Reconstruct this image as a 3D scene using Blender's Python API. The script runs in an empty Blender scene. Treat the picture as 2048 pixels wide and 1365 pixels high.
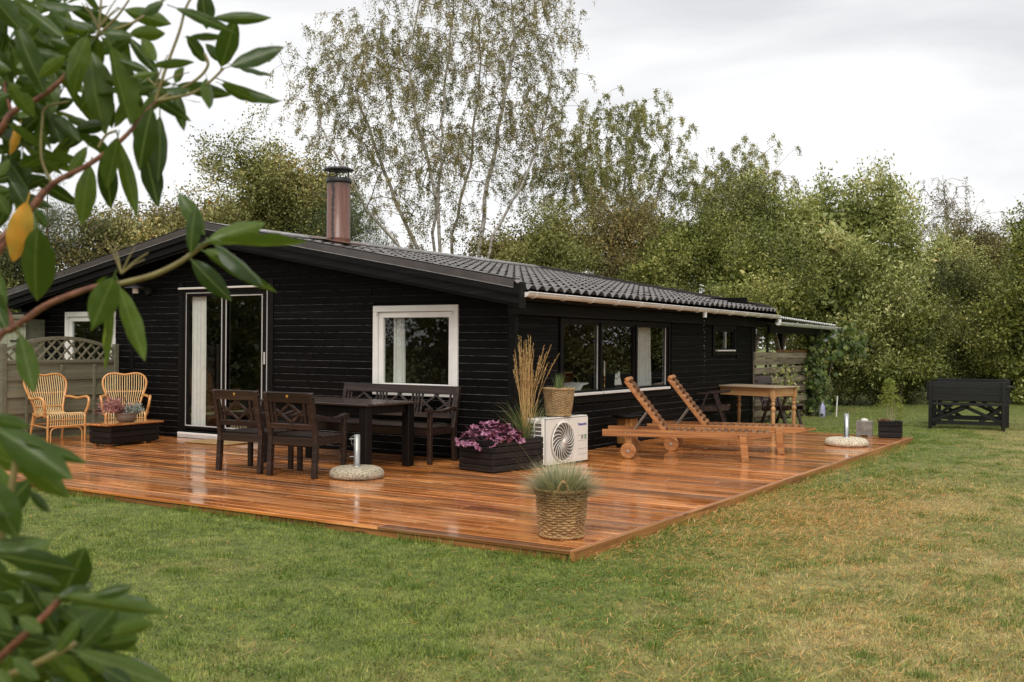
import bpy, math, random
import numpy as np
from mathutils import Matrix, Vector
random.seed(7)
rng = np.random.default_rng(11)
scene = bpy.context.scene
COL = scene.collection

# ------------------------------------------------------------------ camera
CAM = np.array([6.6, -10.46, 1.40])
RW = np.array([[0.844737995990597, 0.004218576553827134, -0.5351634532940844],
               [0.5351354527110228, 0.00625535408523443, 0.8447431075759286],
               [0.006911250361458201, -0.9999715366734834, 0.0030266254002441362]])
FPX = 2093.17
cam_data = bpy.data.cameras.new('camera')
cam = bpy.data.objects.new('camera', cam_data)
COL.objects.link(cam)
cam_data.sensor_width = 36.0
cam_data.lens = FPX * 36 / 2048
cam_data.clip_start = 0.05
cam_data.clip_end = 3000
mw = Matrix.Identity(4)
for i in range(3):
    mw[i][0] = RW[i, 0]; mw[i][1] = -RW[i, 1]; mw[i][2] = -RW[i, 2]; mw[i][3] = CAM[i]
cam.matrix_world = mw
cam_data.dof.use_dof = True
cam_data.dof.focus_distance = 13.0
cam_data.dof.aperture_fstop = 6.3
scene.camera = cam

# ------------------------------------------------------------------ sky and light (overcast, after rain)
world = bpy.data.worlds.new('World')
scene.world = world
world.use_nodes = True
nt = world.node_tree
for n in list(nt.nodes): nt.nodes.remove(n)
w_out = nt.nodes.new('ShaderNodeOutputWorld')
w_bg = nt.nodes.new('ShaderNodeBackground')
sky = nt.nodes.new('ShaderNodeTexSky')
sky.sky_type = 'NISHITA'; sky.sun_disc = False
SUN_EL, SUN_AZ = math.radians(52), math.radians(150)   # azimuth clockwise from +Y
sky.sun_elevation = SUN_EL; sky.sun_rotation = SUN_AZ
sky.dust_density = 3.0
w_scale = nt.nodes.new('ShaderNodeVectorMath'); w_scale.operation = 'SCALE'; w_scale.inputs['Scale'].default_value = 0.10
nt.links.new(sky.outputs[0], w_scale.inputs[0])
w_tc = nt.nodes.new('ShaderNodeTexCoord')
w_map = nt.nodes.new('ShaderNodeMapping'); w_map.inputs['Scale'].default_value = (1.0, 1.0, 3.2)
w_map.inputs['Location'].default_value = (2.2, 0.6, 0.4)
nt.links.new(w_tc.outputs['Generated'], w_map.inputs['Vector'])
w_n = nt.nodes.new('ShaderNodeTexNoise'); w_n.inputs['Scale'].default_value = 2.3; w_n.inputs['Detail'].default_value = 6
w_n.inputs['Roughness'].default_value = 0.52; w_n.inputs['Distortion'].default_value = 0.5
nt.links.new(w_map.outputs[0], w_n.inputs['Vector'])
w_r = nt.nodes.new('ShaderNodeValToRGB')
w_r.color_ramp.elements[0].position = 0.30; w_r.color_ramp.elements[0].color = (0.62, 0.62, 0.635, 1)
w_r.color_ramp.elements[1].position = 0.58; w_r.color_ramp.elements[1].color = (0.88, 0.875, 0.87, 1)
nt.links.new(w_n.outputs['Fac'], w_r.inputs['Fac'])
w_mix = nt.nodes.new('ShaderNodeMix'); w_mix.data_type = 'RGBA'; w_mix.inputs[0].default_value = 0.93
nt.links.new(w_scale.outputs[0], w_mix.inputs[6]); nt.links.new(w_r.outputs[0], w_mix.inputs[7])
nt.links.new(w_mix.outputs[2], w_bg.inputs['Color'])
w_bg.inputs['Strength'].default_value = 0.92
nt.links.new(w_bg.outputs[0], w_out.inputs['Surface'])

sun_data = bpy.data.lights.new('sun', 'SUN')
sun = bpy.data.objects.new('sun', sun_data)
COL.objects.link(sun)
sun_data.energy = 1.5; sun_data.angle = math.radians(25); sun_data.color = (1.0, 0.96, 0.90)
sd = Vector((math.sin(SUN_AZ) * math.cos(SUN_EL), math.cos(SUN_AZ) * math.cos(SUN_EL), math.sin(SUN_EL)))
sun.rotation_euler = sd.to_track_quat('Z', 'Y').to_euler()
sun.location = (8, -12, 15)

vs = scene.view_settings
vs.view_transform = 'Standard'; vs.look = 'None'; vs.gamma = 1.0; vs.use_curve_mapping = False
vs.exposure = 0.50
scene.cycles.use_denoising = True
scene.cycles.max_bounces = 6; scene.cycles.diffuse_bounces = 2; scene.cycles.glossy_bounces = 3; scene.cycles.transmission_bounces = 5
scene.cycles.transparent_max_bounces = 12
scene.cycles.sample_clamp_indirect = 6.0

# ------------------------------------------------------------------ placing helpers: a point at a real distance
GZ = -0.075           # lawn level; the deck top is z = 0, the house corner is the origin
def at(px, py, d):
    return CAM + RW @ np.array([(px - 1024) / FPX * d, (py - 682.5) / FPX * d, d])
def on_z(px, py, z=0.0):
    r = RW @ np.array([px - 1024, py - 682.5, FPX]); return CAM + r * ((z - CAM[2]) / r[2])

# ------------------------------------------------------------------ mesh helpers
class MB:
    def __init__(s): s.v = []; s.f = []; s.sm = []; s.mi = []; s.cur = 0
    def add(s, vs, fs, smooth=False):
        o = len(s.v); s.v.extend([tuple(p) for p in vs])
        for f in fs: s.f.append(tuple(i + o for i in f)); s.sm.append(smooth); s.mi.append(s.cur)
    def box(s, c, size, bev=0.0, rot=None):
        hx, hy, hz = size[0] / 2, size[1] / 2, size[2] / 2
        c = Vector(c)
        if bev <= 0:
            vs = [Vector((x, y, z)) for x in (-hx, hx) for y in (-hy, hy) for z in (-hz, hz)]
            fs = [(0, 1, 3, 2), (4, 6, 7, 5), (0, 4, 5, 1), (2, 3, 7, 6), (0, 2, 6, 4), (1, 5, 7, 3)]
        else:
            b = min(bev, hx * .9, hy * .9, hz * .9); vs = []; idx = {}
            for sx in (-1, 1):
                for sy in (-1, 1):
                    for sz in (-1, 1):
                        for a in range(3):
                            p = [sx * (hx - b), sy * (hy - b), sz * (hz - b)]
                            p[a] = (sx * hx, sy * hy, sz * hz)[a]
                            idx[(sx, sy, sz, a)] = len(vs); vs.append(Vector(p))
            fs = []
            for a in range(3):
                u, w = [(1, 2), (2, 0), (0, 1)][a]
                for sg in (-1, 1):
                    q = []
                    for (p1, p2) in ((-1, -1), (1, -1), (1, 1), (-1, 1)):
                        k = [0, 0, 0]; k[a] = sg; k[u] = p1; k[w] = p2; q.append(idx[(*k, a)])
                    fs.append(tuple(q if sg > 0 else q[::-1]))
            for a in range(3):
                u, w = [(1, 2), (2, 0), (0, 1)][a]
                for p1 in (-1, 1):
                    for p2 in (-1, 1):
                        k1 = [0, 0, 0]; k1[a] = -1; k1[u] = p1; k1[w] = p2
                        k2 = list(k1); k2[a] = 1
                        q = (idx[(*k1, u)], idx[(*k2, u)], idx[(*k2, w)], idx[(*k1, w)])
                        fs.append(q if p1 * p2 < 0 else q[::-1])
            for sx in (-1, 1):
                for sy in (-1, 1):
                    for sz in (-1, 1):
                        t = tuple(idx[(sx, sy, sz, a)] for a in range(3))
                        fs.append(t if sx * sy * sz > 0 else t[::-1])
        if rot is not None: vs = [rot @ p for p in vs]
        s.add([p + c for p in vs], fs); return s
    def bar(s, p0, p1, w, h, up=(0, 0, 1), bev=0.0):
        p0 = Vector(p0); p1 = Vector(p1); d = p1 - p0; L = d.length; x = d / L
        u = Vector(up); y = u.cross(x)
        if y.length < 1e-5: y = Vector((0, 1, 0)).cross(x)
        y.normalize(); z = x.cross(y)
        rot = Matrix((x, y, z)).transposed()
        return s.box((p0 + p1) / 2, (L, w, h), bev, rot)
    def tube(s, pts, rad, n=8, cap=True, closed=False):
        pts = [Vector(p) for p in pts]; m = len(pts)
        if not hasattr(rad, '__len__'): rad = [rad] * m
        rings = []; prev = None
        for i in range(m):
            if closed: t = pts[(i + 1) % m] - pts[i - 1]
            else: t = pts[min(i + 1, m - 1)] - pts[max(i - 1, 0)]
            if t.length < 1e-9: t = Vector((0, 0, 1))
            t.normalize()
            if prev is None:
                a = Vector((0, 0, 1)) if abs(t.z) < .9 else Vector((1, 0, 0))
                u = a.cross(t).normalized()
            else:
                u = prev - t * prev.dot(t)
                u = u.normalized() if u.length > 1e-6 else t.orthogonal().normalized()
            prev = u; w = t.cross(u)
            rings.append([pts[i] + (u * math.cos(2 * math.pi * k / n) + w * math.sin(2 * math.pi * k / n)) * rad[i] for k in range(n)])
        vs = [p for r in rings for p in r]; fs = []
        mm = m if closed else m - 1
        for i in range(mm):
            a, b = i * n, ((i + 1) % m) * n
            for k in range(n):
                k2 = (k + 1) % n; fs.append((a + k, a + k2, b + k2, b + k))
        s.add(vs, fs, True)
        if cap and not closed:
            s.add(rings[0], [tuple(range(n))[::-1]]); s.add(rings[-1], [tuple(range(n))])
        return s
    def cyl(s, p0, p1, r0, r1=None, n=16): return s.tube([p0, p1], [r0, r0 if r1 is None else r1], n)
    def lathe(s, prof, c=(0, 0, 0), n=24, cap=True):
        vs = []; fs = []; m = len(prof)
        for r, z in prof:
            for k in range(n):
                a = 2 * math.pi * k / n; vs.append((c[0] + r * math.cos(a), c[1] + r * math.sin(a), c[2] + z))
        for i in range(m - 1):
            for k in range(n):
                k2 = (k + 1) % n; fs.append((i * n + k, i * n + k2, (i + 1) * n + k2, (i + 1) * n + k))
        s.add(vs, fs, True)
        if cap:
            s.add(vs[:n], [tuple(range(n))[::-1]]); s.add(vs[-n:], [tuple(range(n))])
        return s
    def prism(s, poly, axis, a0, a1):
        # poly: 2-D outline; axis 'x','y','z' extruded between a0 and a1
        def P(q, a):
            return {'x': (a, q[0], q[1]), 'y': (q[0], a, q[1]), 'z': (q[0], q[1], a)}[axis]
        n = len(poly); vs = [P(q, a0) for q in poly] + [P(q, a1) for q in poly]
        fs = [tuple(range(n))[::-1], tuple(range(n, 2 * n))] + [(i, (i + 1) % n, n + (i + 1) % n, n + i) for i in range(n)]
        s.add(vs, fs); return s
    def build(s, name, mat, parent=None, loc=None, rot=None, label=None):
        me = bpy.data.meshes.new(name); me.from_pydata(s.v, [], s.f)
        me.polygons.foreach_set('use_smooth', s.sm)
        if isinstance(mat, (list, tuple)):
            for m_ in mat: me.materials.append(m_)
            me.polygons.foreach_set('material_index', s.mi)
        else: me.materials.append(mat)
        me.update()
        return link(name, me, parent, loc, rot, label)

def fix_normals(me):
    import bmesh
    b = bmesh.new(); b.from_mesh(me); bmesh.ops.recalc_face_normals(b, faces=b.faces); b.to_mesh(me); b.free()

def link(name, me, parent=None, loc=None, rot=None, label=None):
    o = bpy.data.objects.new(name, me); COL.objects.link(o)
    if parent is not None: o.parent = parent
    if loc is not None: o.location = loc
    if rot is not None: o.rotation_euler = rot
    if label: o['label'] = label
    return o
def tag(o, label, cat, group=None, kind=None):
    if label: o['label'] = label
    if cat: o['category'] = cat
    if group: o['group'] = group
    if kind: o['kind'] = kind
    return o
def thing(name, label, cat, loc=(0, 0, 0), rotz=0, group=None):
    o = bpy.data.objects.new(name, None); COL.objects.link(o)
    o.location = loc; o.rotation_euler = (0, 0, rotz); o.empty_display_size = .1
    return tag(o, label, cat, group)
def copy_tree(o, parent=None):
    c = o.copy(); COL.objects.link(c); c.parent = parent
    for ch in list(o.children): copy_tree(ch, c)
    return c
def np_mesh(name, V, F, mat, attr=None, smooth=False, mi=None):
    V = np.asarray(V, np.float32); F = np.asarray(F, np.int32)
    me = bpy.data.meshes.new(name); nf, k = F.shape
    me.vertices.add(len(V)); me.vertices.foreach_set('co', V.ravel())
    me.loops.add(nf * k); me.loops.foreach_set('vertex_index', F.ravel())
    me.polygons.add(nf); me.polygons.foreach_set('loop_start', np.arange(0, nf * k, k, dtype=np.int32))
    me.polygons.foreach_set('loop_total', np.full(nf, k, np.int32))
    if smooth: me.polygons.foreach_set('use_smooth', np.ones(nf, bool))
    for m_ in (mat if isinstance(mat, (list, tuple)) else [mat]): me.materials.append(m_)
    if mi is not None: me.polygons.foreach_set('material_index', mi.astype(np.int32))
    if attr is not None:
        a = me.attributes.new('rnd', 'FLOAT', 'FACE'); a.data.foreach_set('value', np.asarray(attr, np.float32))
    me.update(calc_edges=True)
    return me

# ------------------------------------------------------------------ materials
def new_mat(name):
    m = bpy.data.materials.new(name); m.use_nodes = True
    t = m.node_tree
    return m, t, t.nodes['Principled BSDF'], t.nodes['Material Output']
def nd(t, typ, **kw):
    n = t.nodes.new(typ)
    for k, v in kw.items():
        if k in n.inputs.keys(): n.inputs[k].default_value = v
        else: setattr(n, k, v)
    return n
def ramp(t, src, stops):
    r = t.nodes.new('ShaderNodeValToRGB'); cr = r.color_ramp
    while len(cr.elements) < len(stops): cr.elements.new(.5)
    for e, (p, c) in zip(cr.elements, stops):
        e.position = p; e.color = (*c, 1) if len(c) == 3 else c
    if src is not None: t.links.new(src, r.inputs[0])
    return r.outputs[0]
def mixc(t, fac, a, b, mode='MIX'):
    n = t.nodes.new('ShaderNodeMix'); n.data_type = 'RGBA'; n.blend_type = mode
    for i, x in ((0, fac), (6, a), (7, b)):
        if hasattr(x, 'is_linked') or hasattr(x, 'links'): t.links.new(x, n.inputs[i])
        else: n.inputs[i].default_value = x if i == 0 else ((*x, 1) if len(x) == 3 else x)
    return n.outputs[2]
def maprange(t, src, a, b, c, d):
    n = t.nodes.new('ShaderNodeMapRange'); t.links.new(src, n.inputs[0])
    for i, x in zip((1, 2, 3, 4), (a, b, c, d)): n.inputs[i].default_value = x
    return n.outputs[0]
def coords(t, kind='Object', scale=(1, 1, 1), loc=(0, 0, 0)):
    if kind == 'World':
        g = t.nodes.new('ShaderNodeNewGeometry'); src = g.outputs['Position']
    else:
        g = t.nodes.new('ShaderNodeTexCoord'); src = g.outputs[kind]
    mp = t.nodes.new('ShaderNodeMapping'); mp.inputs['Scale'].default_value = scale; mp.inputs['Location'].default_value = loc
    t.links.new(src, mp.inputs['Vector']); return mp
def noise(t, vec, scale, detail=4, rough=.55, dist=0.0):
    n = t.nodes.new('ShaderNodeTexNoise'); n.inputs['Scale'].default_value = scale; n.inputs['Detail'].default_value = detail
    n.inputs['Roughness'].default_value = rough; n.inputs['Distortion'].default_value = dist
    if vec is not None: t.links.new(vec, n.inputs['Vector'])
    return n.outputs['Fac']
def bump(t, p, h, strength=.3, dist=.01):
    b = t.nodes.new('ShaderNodeBump'); b.inputs['Strength'].default_value = strength; b.inputs['Distance'].default_value = dist
    t.links.new(h, b.inputs['Height']); t.links.new(b.outputs[0], p.inputs['Normal'])
def rand_shift(t, mp, amount=20.0):
    # shift the pattern by the object's random number, so that no two boards share their grain
    oi = t.nodes.new('ShaderNodeObjectInfo'); m_ = t.nodes.new('ShaderNodeMath'); m_.operation = 'MULTIPLY'; m_.inputs[1].default_value = amount
    t.links.new(oi.outputs['Random'], m_.inputs[0])
    a = t.nodes.new('ShaderNodeVectorMath'); a.operation = 'ADD'
    t.links.new(mp.outputs[0], a.inputs[0]); t.links.new(m_.outputs[0], a.inputs[1])
    return a.outputs[0], oi.outputs['Random']

def plain(name, c1, c2=None, rough=.5, scale=6, var=.5, metallic=0, bmp=0, coat=0, spec=.5, detail=5, kind='Object', stretch=(1, 1, 1)):
    m, t, p, o = new_mat(name)
    c2 = c2 or tuple(x * .75 for x in c1)
    mp = coords(t, kind, stretch); v, r = rand_shift(t, mp)
    n = noise(t, v, scale, detail)
    t.links.new(ramp(t, n, [(.5 - var * .35, c2), (.5 + var * .35, c1)]), p.inputs['Base Color'])
    t.links.new(maprange(t, n, .3, .7, min(1, rough * 1.15), rough * .85), p.inputs['Roughness'])
    p.inputs['Metallic'].default_value = metallic; p.inputs['Coat Weight'].default_value = coat
    p.inputs['Specular IOR Level'].default_value = spec
    if bmp: bump(t, p, n, bmp, .004)
    return m

def wood(name, dark, mid, light, rough=.45, grain=26, lo=.06, wet=None, bmp=.25, perobj=.5, coat=0.0, axis='x', knots=False, spec=.5):
    """grain running along the local x axis, each board its own tone"""
    m, t, p, o = new_mat(name)
    k = {'x': (.8, grain, grain), 'y': (grain, .8, grain), 'z': (grain, grain, .8)}[axis]
    mp = coords(t, 'Object', k); v, r = rand_shift(t, mp, 37)
    n1 = noise(t, v, 1.0, 7, .62, .9)
    col = ramp(t, n1, [(.30, dark), (.52, mid), (.74, light)])
    tone = ramp(t, r, [(0, (1 - perobj,) * 3), (.5, (1, 1, 1)), (1, (1 + perobj * .55,) * 3)])
    col = mixc(t, 1.0, col, tone, 'MULTIPLY')
    if knots:
        mk = coords(t, 'Object', (2.2, 9, 9)); vk, _ = rand_shift(t, mk, 11)
        vo = t.nodes.new('ShaderNodeTexVoronoi'); vo.inputs['Scale'].default_value = 1.0; t.links.new(vk, vo.inputs['Vector'])
        col = mixc(t, maprange(t, vo.outputs['Distance'], .10, .17, .75, 0.0), col, tuple(x * .45 for x in dark))
    if wet:
        mw_ = coords(t, 'World', (.32, 1.5, 1)); w1 = noise(t, mw_.outputs[0], wet[0], 4, .6, .4)
        wr = t.nodes.new('ShaderNodeMath'); wr.operation = 'MULTIPLY_ADD'; t.links.new(r, wr.inputs[0]); wr.inputs[1].default_value = .22; t.links.new(w1, wr.inputs[2])
        w2 = maprange(t, wr.outputs[0], .48, .72, 0, 1)
        col = mixc(t, maprange(t, w2, 0, 1, .0, .68), col, mixc(t, 1.0, col, (.45, .34, .26), 'MULTIPLY'))
        t.links.new(maprange(t, w2, 0, 1, rough, lo), p.inputs['Roughness'])
        p.inputs['Coat Weight'].default_value = coat; p.inputs['Coat Roughness'].default_value = .11
    else:
        t.links.new(maprange(t, n1, .3, .7, rough * 1.2, rough * .8), p.inputs['Roughness'])
        p.inputs['Coat Weight'].default_value = coat; p.inputs['Coat Roughness'].default_value = .1
    t.links.new(col, p.inputs['Base Color']); p.inputs['Specular IOR Level'].default_value = spec
    if bmp: bump(t, p, n1, bmp, .003)
    return m

def leaf_mat(name, stops, rough=.45, trans=.25, spec=.4, gain=1.0, warm=(1, 1, 1)):
    m, t, p, o = new_mat(name)
    a = t.nodes.new('ShaderNodeAttribute'); a.attribute_name = 'rnd'
    col = ramp(t, a.outputs['Fac'], [(q, tuple(min(.85, x * gain * w_) for x, w_ in zip(c_, warm))) for q, c_ in stops])
    t.links.new(col, p.inputs['Base Color']); p.inputs['Roughness'].default_value = rough; p.inputs['Specular IOR Level'].default_value = spec
    tr = t.nodes.new('ShaderNodeBsdfTranslucent'); t.links.new(mixc(t, 1.0, col, (1.0, 1.0, .55), 'MULTIPLY'), tr.inputs['Color'])
    mx = t.nodes.new('ShaderNodeMixShader'); mx.inputs[0].default_value = trans
    t.links.new(p.outputs[0], mx.inputs[1]); t.links.new(tr.outputs[0], mx.inputs[2]); t.links.new(mx.outputs[0], o.inputs['Surface'])
    return m
# ================================================================== materials of the place
m_deck = wood('wet_deck_wood', (.26, .074, .014), (.66, .235, .052), (.92, .58, .28), rough=.42, grain=38, lo=.06, wet=(2.6,), bmp=.15, perobj=.72, coat=.55, knots=True)
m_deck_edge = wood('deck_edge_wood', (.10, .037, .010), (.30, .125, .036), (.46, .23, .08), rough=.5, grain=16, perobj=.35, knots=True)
m_black = wood('black_stained_siding', (.002, .0018, .0016), (.0042, .0036, .0034), (.009, .0076, .007), rough=.55, grain=34, bmp=.35, perobj=.35, spec=.08)
m_black_edge = plain('arris_sky_glint', (.17, .163, .155), (.028, .026, .025), rough=.22, scale=34, coat=.5, stretch=(.35, 1, 1))  # sky glint along the wet arris, put into a paler base colour
m_black_trim = wood('black_stained_trim', (.0025, .0022, .002), (.006, .005, .0047), (.014, .011, .010), rough=.5, grain=30, bmp=.4, perobj=.4, coat=.03, spec=.15)
m_black_wall = plain('black_wall_core', (.006, .005, .005), rough=.7, spec=.1)
m_white = plain('white_window_paint', (.84, .81, .76), (.74, .71, .66), rough=.45, scale=4, coat=.1)
m_alu = plain('pale_aluminium', (.62, .60, .57), (.50, .48, .46), rough=.35, metallic=.2)
m_gutter = plain('cream_plastic_gutter', (.80, .77, .72), (.68, .64, .59), rough=.35, scale=3, coat=.3)
m_gutter_w = plain('white_plastic_gutter', (.78, .77, .74), (.60, .59, .56), rough=.4, scale=5)
m_tile = plain('wet_brown_roof_tile', (.17, .152, .147), (.085, .078, .070), rough=.36, scale=5, coat=.25, bmp=.1)
m_flash = plain('brown_metal_flashing', (.075, .062, .058), (.05, .042, .04), rough=.3, scale=3, coat=.3)
m_ridge = plain('pale_worn_ridge_cap', (.30, .29, .28), (.16, .15, .145), rough=.35, scale=7, coat=.2)
m_black_metal = plain('black_sooty_metal', (.012, .011, .011), rough=.5)
m_interior = plain('dark_room_wood', (.10, .055, .03), (.06, .03, .016), rough=.6)
m_fabric_w = plain('white_curtain_cloth', (.86, .84, .80), (.78, .76, .71), rough=.9, scale=9)
m_corr = plain('pale_corrugated_plastic', (.62, .62, .60), (.45, .45, .43), rough=.3, scale=5, coat=.3)
m_greywood = wood('weathered_grey_board', (.11, .085, .052), (.25, .20, .13), (.38, .31, .22), rough=.75, grain=22, perobj=.3, knots=True)
m_brownwood = wood('dark_brown_stained_wood', (.010, .0055, .004), (.028, .015, .010), (.072, .043, .031), rough=.40, grain=28, perobj=.3, coat=.10, spec=.35)
m_green = wood('olive_painted_fence_wood', (.12, .112, .070), (.19, .178, .115), (.25, .235, .155), rough=.6, grain=24, perobj=.18)
m_green_v = wood('sage_painted_shed_boards', (.20, .205, .135), (.29, .295, .20), (.36, .36, .255), rough=.6, grain=24, perobj=.15, axis='z')

def glass_mat(name, tint=(.92, .93, .92), fac_boost=1.0):
    m, t, p, o = new_mat(name); t.nodes.remove(p)
    tr = nd(t, 'ShaderNodeBsdfTransparent', Color=(*tint, 1)); gl = nd(t, 'ShaderNodeBsdfGlossy', Roughness=.006, Color=(1, 1, 1, 1))
    fr = nd(t, 'ShaderNodeFresnel', IOR=1.5); mx = t.nodes.new('ShaderNodeMixShader')
    gi = t.nodes.new('ShaderNodeNewGeometry'); t.links.new(maprange(t, gi.outputs['Backfacing'], 0, 1, 1.5, 1 / 1.5), fr.inputs['IOR'])   # a thin pane: no inner total reflection
    t.links.new(fr.outputs[0], mx.inputs[0]); t.links.new(tr.outputs[0], mx.inputs[1]); t.links.new(gl.outputs[0], mx.inputs[2]); t.links.new(mx.outputs[0], o.inputs['Surface'])
    return m
m_glass = glass_mat('window_glass')

# ================================================================== lawn
def lawn_colour(t):
    """mown lawn: green, with straw and needle-brown patches in world position"""
    mp = coords(t, 'World'); v = mp.outputs[0]
    big = noise(t, v, .33, 3, .5, .3); mid = noise(t, v, 1.5, 4, .6); fine = noise(t, v, 9, 3, .6)
    sx = t.nodes.new('ShaderNodeSeparateXYZ'); t.links.new(v, sx.inputs[0])
    # the dry, needle-strewn strip lies along the right side of the deck
    ax = t.nodes.new('ShaderNodeMath'); ax.operation = 'SUBTRACT'; t.links.new(sx.outputs[0], ax.inputs[0]); ax.inputs[1].default_value = 5.6
    ab = t.nodes.new('ShaderNodeMath'); ab.operation = 'ABSOLUTE'; t.links.new(ax.outputs[0], ab.inputs[0])
    strip = maprange(t, ab.outputs[0], .4, 2.2, .145, -.045)
    s = t.nodes.new('ShaderNodeMath'); s.operation = 'MULTIPLY_ADD'; t.links.new(mid, s.inputs[0]); s.inputs[1].default_value = .55; t.links.new(strip, s.inputs[2])
    s2 = t.nodes.new('ShaderNodeMath'); s2.operation = 'MULTIPLY_ADD'; t.links.new(big, s2.inputs[0]); s2.inputs[1].default_value = .45; t.links.new(s.outputs[0], s2.inputs[2])
    green = ramp(t, fine, [(.3, (.105, .155, .017)), (.7, (.28, .335, .062))])
    straw = ramp(t, fine, [(.3, (.44, .32, .12)), (.7, (.72, .56, .27))])
    return mixc(t, maprange(t, s2.outputs[0], .47, .80, 0, .92), green, straw), fine, s2.outputs[0]
m_lawn, t, p, o = new_mat('mown_lawn_ground')
c, fine, _ = lawn_colour(t)
t.links.new(mixc(t, 1.0, c, (.55, .52, .50), 'MULTIPLY'), p.inputs['Base Color']); p.inputs['Roughness'].default_value = .9
bump(t, p, fine, .8, .03)
g = MB(); g.add([(-400, -400, GZ), (400, -400, GZ), (400, 600, GZ), (-400, 600, GZ)], [(0, 1, 2, 3)])
lawn = g.build('lawn', m_lawn); lawn['kind'] = 'structure'

# ================================================================== deck
DX0, DX1, DY0, DY1 = -7.15, 3.13, -4.24, 6.55
deck = thing('wooden_deck', 'wet orange brown plank deck wrapping the corner of the black house', 'deck', (0, 0, 0))
rd = random.Random(3)
PW, PG, TH = .120, .006, .028
def deck_board(x0, x1, yc, w=PW):
    b = MB().box((0, 0, 0), (x1 - x0, w, TH), .004)
    b.build('deck_board', m_deck, deck, ((x0 + x1) / 2, yc, -TH / 2 - rd.uniform(0, .0015)), (rd.gauss(0, .010), rd.gauss(0, .0004), rd.gauss(0, .0004)))
y = DY0 + PW / 2; r_ = 0
while y < DY1 + .9:
    front = y < -.06
    x0 = DX0 if front else .012
    x1 = DX1
    if y > DY1 - PW / 2: x1 = 1.42
    if y > 7.6: break
    cuts = [x0]; x = x0 + rd.choice([1.2, 2.0, 2.7, 3.3, 3.9])
    while x < x1 - .45:
        cuts.append(x); x += rd.choice([2.4, 3.0, 3.6, 4.2])
    cuts.append(x1)
    for a, b in zip(cuts, cuts[1:]): deck_board(a + .002, b - .002, y)
    y += PW + PG; r_ += 1
# boards on edge along the right and far sides, fascia below the front row
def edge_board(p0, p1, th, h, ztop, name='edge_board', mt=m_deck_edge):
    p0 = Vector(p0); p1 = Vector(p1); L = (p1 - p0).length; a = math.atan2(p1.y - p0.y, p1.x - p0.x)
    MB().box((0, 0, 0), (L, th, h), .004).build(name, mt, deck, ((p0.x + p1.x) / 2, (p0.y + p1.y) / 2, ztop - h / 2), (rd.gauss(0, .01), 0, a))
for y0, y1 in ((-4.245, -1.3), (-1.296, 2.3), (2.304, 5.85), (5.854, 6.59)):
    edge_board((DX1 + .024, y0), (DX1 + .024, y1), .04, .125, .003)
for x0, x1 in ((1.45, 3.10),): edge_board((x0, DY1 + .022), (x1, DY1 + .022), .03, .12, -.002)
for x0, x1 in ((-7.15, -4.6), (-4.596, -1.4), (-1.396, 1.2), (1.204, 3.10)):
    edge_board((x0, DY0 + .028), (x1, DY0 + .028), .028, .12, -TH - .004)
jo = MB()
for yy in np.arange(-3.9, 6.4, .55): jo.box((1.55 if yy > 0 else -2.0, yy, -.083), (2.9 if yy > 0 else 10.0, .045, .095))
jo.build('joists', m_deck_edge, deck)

# ================================================================== house
house = thing('summer_house', 'low black timber house with brown tiled roof and white windows', 'house')
HX0, HY1 = -9.85, 8.25
XR, ZR, EAVE_X, EAVE_Z, SL = -4.9, 3.035, .33, 2.08, .1825
def rz(x): return EAVE_Z + (EAVE_X - x) * SL if x > XR else ZR - (XR - x) * SL
UND = .16
DOOR = (-5.78, -4.02, 0.0, 2.18)
WIN1 = (-2.14, -.80, .74, 1.88)
WIN2 = (-8.59, -7.33, .74, 1.87)
g_open = [DOOR, WIN1, WIN2]
SWIN = (1.10, 4.52, .70, 1.745)
SWIN2 = (6.30, 7.40, 1.23, 1.76)
s_open = [SWIN, SWIN2]
WTOP = 1.93
gw = MB()
xs = sorted({HX0, -.02, XR} | {v for o_ in g_open for v in o_[:2]})
for a, b in zip(xs, xs[1:]):
    ops = sorted([o_[2:] for o_ in g_open if o_[0] <= a + 1e-6 and o_[1] >= b - 1e-6])
    zz = -.12
    for (z0, z1) in ops + [(None, None)]:
        if z0 is None:
            gw.prism([(a, zz), (b, zz), (b, rz(b) - UND), (a, rz(a) - UND)], 'y', .022, .14)
        else:
            if z0 > zz: gw.prism([(a, zz), (b, zz), (b, z0), (a, z0)], 'y', .022, .14)
            zz = z1
gable = gw.build('gable_wall', m_black_wall, house)
sw = MB()
ys = sorted({.145, HY1} | {v for o_ in s_open for v in o_[:2]})
for a, b in zip(ys, ys[1:]):
    ops = sorted([o_[2:] for o_ in s_open if o_[0] <= a + 1e-6 and o_[1] >= b - 1e-6]); zz = -.12
    for (z0, z1) in ops + [(None, None)]:
        if z0 is None: sw.prism([(a, zz), (b, zz), (b, WTOP), (a, WTOP)], 'x', -.14, -.022)
        else:
            if z0 > zz: sw.prism([(a, zz), (b, zz), (b, z0), (a, z0)], 'x', -.14, -.022)
            zz = z1
side = sw.build('side_wall', m_black_wall, house)
bw = MB(); bw.box(((HX0 - .14) / 2, HY1 + .06, 1.1), (-HX0 - .14, .12, 2.4)); bw.box((HX0 + .06, HY1 / 2, 1.0), (.118, HY1 - .3, 2.0))
bw.build('rear_walls', m_black_wall, house)
inn = MB(); inn.box((HX0 / 2, HY1 / 2 + .1, -.07), (-HX0 - .4, HY1 - .2, .04)); inn.box((-5.0, HY1 / 2 + .1, 2.22), (6.7, HY1 - .4, .03))
inn.box((-3.2, 2.9, 1.1), (.08, 5.2, 2.2)); inn.box((-5.9, 4.2, 1.1), (5.3, .08, 2.2))
inn.build('room_interior', m_interior, house)

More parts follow.
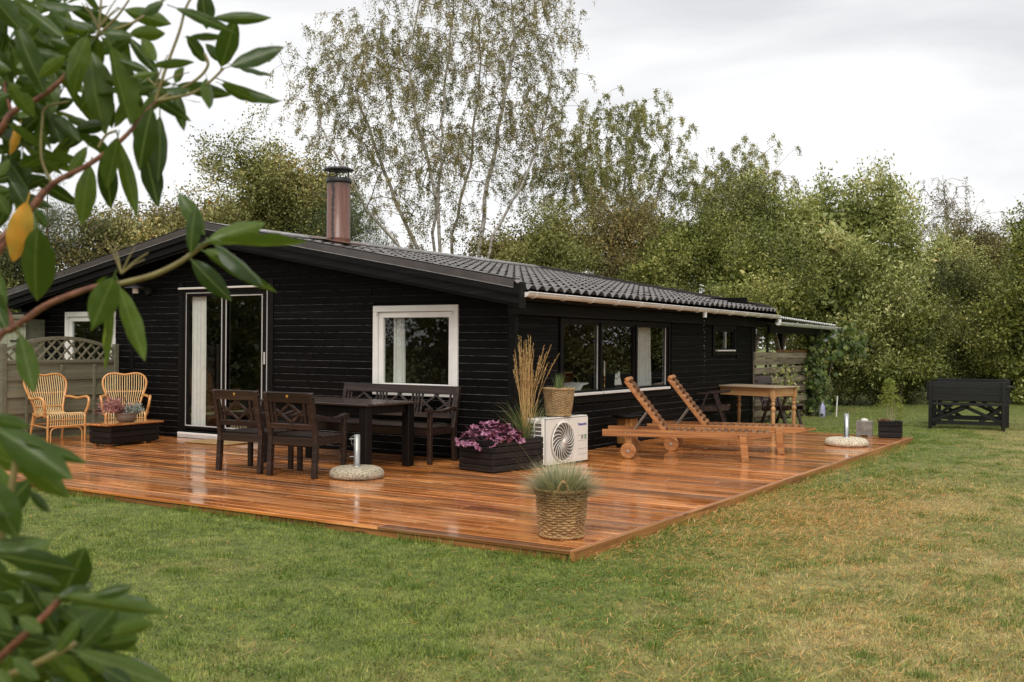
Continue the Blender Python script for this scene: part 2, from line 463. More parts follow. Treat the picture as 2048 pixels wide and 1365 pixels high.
# --- siding, one object for each board, rounded upper arris with its wet sky glint painted in
PIT = .0935
def siding(x0, x1, z, parent, side_wall=False, h=PIT):
    L = x1 - x0
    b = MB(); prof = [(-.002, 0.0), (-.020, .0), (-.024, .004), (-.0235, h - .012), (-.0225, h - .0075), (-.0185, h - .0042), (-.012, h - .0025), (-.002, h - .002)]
    n = len(prof)
    vs = [(-L / 2, y_, z_) for y_, z_ in prof] + [(L / 2, y_, z_) for y_, z_ in prof]
    b.add(vs, [tuple(range(n)), tuple(range(2 * n - 1, n - 1, -1))])
    for i in range(n - 1):
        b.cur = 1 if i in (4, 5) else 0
        b.add([vs[i], vs[i + 1], vs[n + i + 1], vs[n + i]], [(0, 3, 2, 1)])
    b.cur = 0
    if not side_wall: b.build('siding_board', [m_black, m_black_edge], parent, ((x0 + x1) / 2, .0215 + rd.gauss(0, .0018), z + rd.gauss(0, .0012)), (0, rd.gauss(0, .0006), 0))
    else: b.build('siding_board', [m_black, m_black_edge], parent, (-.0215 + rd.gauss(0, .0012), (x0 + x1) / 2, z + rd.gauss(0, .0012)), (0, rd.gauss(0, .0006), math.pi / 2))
def spans(lo, hi, z0, z1, ops, pad):
    segs = [(lo, hi)]
    for o_ in ops:
        if o_[2] < z1 - .012 and o_[3] > z0 + .012:
            n_ = []
            for a, b in segs:
                if o_[1] + pad <= a or o_[0] - pad >= b: n_.append((a, b)); continue
                if o_[0] - pad - a > .03: n_.append((a, o_[0] - pad))
                if b - o_[1] - pad > .03: n_.append((o_[1] + pad, b))
            segs = n_
    return segs
z = -.045
while z < ZR - .3:
    zt = z + PIT
    lo = HX0 + .05; hi = -.07
    if zt > rz(hi) - UND: hi = XR + (ZR - UND - zt) / SL
    if zt > rz(lo) - UND: lo = XR - (ZR - UND - zt) / SL
    if hi - lo > .2:
        for a, b in spans(lo, hi, z, zt, [(o_[0] - .09, o_[1] + .09, o_[2], o_[3] + .02) if o_ is DOOR else o_ for o_ in g_open], .004):
            if b - a > 1.6 and rd.random() < .75: k = a + (b - a) * rd.uniform(.35, .65); siding(a, k - .001, z, gable); siding(k + .001, b, z, gable)
            else: siding(a, b, z, gable)
    z = zt
z = -.045
while z < 1.86:
    for a, b in spans(.07, HY1 - .05, z, z + PIT, [(SWIN[0] - .06, SWIN[1] + .06, SWIN[2] - .06, SWIN[3] + .3), (SWIN2[0] - .05, SWIN2[1] + .05, SWIN2[2] - .05, SWIN2[3] + .3)], .003):
        siding(a, b, z, side, True)
    z += PIT
# corner boards and door-side boards
for nm, c_, s_ in (('corner_board', (-.030, -.006, .92), (.075, .022, 1.85)), ('corner_board', (.006, .034, .92), (.022, .080, 1.85)),
                   ('corner_board', (.006, HY1 - .02, .92), (.022, .08, 1.85)),
                   ('door_trim', (-5.825, -.004, 1.14), (.085, .026, 2.3)), ('door_trim', (-3.975, -.004, 1.14), (.085, .026, 2.3)),
                   ('corner_board', (-6.93, -.004, 1.15), (.07, .02, 2.3))):
    MB().box((0, 0, 0), s_, .004).build(nm, m_black_trim, house, c_)

# --- roof
roof_m = MB()
for sgn in (0, 1):
    xa, xb = (XR, EAVE_X - .05) if sgn == 0 else (2 * XR - EAVE_X + .05, XR)
    za, zb = rz(xa + 1e-6) - .115, rz(xb - 1e-6) - .115
    roof_m.prism([(xa, za), (xb, zb), (xb, zb - .04), (xa, za - .04)], 'y', -.37, HY1 + .28)
roof = roof_m.build('roof', m_black_trim, house)
ls = MB(); xe = 2 * XR - EAVE_X
ls.prism([(xe, rz(xe) - .02), (XR, ZR - .02), (XR, ZR - .05), (xe, rz(xe) - .05)], 'y', -.39, HY1 + .3)
ls.build('left_slope_sheet', m_tile, roof)
NROW, NCOL = 13, 42
TP = (HY1 + .3 + .38) / NCOL; TL = (EAVE_X - XR) / NROW
def tile_geo():
    ny, vs, fs = 10, [], []
    L = TL + .035; lift = .040
    def wave(u):
        a = 2 * math.pi * u; return .030 * (math.cos(a) - .12 * math.cos(2 * a))
    xs_ = [0, L * .5, L - .012, L]
    for i, x in enumerate(xs_):
        for j in range(ny + 1):
            u = j / ny; zz = wave(u) + (x / L) * lift - (.004 if i == 3 else 0)
            vs.append((x, (u - .5) * (TP + .004), zz))
    for j in range(ny + 1):                       # the thickness of the lower lip
        u = j / ny; vs.append((L - .002, (u - .5) * (TP + .004), wave(u) + lift - .009))
    w = ny + 1
    for i in range(4):
        for j in range(ny):
            a = i * w + j; fs.append((a, a + w, a + w + 1, a + 1))
    return np.array(vs), np.array(fs)
tv, tf = tile_geo()
ang = math.atan(SL); ca, sa = math.cos(ang), math.sin(ang)
tile_me = np_mesh('roof_tile', tv, tf, m_tile, smooth=True)
tiles = []
for r0 in range(NROW):
    for c0 in range(NCOL):
        x = XR + r0 * TL; y_ = -.38 + (c0 + .5) * TP
        tiles.append((x, y_, ZR - (x - XR) * SL - .050))
tiles.sort(key=lambda q: np.linalg.norm(np.array(q) - CAM))
for q in tiles[:300]:
    link('roof_tile', tile_me, roof, (q[0], q[1], q[2] + rd.gauss(0, .0015)), (rd.gauss(0, .004), ang + rd.gauss(0, .004), 0))
Rm = np.array([[ca, 0, sa], [0, 1, 0], [-sa, 0, ca]])
tvr = tv @ Rm.T
V = np.concatenate([tvr + np.array(q) for q in tiles[300:]]); F = np.concatenate([tf + i * len(tv) for i in range(len(tiles) - 300)])
o = link('far_roof_tiles', np_mesh('far_roof_tiles', V, F, m_tile, smooth=True), roof); o['kind'] = 'stuff'
rg = MB(); rg.prism([(XR - .16, ZR - .005), (XR, ZR + .055), (XR + .17, ZR + .0), (XR + .17, ZR - .02), (XR, ZR + .035), (XR - .16, ZR - .025)], 'y', -.41, HY1 + .32)
rg.build('ridge_cap', m_ridge, roof)
# verge: two stacked barge boards with a metal flashing on top
def verge(side_, ydir, y0, lap=.14):
    s = 1 if side_ == 'r' else -1
    xt = EAVE_X + .02 if s > 0 else 2 * XR - EAVE_X - .02
    def pr(dz0, dz1, xa=XR, xb=xt): return [(xa, rz(xa + .001 * s) + dz1), (xb, rz(xb) + dz1), (xb, rz(xb) + dz0), (xa, rz(xa + .001 * s) + dz0)]
    for nm, d0, d1, th, off, mt in (('barge_board', -.125, -.006, .028, 0, m_black_trim), ('lower_barge_board', -.225, -.115, .026, .030 * -ydir, m_black_trim), ('inner_barge_board', -.26, -.20, .026, .06 * -ydir, m_black_trim)):
        a = y0 + off; MB().prism(pr(d0, d1), 'y', min(a, a + ydir * th), max(a, a + ydir * th)).build(nm, mt, roof)
    a = y0 + ydir * .032
    xb2 = xt - s * .10
    MB().prism(pr(-.045, .055, XR, xb2), 'y', min(a, a - ydir * .010), max(a, a - ydir * .010)).build('verge_flashing', m_flash, roof)
    MB().prism(pr(.045, .058, XR, xb2), 'y', min(a - ydir * lap, a), max(a - ydir * lap, a)).build('verge_flashing', m_flash, roof)
    MB().prism(pr(-.052, -.044, XR, xb2), 'y', min(a + ydir * .006, a), max(a + ydir * .006, a)).build('flashing_drip_edge', m_ridge, roof)
verge('r', -1, -.385); verge('l', -1, -.385); verge('r', 1, HY1 + .285, .03)
MB().box((0, 0, 0), (.03, .11, .30), .004).build('barge_end', m_black_trim, roof, (EAVE_X + .028, -.395, rz(EAVE_X) - .125))
# eaves beam, soffit and fascia
MB().box((0, 0, 0), (8.95, .06, .15), .004).build('eaves_beam', m_black_trim, house, (.05, 4.30, 1.828), (0, 0, math.pi / 2))
MB().box((0, 0, 0), (8.9, .022, .10), .003).build('fascia_board', m_black_trim, house, (EAVE_X - .07, 4.10, 1.955), (0, 0, math.pi / 2))
sf = MB(); sf.prism([(-.02, 1.905), (EAVE_X - .06, 1.905), (EAVE_X - .06, 1.93), (-.02, 2.0)], 'y', -.36, HY1 + .25); sf.build('soffit', m_black_wall, house)
# gutter
def half_gutter(name, x, y0, y1, z0, z1, r, mt, parent):
    b = MB(); n = 10; vs = []
    for yy, zz in ((y0, z0), (y1, z1)):
        for rr in (r, r - .004):
            for k in range(n + 1):
                a = math.pi + math.pi * k / n; vs.append((x + rr * math.cos(a), yy, zz + rr * math.sin(a)))
    w = n + 1; fs = []
    for k in range(n):
        fs.append((k, k + 1, 2 * w + k + 1, 2 * w + k)); fs.append((w + k, 3 * w + k, 3 * w + k + 1, w + k + 1))
    fs += [(0, 2 * w, 3 * w, w), (n, w + n, 3 * w + n, 2 * w + n)]
    b.add(vs, fs, True)
    for yy, zz in ((y0, z0), (y1, z1)):
        ring = [(x + r * math.cos(math.pi + math.pi * k / n), yy, zz + r * math.sin(math.pi + math.pi * k / n)) for k in range(n + 1)]
        b.add(ring, [tuple(range(n + 1))])
    b.tube([(x + r, y0, z0), (x + r, y1, z1)], .008, 6)
    return b.build(name, mt, parent)
GX = EAVE_X + .045
gut = half_gutter('gutter', GX, -.37, HY1 + .34, 1.992, 1.962, .056, m_gutter, house)
for k in range(13):
    yy = -.20 + k * .70; zz = 1.992 - (yy + .37) / 9 * .03
    b = MB(); pts = [(GX + .062 * math.cos(a), yy, zz + .062 * math.sin(a)) for a in np.linspace(math.pi * .95, 2 * math.pi * 1.02, 12)]
    b.tube(pts, .007, 6); b.build('gutter_bracket', m_gutter, gut)
MB().cyl((GX, 5.0, 1.93), (GX, 5.0, 1.84), .036, .034, 14).build('gutter_outlet', m_gutter_w, gut)
# drip of rain water falling from the outlet
m_water, t, p, o = new_mat('rain_drop_water'); p.inputs['Base Color'].default_value = (.9, .93, .95, 1); p.inputs['Transmission Weight'].default_value = .9; p.inputs['Roughness'].default_value = .03; p.inputs['IOR'].default_value = 1.33
b = MB()
for k in range(16):
    zz = 1.80 - k * .062 - rd.uniform(0, .03); b.lathe([(.001, -.008), (.0042, -.004), (.0045, 0), (.002, .007), (.0005, .012)], (GX + rd.gauss(0, .006), 5.0 + rd.gauss(0, .006), zz), 6)
tag(b.build('rain_drops', m_water), 'thin line of rain drops falling from the gutter outlet', 'drops', kind='stuff')

# --- windows
def frame(parent, name, x0, x1, z0, z1, w, d, mt, plane='y', off=0.0, bev=.004):
    """rectangular frame of four bars lying in the gable (plane y) or side wall (plane x); off = how far the front stands out"""
    b = MB()
    def bx(a0, a1, c0, c1):
        if plane == 'y': b.box(((a0 + a1) / 2, -off + d / 2, (c0 + c1) / 2), (a1 - a0, d, c1 - c0), bev)
        else: b.box((off - d / 2, (a0 + a1) / 2, (c0 + c1) / 2), (d, a1 - a0, c1 - c0), bev)
    bx(x0, x1, z1 - w, z1); bx(x0, x1, z0, z0 + w); bx(x0, x0 + w, z0 + w, z1 - w); bx(x1 - w, x1, z0 + w, z1 - w)
    return b.build(name, mt, parent)
def pane(parent, x0, x1, z0, z1, plane='y', dep=.05):
    if plane == 'y': return MB().box(((x0 + x1) / 2, dep, (z0 + z1) / 2), (x1 - x0, .006, z1 - z0)).build('pane', m_glass, parent)
    return MB().box((-dep, (x0 + x1) / 2, (z0 + z1) / 2), (.006, x1 - x0, z1 - z0)).build('pane', m_glass, parent)
for W in (WIN1, WIN2):
    wn = frame(house, 'window', W[0], W[1], W[2], W[3], .078, .05, m_white, 'y', .024)
    sash = frame(wn, 'sash', W[0] + .081, W[1] - .081, W[2] + .081, W[3] - .081, .072, .05, m_white, 'y', -.002)
    pane(wn, W[0] + .14, W[1] - .14, W[2] + .14, W[3] - .14, 'y', .03)
    for hx in (W[0] + .075, W[1] - .075):
        MB().cyl((hx, -.030, W[3] - .115), (hx, -.030, W[3] - .075), .011, n=10).build('hinge', m_alu, wn)
# side windows: black frames, three lights, white sills
swn = frame(house, 'window', SWIN[0], SWIN[1], SWIN[2], SWIN[3], .05, .10, m_black_trim, 'x', .012)
lights = [(1.20, 2.16), (2.26, 3.26), (3.38, 4.40)]
for i, (a, b_) in enumerate(lights):
    frame(swn, 'sash', a - .04, b_ + .04, SWIN[2] + .052, SWIN[3] - .04, .045, .05, m_black_trim, 'x', -.002)
    pane(swn, a - .01, b_ + .01, SWIN[2] + .08, SWIN[3] - .06, 'x', .03)
    MB().box((.024, (a + b_) / 2, SWIN[2] + .050), (.075, b_ - a + .05, .034), .004).build('sill', m_white, swn)
for a in (2.21, 3.32): MB().box((-.02, a, (SWIN[2] + SWIN[3]) / 2), (.075, .05, SWIN[3] - SWIN[2] - .1), .003).build('mullion', m_black_trim, swn)
MB().box((.012, (SWIN[0] + SWIN[1]) / 2, SWIN[2] - .035), (.03, SWIN[1] - SWIN[0] + .12, .07), .004).build('window_apron', m_black_trim, swn)
for a, b_ in ((2.135, 2.142), (4.375, 4.382)): MB().box((-.012, (a + b_) / 2, 1.23), (.014, .009, .88)).build('glazing_strip', m_alu, swn)
w2 = frame(house, 'window', SWIN2[0], SWIN2[1], SWIN2[2], SWIN2[3], .07, .09, m_black_trim, 'x', .014)
frame(w2, 'sash', SWIN2[0] + .072, SWIN2[1] - .072, SWIN2[2] + .072, SWIN2[3] - .072, .045, .05, m_black_trim, 'x', -.004)
pane(w2, SWIN2[0] + .11, SWIN2[1] - .11, SWIN2[2] + .11, SWIN2[3] - .11, 'x', .035)
MB().box((.02, 6.85, SWIN2[2] + .085), (.06, .84, .024), .004).build('sill', m_white, w2)
MB().box((-.02, 6.95, 1.5), (.02, .02, .40)).build('glazing_strip', m_alu, w2)
# sliding door
dr = thing_door = bpy.data.objects.new('sliding_door', None); COL.objects.link(dr); dr.parent = house
frame(dr, 'door_frame', DOOR[0], DOOR[1], DOOR[2] + .04, DOOR[3], .055, .10, m_black_trim, 'y', .006)
MB().box((0, 0, 0), (1.86, .05, .028), .004).build('head_strip', m_white, dr, (-4.92, -.02, 2.185))
MB().box((0, 0, 0), (1.80, .10, .045), .006).build('threshold', m_alu, dr, (-4.9, -.03, .022))
MB().box((0, 0, 0), (1.80, .04, .03), .004).build('threshold', m_white, dr, (-4.9, -.06, .062))
for nm, x0, x1, off in (('fixed_leaf', -5.735, -4.93, -.012), ('sliding_leaf', -4.93, -4.065, .0)):
    lf = frame(dr, nm, x0, x1, .12, 2.12, .055, .04, m_black_trim, 'y', off)
    frame(lf, 'glazing_strip', x0 + (.0 if nm == 'fixed_leaf' else .055), x1 - (.03 if nm == 'fixed_leaf' else .075), .165, 2.075 if nm == 'sliding_leaf' else 2.125, .016, .012, m_alu, 'y', off + .010, .002)
    pane(lf, x0 + .03, x1 - .03, .15, 2.09, 'y', .03)
MB().box((0, 0, 0), (.012, .012, 2.05), .002).build('edge_strip', m_alu, dr, (-4.045, -.012, 1.1))
hd = MB(); hd.box((0, 0, 0), (.028, .02, .17), .006); hd.build('door_handle', m_alu, dr, (-4.09, -.015, 1.18))
# small vent grille and outdoor lamp
v = MB(); v.box((0, 0, 0), (.17, .012, .14), .003)
for k in range(5): v.box((0, -.010, -.05 + k * .025), (.15, .012, .008))
v.build('vent_grille', plain('rusty_vent_metal', (.12, .05, .03), rough=.6), house, (-4.76, -.008, 2.60))
lp = thing('outdoor_wall_lamp', 'black outdoor lamp with conical shade on the gable wall left of the door', 'lamp', (-6.62, -.03, 2.20))
MB().lathe([(.17, 0), (.165, .012), (.06, .055), (.03, .07)], (0, -.16, .0), 20).build('lamp_shade', m_black_metal, lp)
MB().lathe([(.038, -.075), (.046, -.06), (.046, -.003)], (0, -.16, 0), 14).build('bulb_glass', m_white, lp)
MB().cyl((0, -.16, .03), (.10, -.02, -.03), .012, n=8).build('arm', m_black_metal, lp)
MB().cyl((.12, -.0, -.04), (.12, -.05, -.04), .055, n=16).build('wall_plate', m_black_metal, lp)

# --- chimney flue
m_flue, t, p, o = new_mat('rusty_red_flue')
mp = coords(t, 'Object', (22, 22, 1.2)); n1 = noise(t, mp.outputs[0], 1.0, 6, .6, .4)
n2 = noise(t, coords(t, 'Object').outputs[0], 5, 5)
col = ramp(t, n1, [(.3, (.095, .036, .022)), (.55, (.165, .068, .045)), (.75, (.24, .12, .085))])
col = mixc(t, maprange(t, n2, .60, .72, 0, .7), col, (.16, .075, .04))
sx = t.nodes.new('ShaderNodeSeparateXYZ'); t.links.new(coords(t, 'Object').outputs[0], sx.inputs[0])
# soot streak down the seam, and a sooty band under the top
ma = t.nodes.new('ShaderNodeMath'); ma.operation = 'ARCTAN2'; t.links.new(sx.outputs[1], ma.inputs[0]); t.links.new(sx.outputs[0], ma.inputs[1])
jit = t.nodes.new('ShaderNodeMath'); jit.operation = 'MULTIPLY_ADD'; t.links.new(noise(t, coords(t, 'Object', (3, 3, 7)).outputs[0], 3.0, 4), jit.inputs[0]); jit.inputs[1].default_value = .5; jit.inputs[2].default_value = 1.10
df = t.nodes.new('ShaderNodeMath'); df.operation = 'ADD'; t.links.new(ma.outputs[0], df.inputs[0]); t.links.new(jit.outputs[0], df.inputs[1])
ab = t.nodes.new('ShaderNodeMath'); ab.operation = 'ABSOLUTE'; t.links.new(df.outputs[0], ab.inputs[0])
col = mixc(t, maprange(t, ab.outputs[0], .08, .20, .93, 0), col, (.010, .008, .007))
zj = t.nodes.new('ShaderNodeMath'); zj.operation = 'MULTIPLY_ADD'; t.links.new(n1, zj.inputs[0]); zj.inputs[1].default_value = .35; t.links.new(sx.outputs[2], zj.inputs[2])
col = mixc(t, maprange(t, zj.outputs[0], 1.02, 1.22, 0, .85), col, (.03, .018, .012))
t.links.new(col, p.inputs['Base Color']); p.inputs['Roughness'].default_value = .45; p.inputs['Coat Weight'].default_value = .15
CHX, CHY = -4.42, 1.86
fl = MB(); fl.lathe([(.186, -.02), (.186, .09), (.188, .10), (.183, .105), (.178, .99), (.176, 1.0)], n=32)
flue = fl.build('chimney_flue', m_flue, house, (CHX, CHY, 2.93))
fb = MB(); fb.lathe([(.185, .955), (.194, .962), (.196, .98), (.192, 1.03), (.180, 1.035)], n=32, cap=False); fb.lathe([(.15, 1.02), (.05, 1.02)], n=24); fb.build('collar', m_black_metal, flue)
cp = MB(); cp.lathe([(.228, 1.155), (.232, 1.165), (.18, 1.195), (.06, 1.212), (.01, 1.215)], n=32)
for a in (-1.0, .9, 2.6, 4.2): cp.cyl((.15 * math.cos(a), .15 * math.sin(a), 1.0), (.15 * math.cos(a), .15 * math.sin(a), 1.17), .009, n=6)
cp.build('rain_cap', m_black_metal, flue)
fs_ = MB(); fs_.prism([(-.33, -.30), (.36, -.24), (.34, .28), (-.30, .30)], 'z', 0, .012)
fs_.build('flue_flashing', plain('rusty_lead_flashing', (.30, .14, .085), (.12, .085, .07), rough=.5, scale=5), house, (CHX, CHY, 2.985), (0, ang, .1))

# --- things behind the glass
def curtain(name, label, p0, p1, z0, z1, amp=.03, folds=7, gather=0.0, rotz=0, group=None):
    (xa, ya), (xb, yb) = p0, p1; n = folds * 8; m_ = 10; vs = []; fs = []
    L = math.hypot(xb - xa, yb - ya); ux, uy = (xb - xa) / L, (yb - ya) / L
    for i in range(m_ + 1):
        v_ = i / m_; zz = z0 + (z1 - z0) * v_; sc = 1 - gather * (1 - v_)
        for j in range(n + 1):
            u = j / n; w_ = amp * math.sin(u * folds * 2 * math.pi + .5 * math.sin(v_ * 3)) * (1 + .3 * math.sin(u * 9))
            d_ = u * L * sc
            vs.append((xa + ux * d_ - uy * w_, ya + uy * d_ + ux * w_, zz))
    for i in range(m_):
        for j in range(n):
            a = i * (n + 1) + j; fs.append((a, a + 1, a + n + 2, a + n + 1))
    b = MB(); b.add(vs, fs, True)
    return tag(b.build(name, m_fabric_w), label, 'curtain', group)
curtain('curtain', 'white curtain gathered at the left edge of the white framed gable window', (-1.93, .14), (-1.75, .14), .80, 1.74, .022, 4, -.12)
curtain('curtain', 'sheer white curtain inside the rightmost of the three black side windows', (-.22, 3.72), (-.22, 4.22), .62, 1.76, .03, 5, -.15)
curtain('blind_panel', 'tall white vertical blind behind the left pane of the sliding door', (-5.67, .075), (-5.37, .075), .12, 2.11, .010, 4)
cn = thing('brass_candlestick', 'brass candlestick with white candle standing in the middle side window', 'candlestick', (-.10, 2.52, .752))
MB().lathe([(.040, 0), (.036, .012), (.012, .025), (.010, .05), (.018, .06), (.009, .075), (.009, .15), (.017, .16), (.010, .175), (.010, .20), (.022, .215), (.014, .23)], n=16).build('holder', plain('polished_brass', (.62, .38, .12), rough=.25, metallic=1), cn)
MB().lathe([(.011, .22), (.0105, .40), (.006, .415), (.001, .43)], n=12).build('candle', plain('white_candle_wax', (.8, .77, .7), rough=.5), cn)
sh = thing('model_sailing_ship', 'small model ship with white sails on the sill of the middle side window', 'model ship', (-.10, 2.93, .752))
MB().prism([(-.11, .03), (.11, .03), (.13, .07), (-.13, .065)], 'x', -.03, .03).build('hull', m_brownwood, sh)
sl = MB()
for yy, w_, z0_, h_ in ((-.055, .065, .075, .09), (-.05, .05, .17, .07), (.03, .075, .075, .11), (.03, .055, .19, .08)):
    sl.add([(.0, yy - w_ * .6, z0_), (.025, yy, z0_ + .01), (.0, yy + w_ * .6, z0_), (0, yy + w_ * .45, z0_ + h_), (.02, yy, z0_ + h_), (0, yy - w_ * .45, z0_ + h_)], [(0, 1, 4, 5), (1, 2, 3, 4)])
sl.add([(0, .08, .08), (0, .14, .08), (0, .05, .24)], [(0, 1, 2)])
sl.build('sails', m_fabric_w, sh)
ms = MB(); ms.cyl((0, -.05, .06), (0, -.05, .26), .003, n=6); ms.cyl((0, .03, .06), (0, .03, .29), .003, n=6); ms.build('masts', m_brownwood, sh)
cu = thing('folded_cushion', 'pale cushion leaning on the sill behind the leftmost black side window', 'cushion', (-.25, 1.78, .68))
b = MB(); pr = [(-.30, .02), (-.12, .05), (.02, .16), (.12, .20), (.30, .205), (.30, .19), (.14, .175), (.06, .10), (.05, .02)]
b.prism(pr, 'x', -.14, .14); b.build('cover', m_fabric_w, cu)
cb = thing('interior_cabinet', 'white glazed cabinet standing in the room behind the sliding door', 'cabinet', (-4.75, 1.9, 0), math.radians(-12))
c_ = MB(); c_.box((0, .2, 1.0), (.9, .02, 2.0))
for x_ in (-.44, 0, .44): c_.box((x_, 0, 1.0), (.06, .06, 2.0))
for z_ in (.5, 1.15, 1.95): c_.box((0, 0, z_), (.94, .06, .06))
c_.build('carcass', m_white, cb)
MB().box((.25, -.35, .62), (.4, .35, .22), .01).build('drawer_box', plain('warm_pine_box', (.5, .25, .08), rough=.5), cb)
rt = thing('wicker_lantern', 'pale wicker lantern on the floor inside the glass door', 'lantern', (-5.05, .42, -.04))
b = MB()
for k in range(14):
    a = 2 * math.pi * k / 14
    b.tube([(.15 * math.cos(a), .15 * math.sin(a), 0), (.15 * math.cos(a + .25), .15 * math.sin(a + .25), .10), (.10 * math.cos(a + .5), .10 * math.sin(a + .5), .22), (.08 * math.cos(a + .6), .08 * math.sin(a + .6), .26)], .008, 5)
    b.tube([(.15 * math.cos(a), .15 * math.sin(a), 0), (.15 * math.cos(a - .25), .15 * math.sin(a - .25), .10), (.10 * math.cos(a - .5), .10 * math.sin(a - .5), .22)], .008, 5)
b.build('woven_body', plain('pale_willow', (.62, .47, .28), rough=.6), rt)
MB().lathe([(.085, .25), (.10, .26), (.085, .275)], n=20, cap=False).build('rim', plain('pale_willow_rim', (.6, .45, .27), rough=.6), rt)

# ================================================================== lean-to with corrugated roof, slat screen
lean = thing('carport', 'open lean to with pale corrugated roof at the far end of the house', 'carport')
b = MB(); n = 120; vs = []; fs = []
for j in range(n + 1):
    yy = 8.62 + (12.55 - 8.62) * j / n; w_ = .016 * math.cos(j * math.pi * .5)
    zz = 1.945 - (yy - 8.6) * .022
    for x_, dz in ((.36, 0), (-3.4, .42)): vs.append((x_, yy, zz + dz + w_)); vs.append((x_, yy, zz + dz + w_ - .008))
for j in range(n):
    a = j * 4; fs += [(a, a + 4, a + 6, a + 2), (a + 1, a + 3, a + 7, a + 5), (a, a + 1, a + 5, a + 4)]
b.add(vs, fs); b.build('corrugated_roof', m_corr, lean)
half_gutter('gutter', .40, 8.52, 12.75, 1.835, 1.80, .055, m_gutter_w, lean)
b = MB(); b.tube([(.40, 8.58, 1.90), (.40, 8.58, 1.80)], .04, 12); b.build('gutter_joint', m_gutter_w, lean)
b = MB(); b.tube([(.40, 12.35, 1.79), (.40, 12.35, 1.66), (.36, 12.3, 1.60), (.12, 12.0, 1.44), (.06, 11.9, 1.36), (.06, 11.9, -.1)], .040, 12); b.build('downpipe', m_gutter_w, lean)
MB().box((0, 0, 0), (4.1, .06, .17), .004).build('beam', m_black_trim, lean, (.20, 10.62, 1.72), (0, 0, math.pi / 2))
for yy in (8.42, 10.05, 12.1): MB().box((0, 0, 0), (.10, .10, 1.95), .005).build('post', m_black_trim, lean, (-.06, yy, .80))
for yy, s_ in ((8.47, 1), (10.0, -1), (10.10, 1)):
    MB().bar((-.05, yy, 1.25), (-.05, yy + s_ * .28, 1.62), .05, .07, (1, 0, 0), .004).build('brace', m_greywood, lean)
scr = thing('slat_screen', 'weathered grey wooden slat screen in line with the far house wall', 'screen', (0, 0, 0))
zrows = [(1.215, .115), (1.095, .115), (.935, .115), (.735, .115), (.53, .115), (.33, .115), (.13, .115)]
for i, (zc, h) in enumerate(zrows):
    MB().box((0, 0, 0), (3.25, .025, h), .003).build('slat', m_greywood, scr, (.03 + rd.gauss(0, .004), 9.92, zc), (rd.gauss(0, .01), rd.gauss(0, .004), math.pi / 2))
for i, zc in enumerate((.835, .63, .43, .23, .03)):
    MB().box((0, 0, 0), (3.25, .025, .115), .003).build('slat', m_greywood, scr, (-.045, 9.92, zc), (0, rd.gauss(0, .004), math.pi / 2))
for yy in (8.32, 9.30, 10.6, 11.5): MB().box((0, 0, 0), (.045, .06, 1.42), .003).build('batten', m_greywood, scr, (-.006, yy, .58))
rl = MB(); rl.box((0, 0, 0), (2.6, .03, .035), .003); rl.build('top_rail', m_deck_edge, scr, (.02, 10.9, 1.30), (0, 0, math.pi / 2))

# ================================================================== olive fence with arched lattice, sage shed behind it
fen = thing('arched_lattice_fence', 'olive green fence panel with arched lattice top behind the rattan chairs', 'fence', (-7.25, 0, 0), 0)
FY0, FY1 = -1.90, -.06
for yy in (FY0, FY1): MB().box((0, 0, 0), (.075, .075, 1.40), .005).build('post', m_green, fen, (0, yy, .66))
for k in range(9):
    MB().box((0, 0, 0), (FY1 - FY0 - .07, .016, .122), .003).build('fence_board', m_green, fen, (.012 if k % 2 else -.012, (FY0 + FY1) / 2, .06 + k * .119), (0, 0, math.pi / 2))
for yy in (-1.55, -1.0, -.45): MB().box((0, 0, 0), (.022, .045, 1.05), .003).build('upright', m_green, fen, (.018, yy, .53))
MB().box((0, 0, 0), (FY1 - FY0 - .07, .045, .055), .004).build('rail', m_green, fen, (0, (FY0 + FY1) / 2, 1.098), (0, 0, math.pi / 2))
def arch(yy): u = (yy - (FY0 + FY1) / 2) / ((FY1 - FY0) / 2); return 1.285 + .185 * (1 - u * u)
b = MB(); N = 18; ysr = np.linspace(FY0 + .03, FY1 - .03, N)
for a_, c_ in zip(ysr, ysr[1:]):
    b.prism([(a_, arch(a_) - .05), (c_, arch(c_) - .05), (c_, arch(c_)), (a_, arch(a_))], 'x', -.022, .022)
b.build('arched_rail', m_green, fen)
for s_ in (1, -1):
    for k in range(-3, 14):
        y0 = FY0 + .02 + k * .165; pts = []
        for q in np.linspace(0, .5, 60):
            yy = y0 + q * s_ * 1.0 if s_ > 0 else y0 - q + .30; zz = 1.12 + q
            if FY0 + .04 < yy < FY1 - .04 and zz < arch(yy) - .03: pts.append((yy, zz))
        if len(pts) > 4:
            MB().bar((.008 * s_, pts[0][0], pts[0][1]), (.008 * s_, pts[-1][0], pts[-1][1]), .028, .012, (1, 0, 0)).build('lattice_slat', m_green, fen)
shed = thing('garden_shed', 'sage green vertical board shed with strap hinge behind the olive fence', 'shed', (-10.35, -.35, 0))
k = 0
for x_ in np.arange(-1.2, 1.2, .125):
    MB().box((0, 0, 0), (.121, .022, 1.9), .004).build('shed_board', m_green_v, shed, (x_, -.011 - .004 * (k % 2), .80)); k += 1
MB().box((0, .9, .8), (2.4, 1.76, 1.9)).build('core', m_green, shed)
for z_, d_ in ((1.80, .06), (1.70, .04)): MB().box((0, 0, 0), (2.6, .03, .10), .004).build('fascia_board', m_green, shed, (0, -.02 - d_, z_))
MB().box((0, 0, 0), (2.7, 1.9, .03), .004).build('shed_roof', m_black_trim, shed, (0, .85, 1.87), (.03, 0, 0))
b = MB(); b.box((0, 0, 0), (.22, .008, .022)); b.box((.11, -.004, 0), (.02, .016, .07)); b.build('strap_hinge', m_black_metal, shed, (.95, -.035, 1.40))
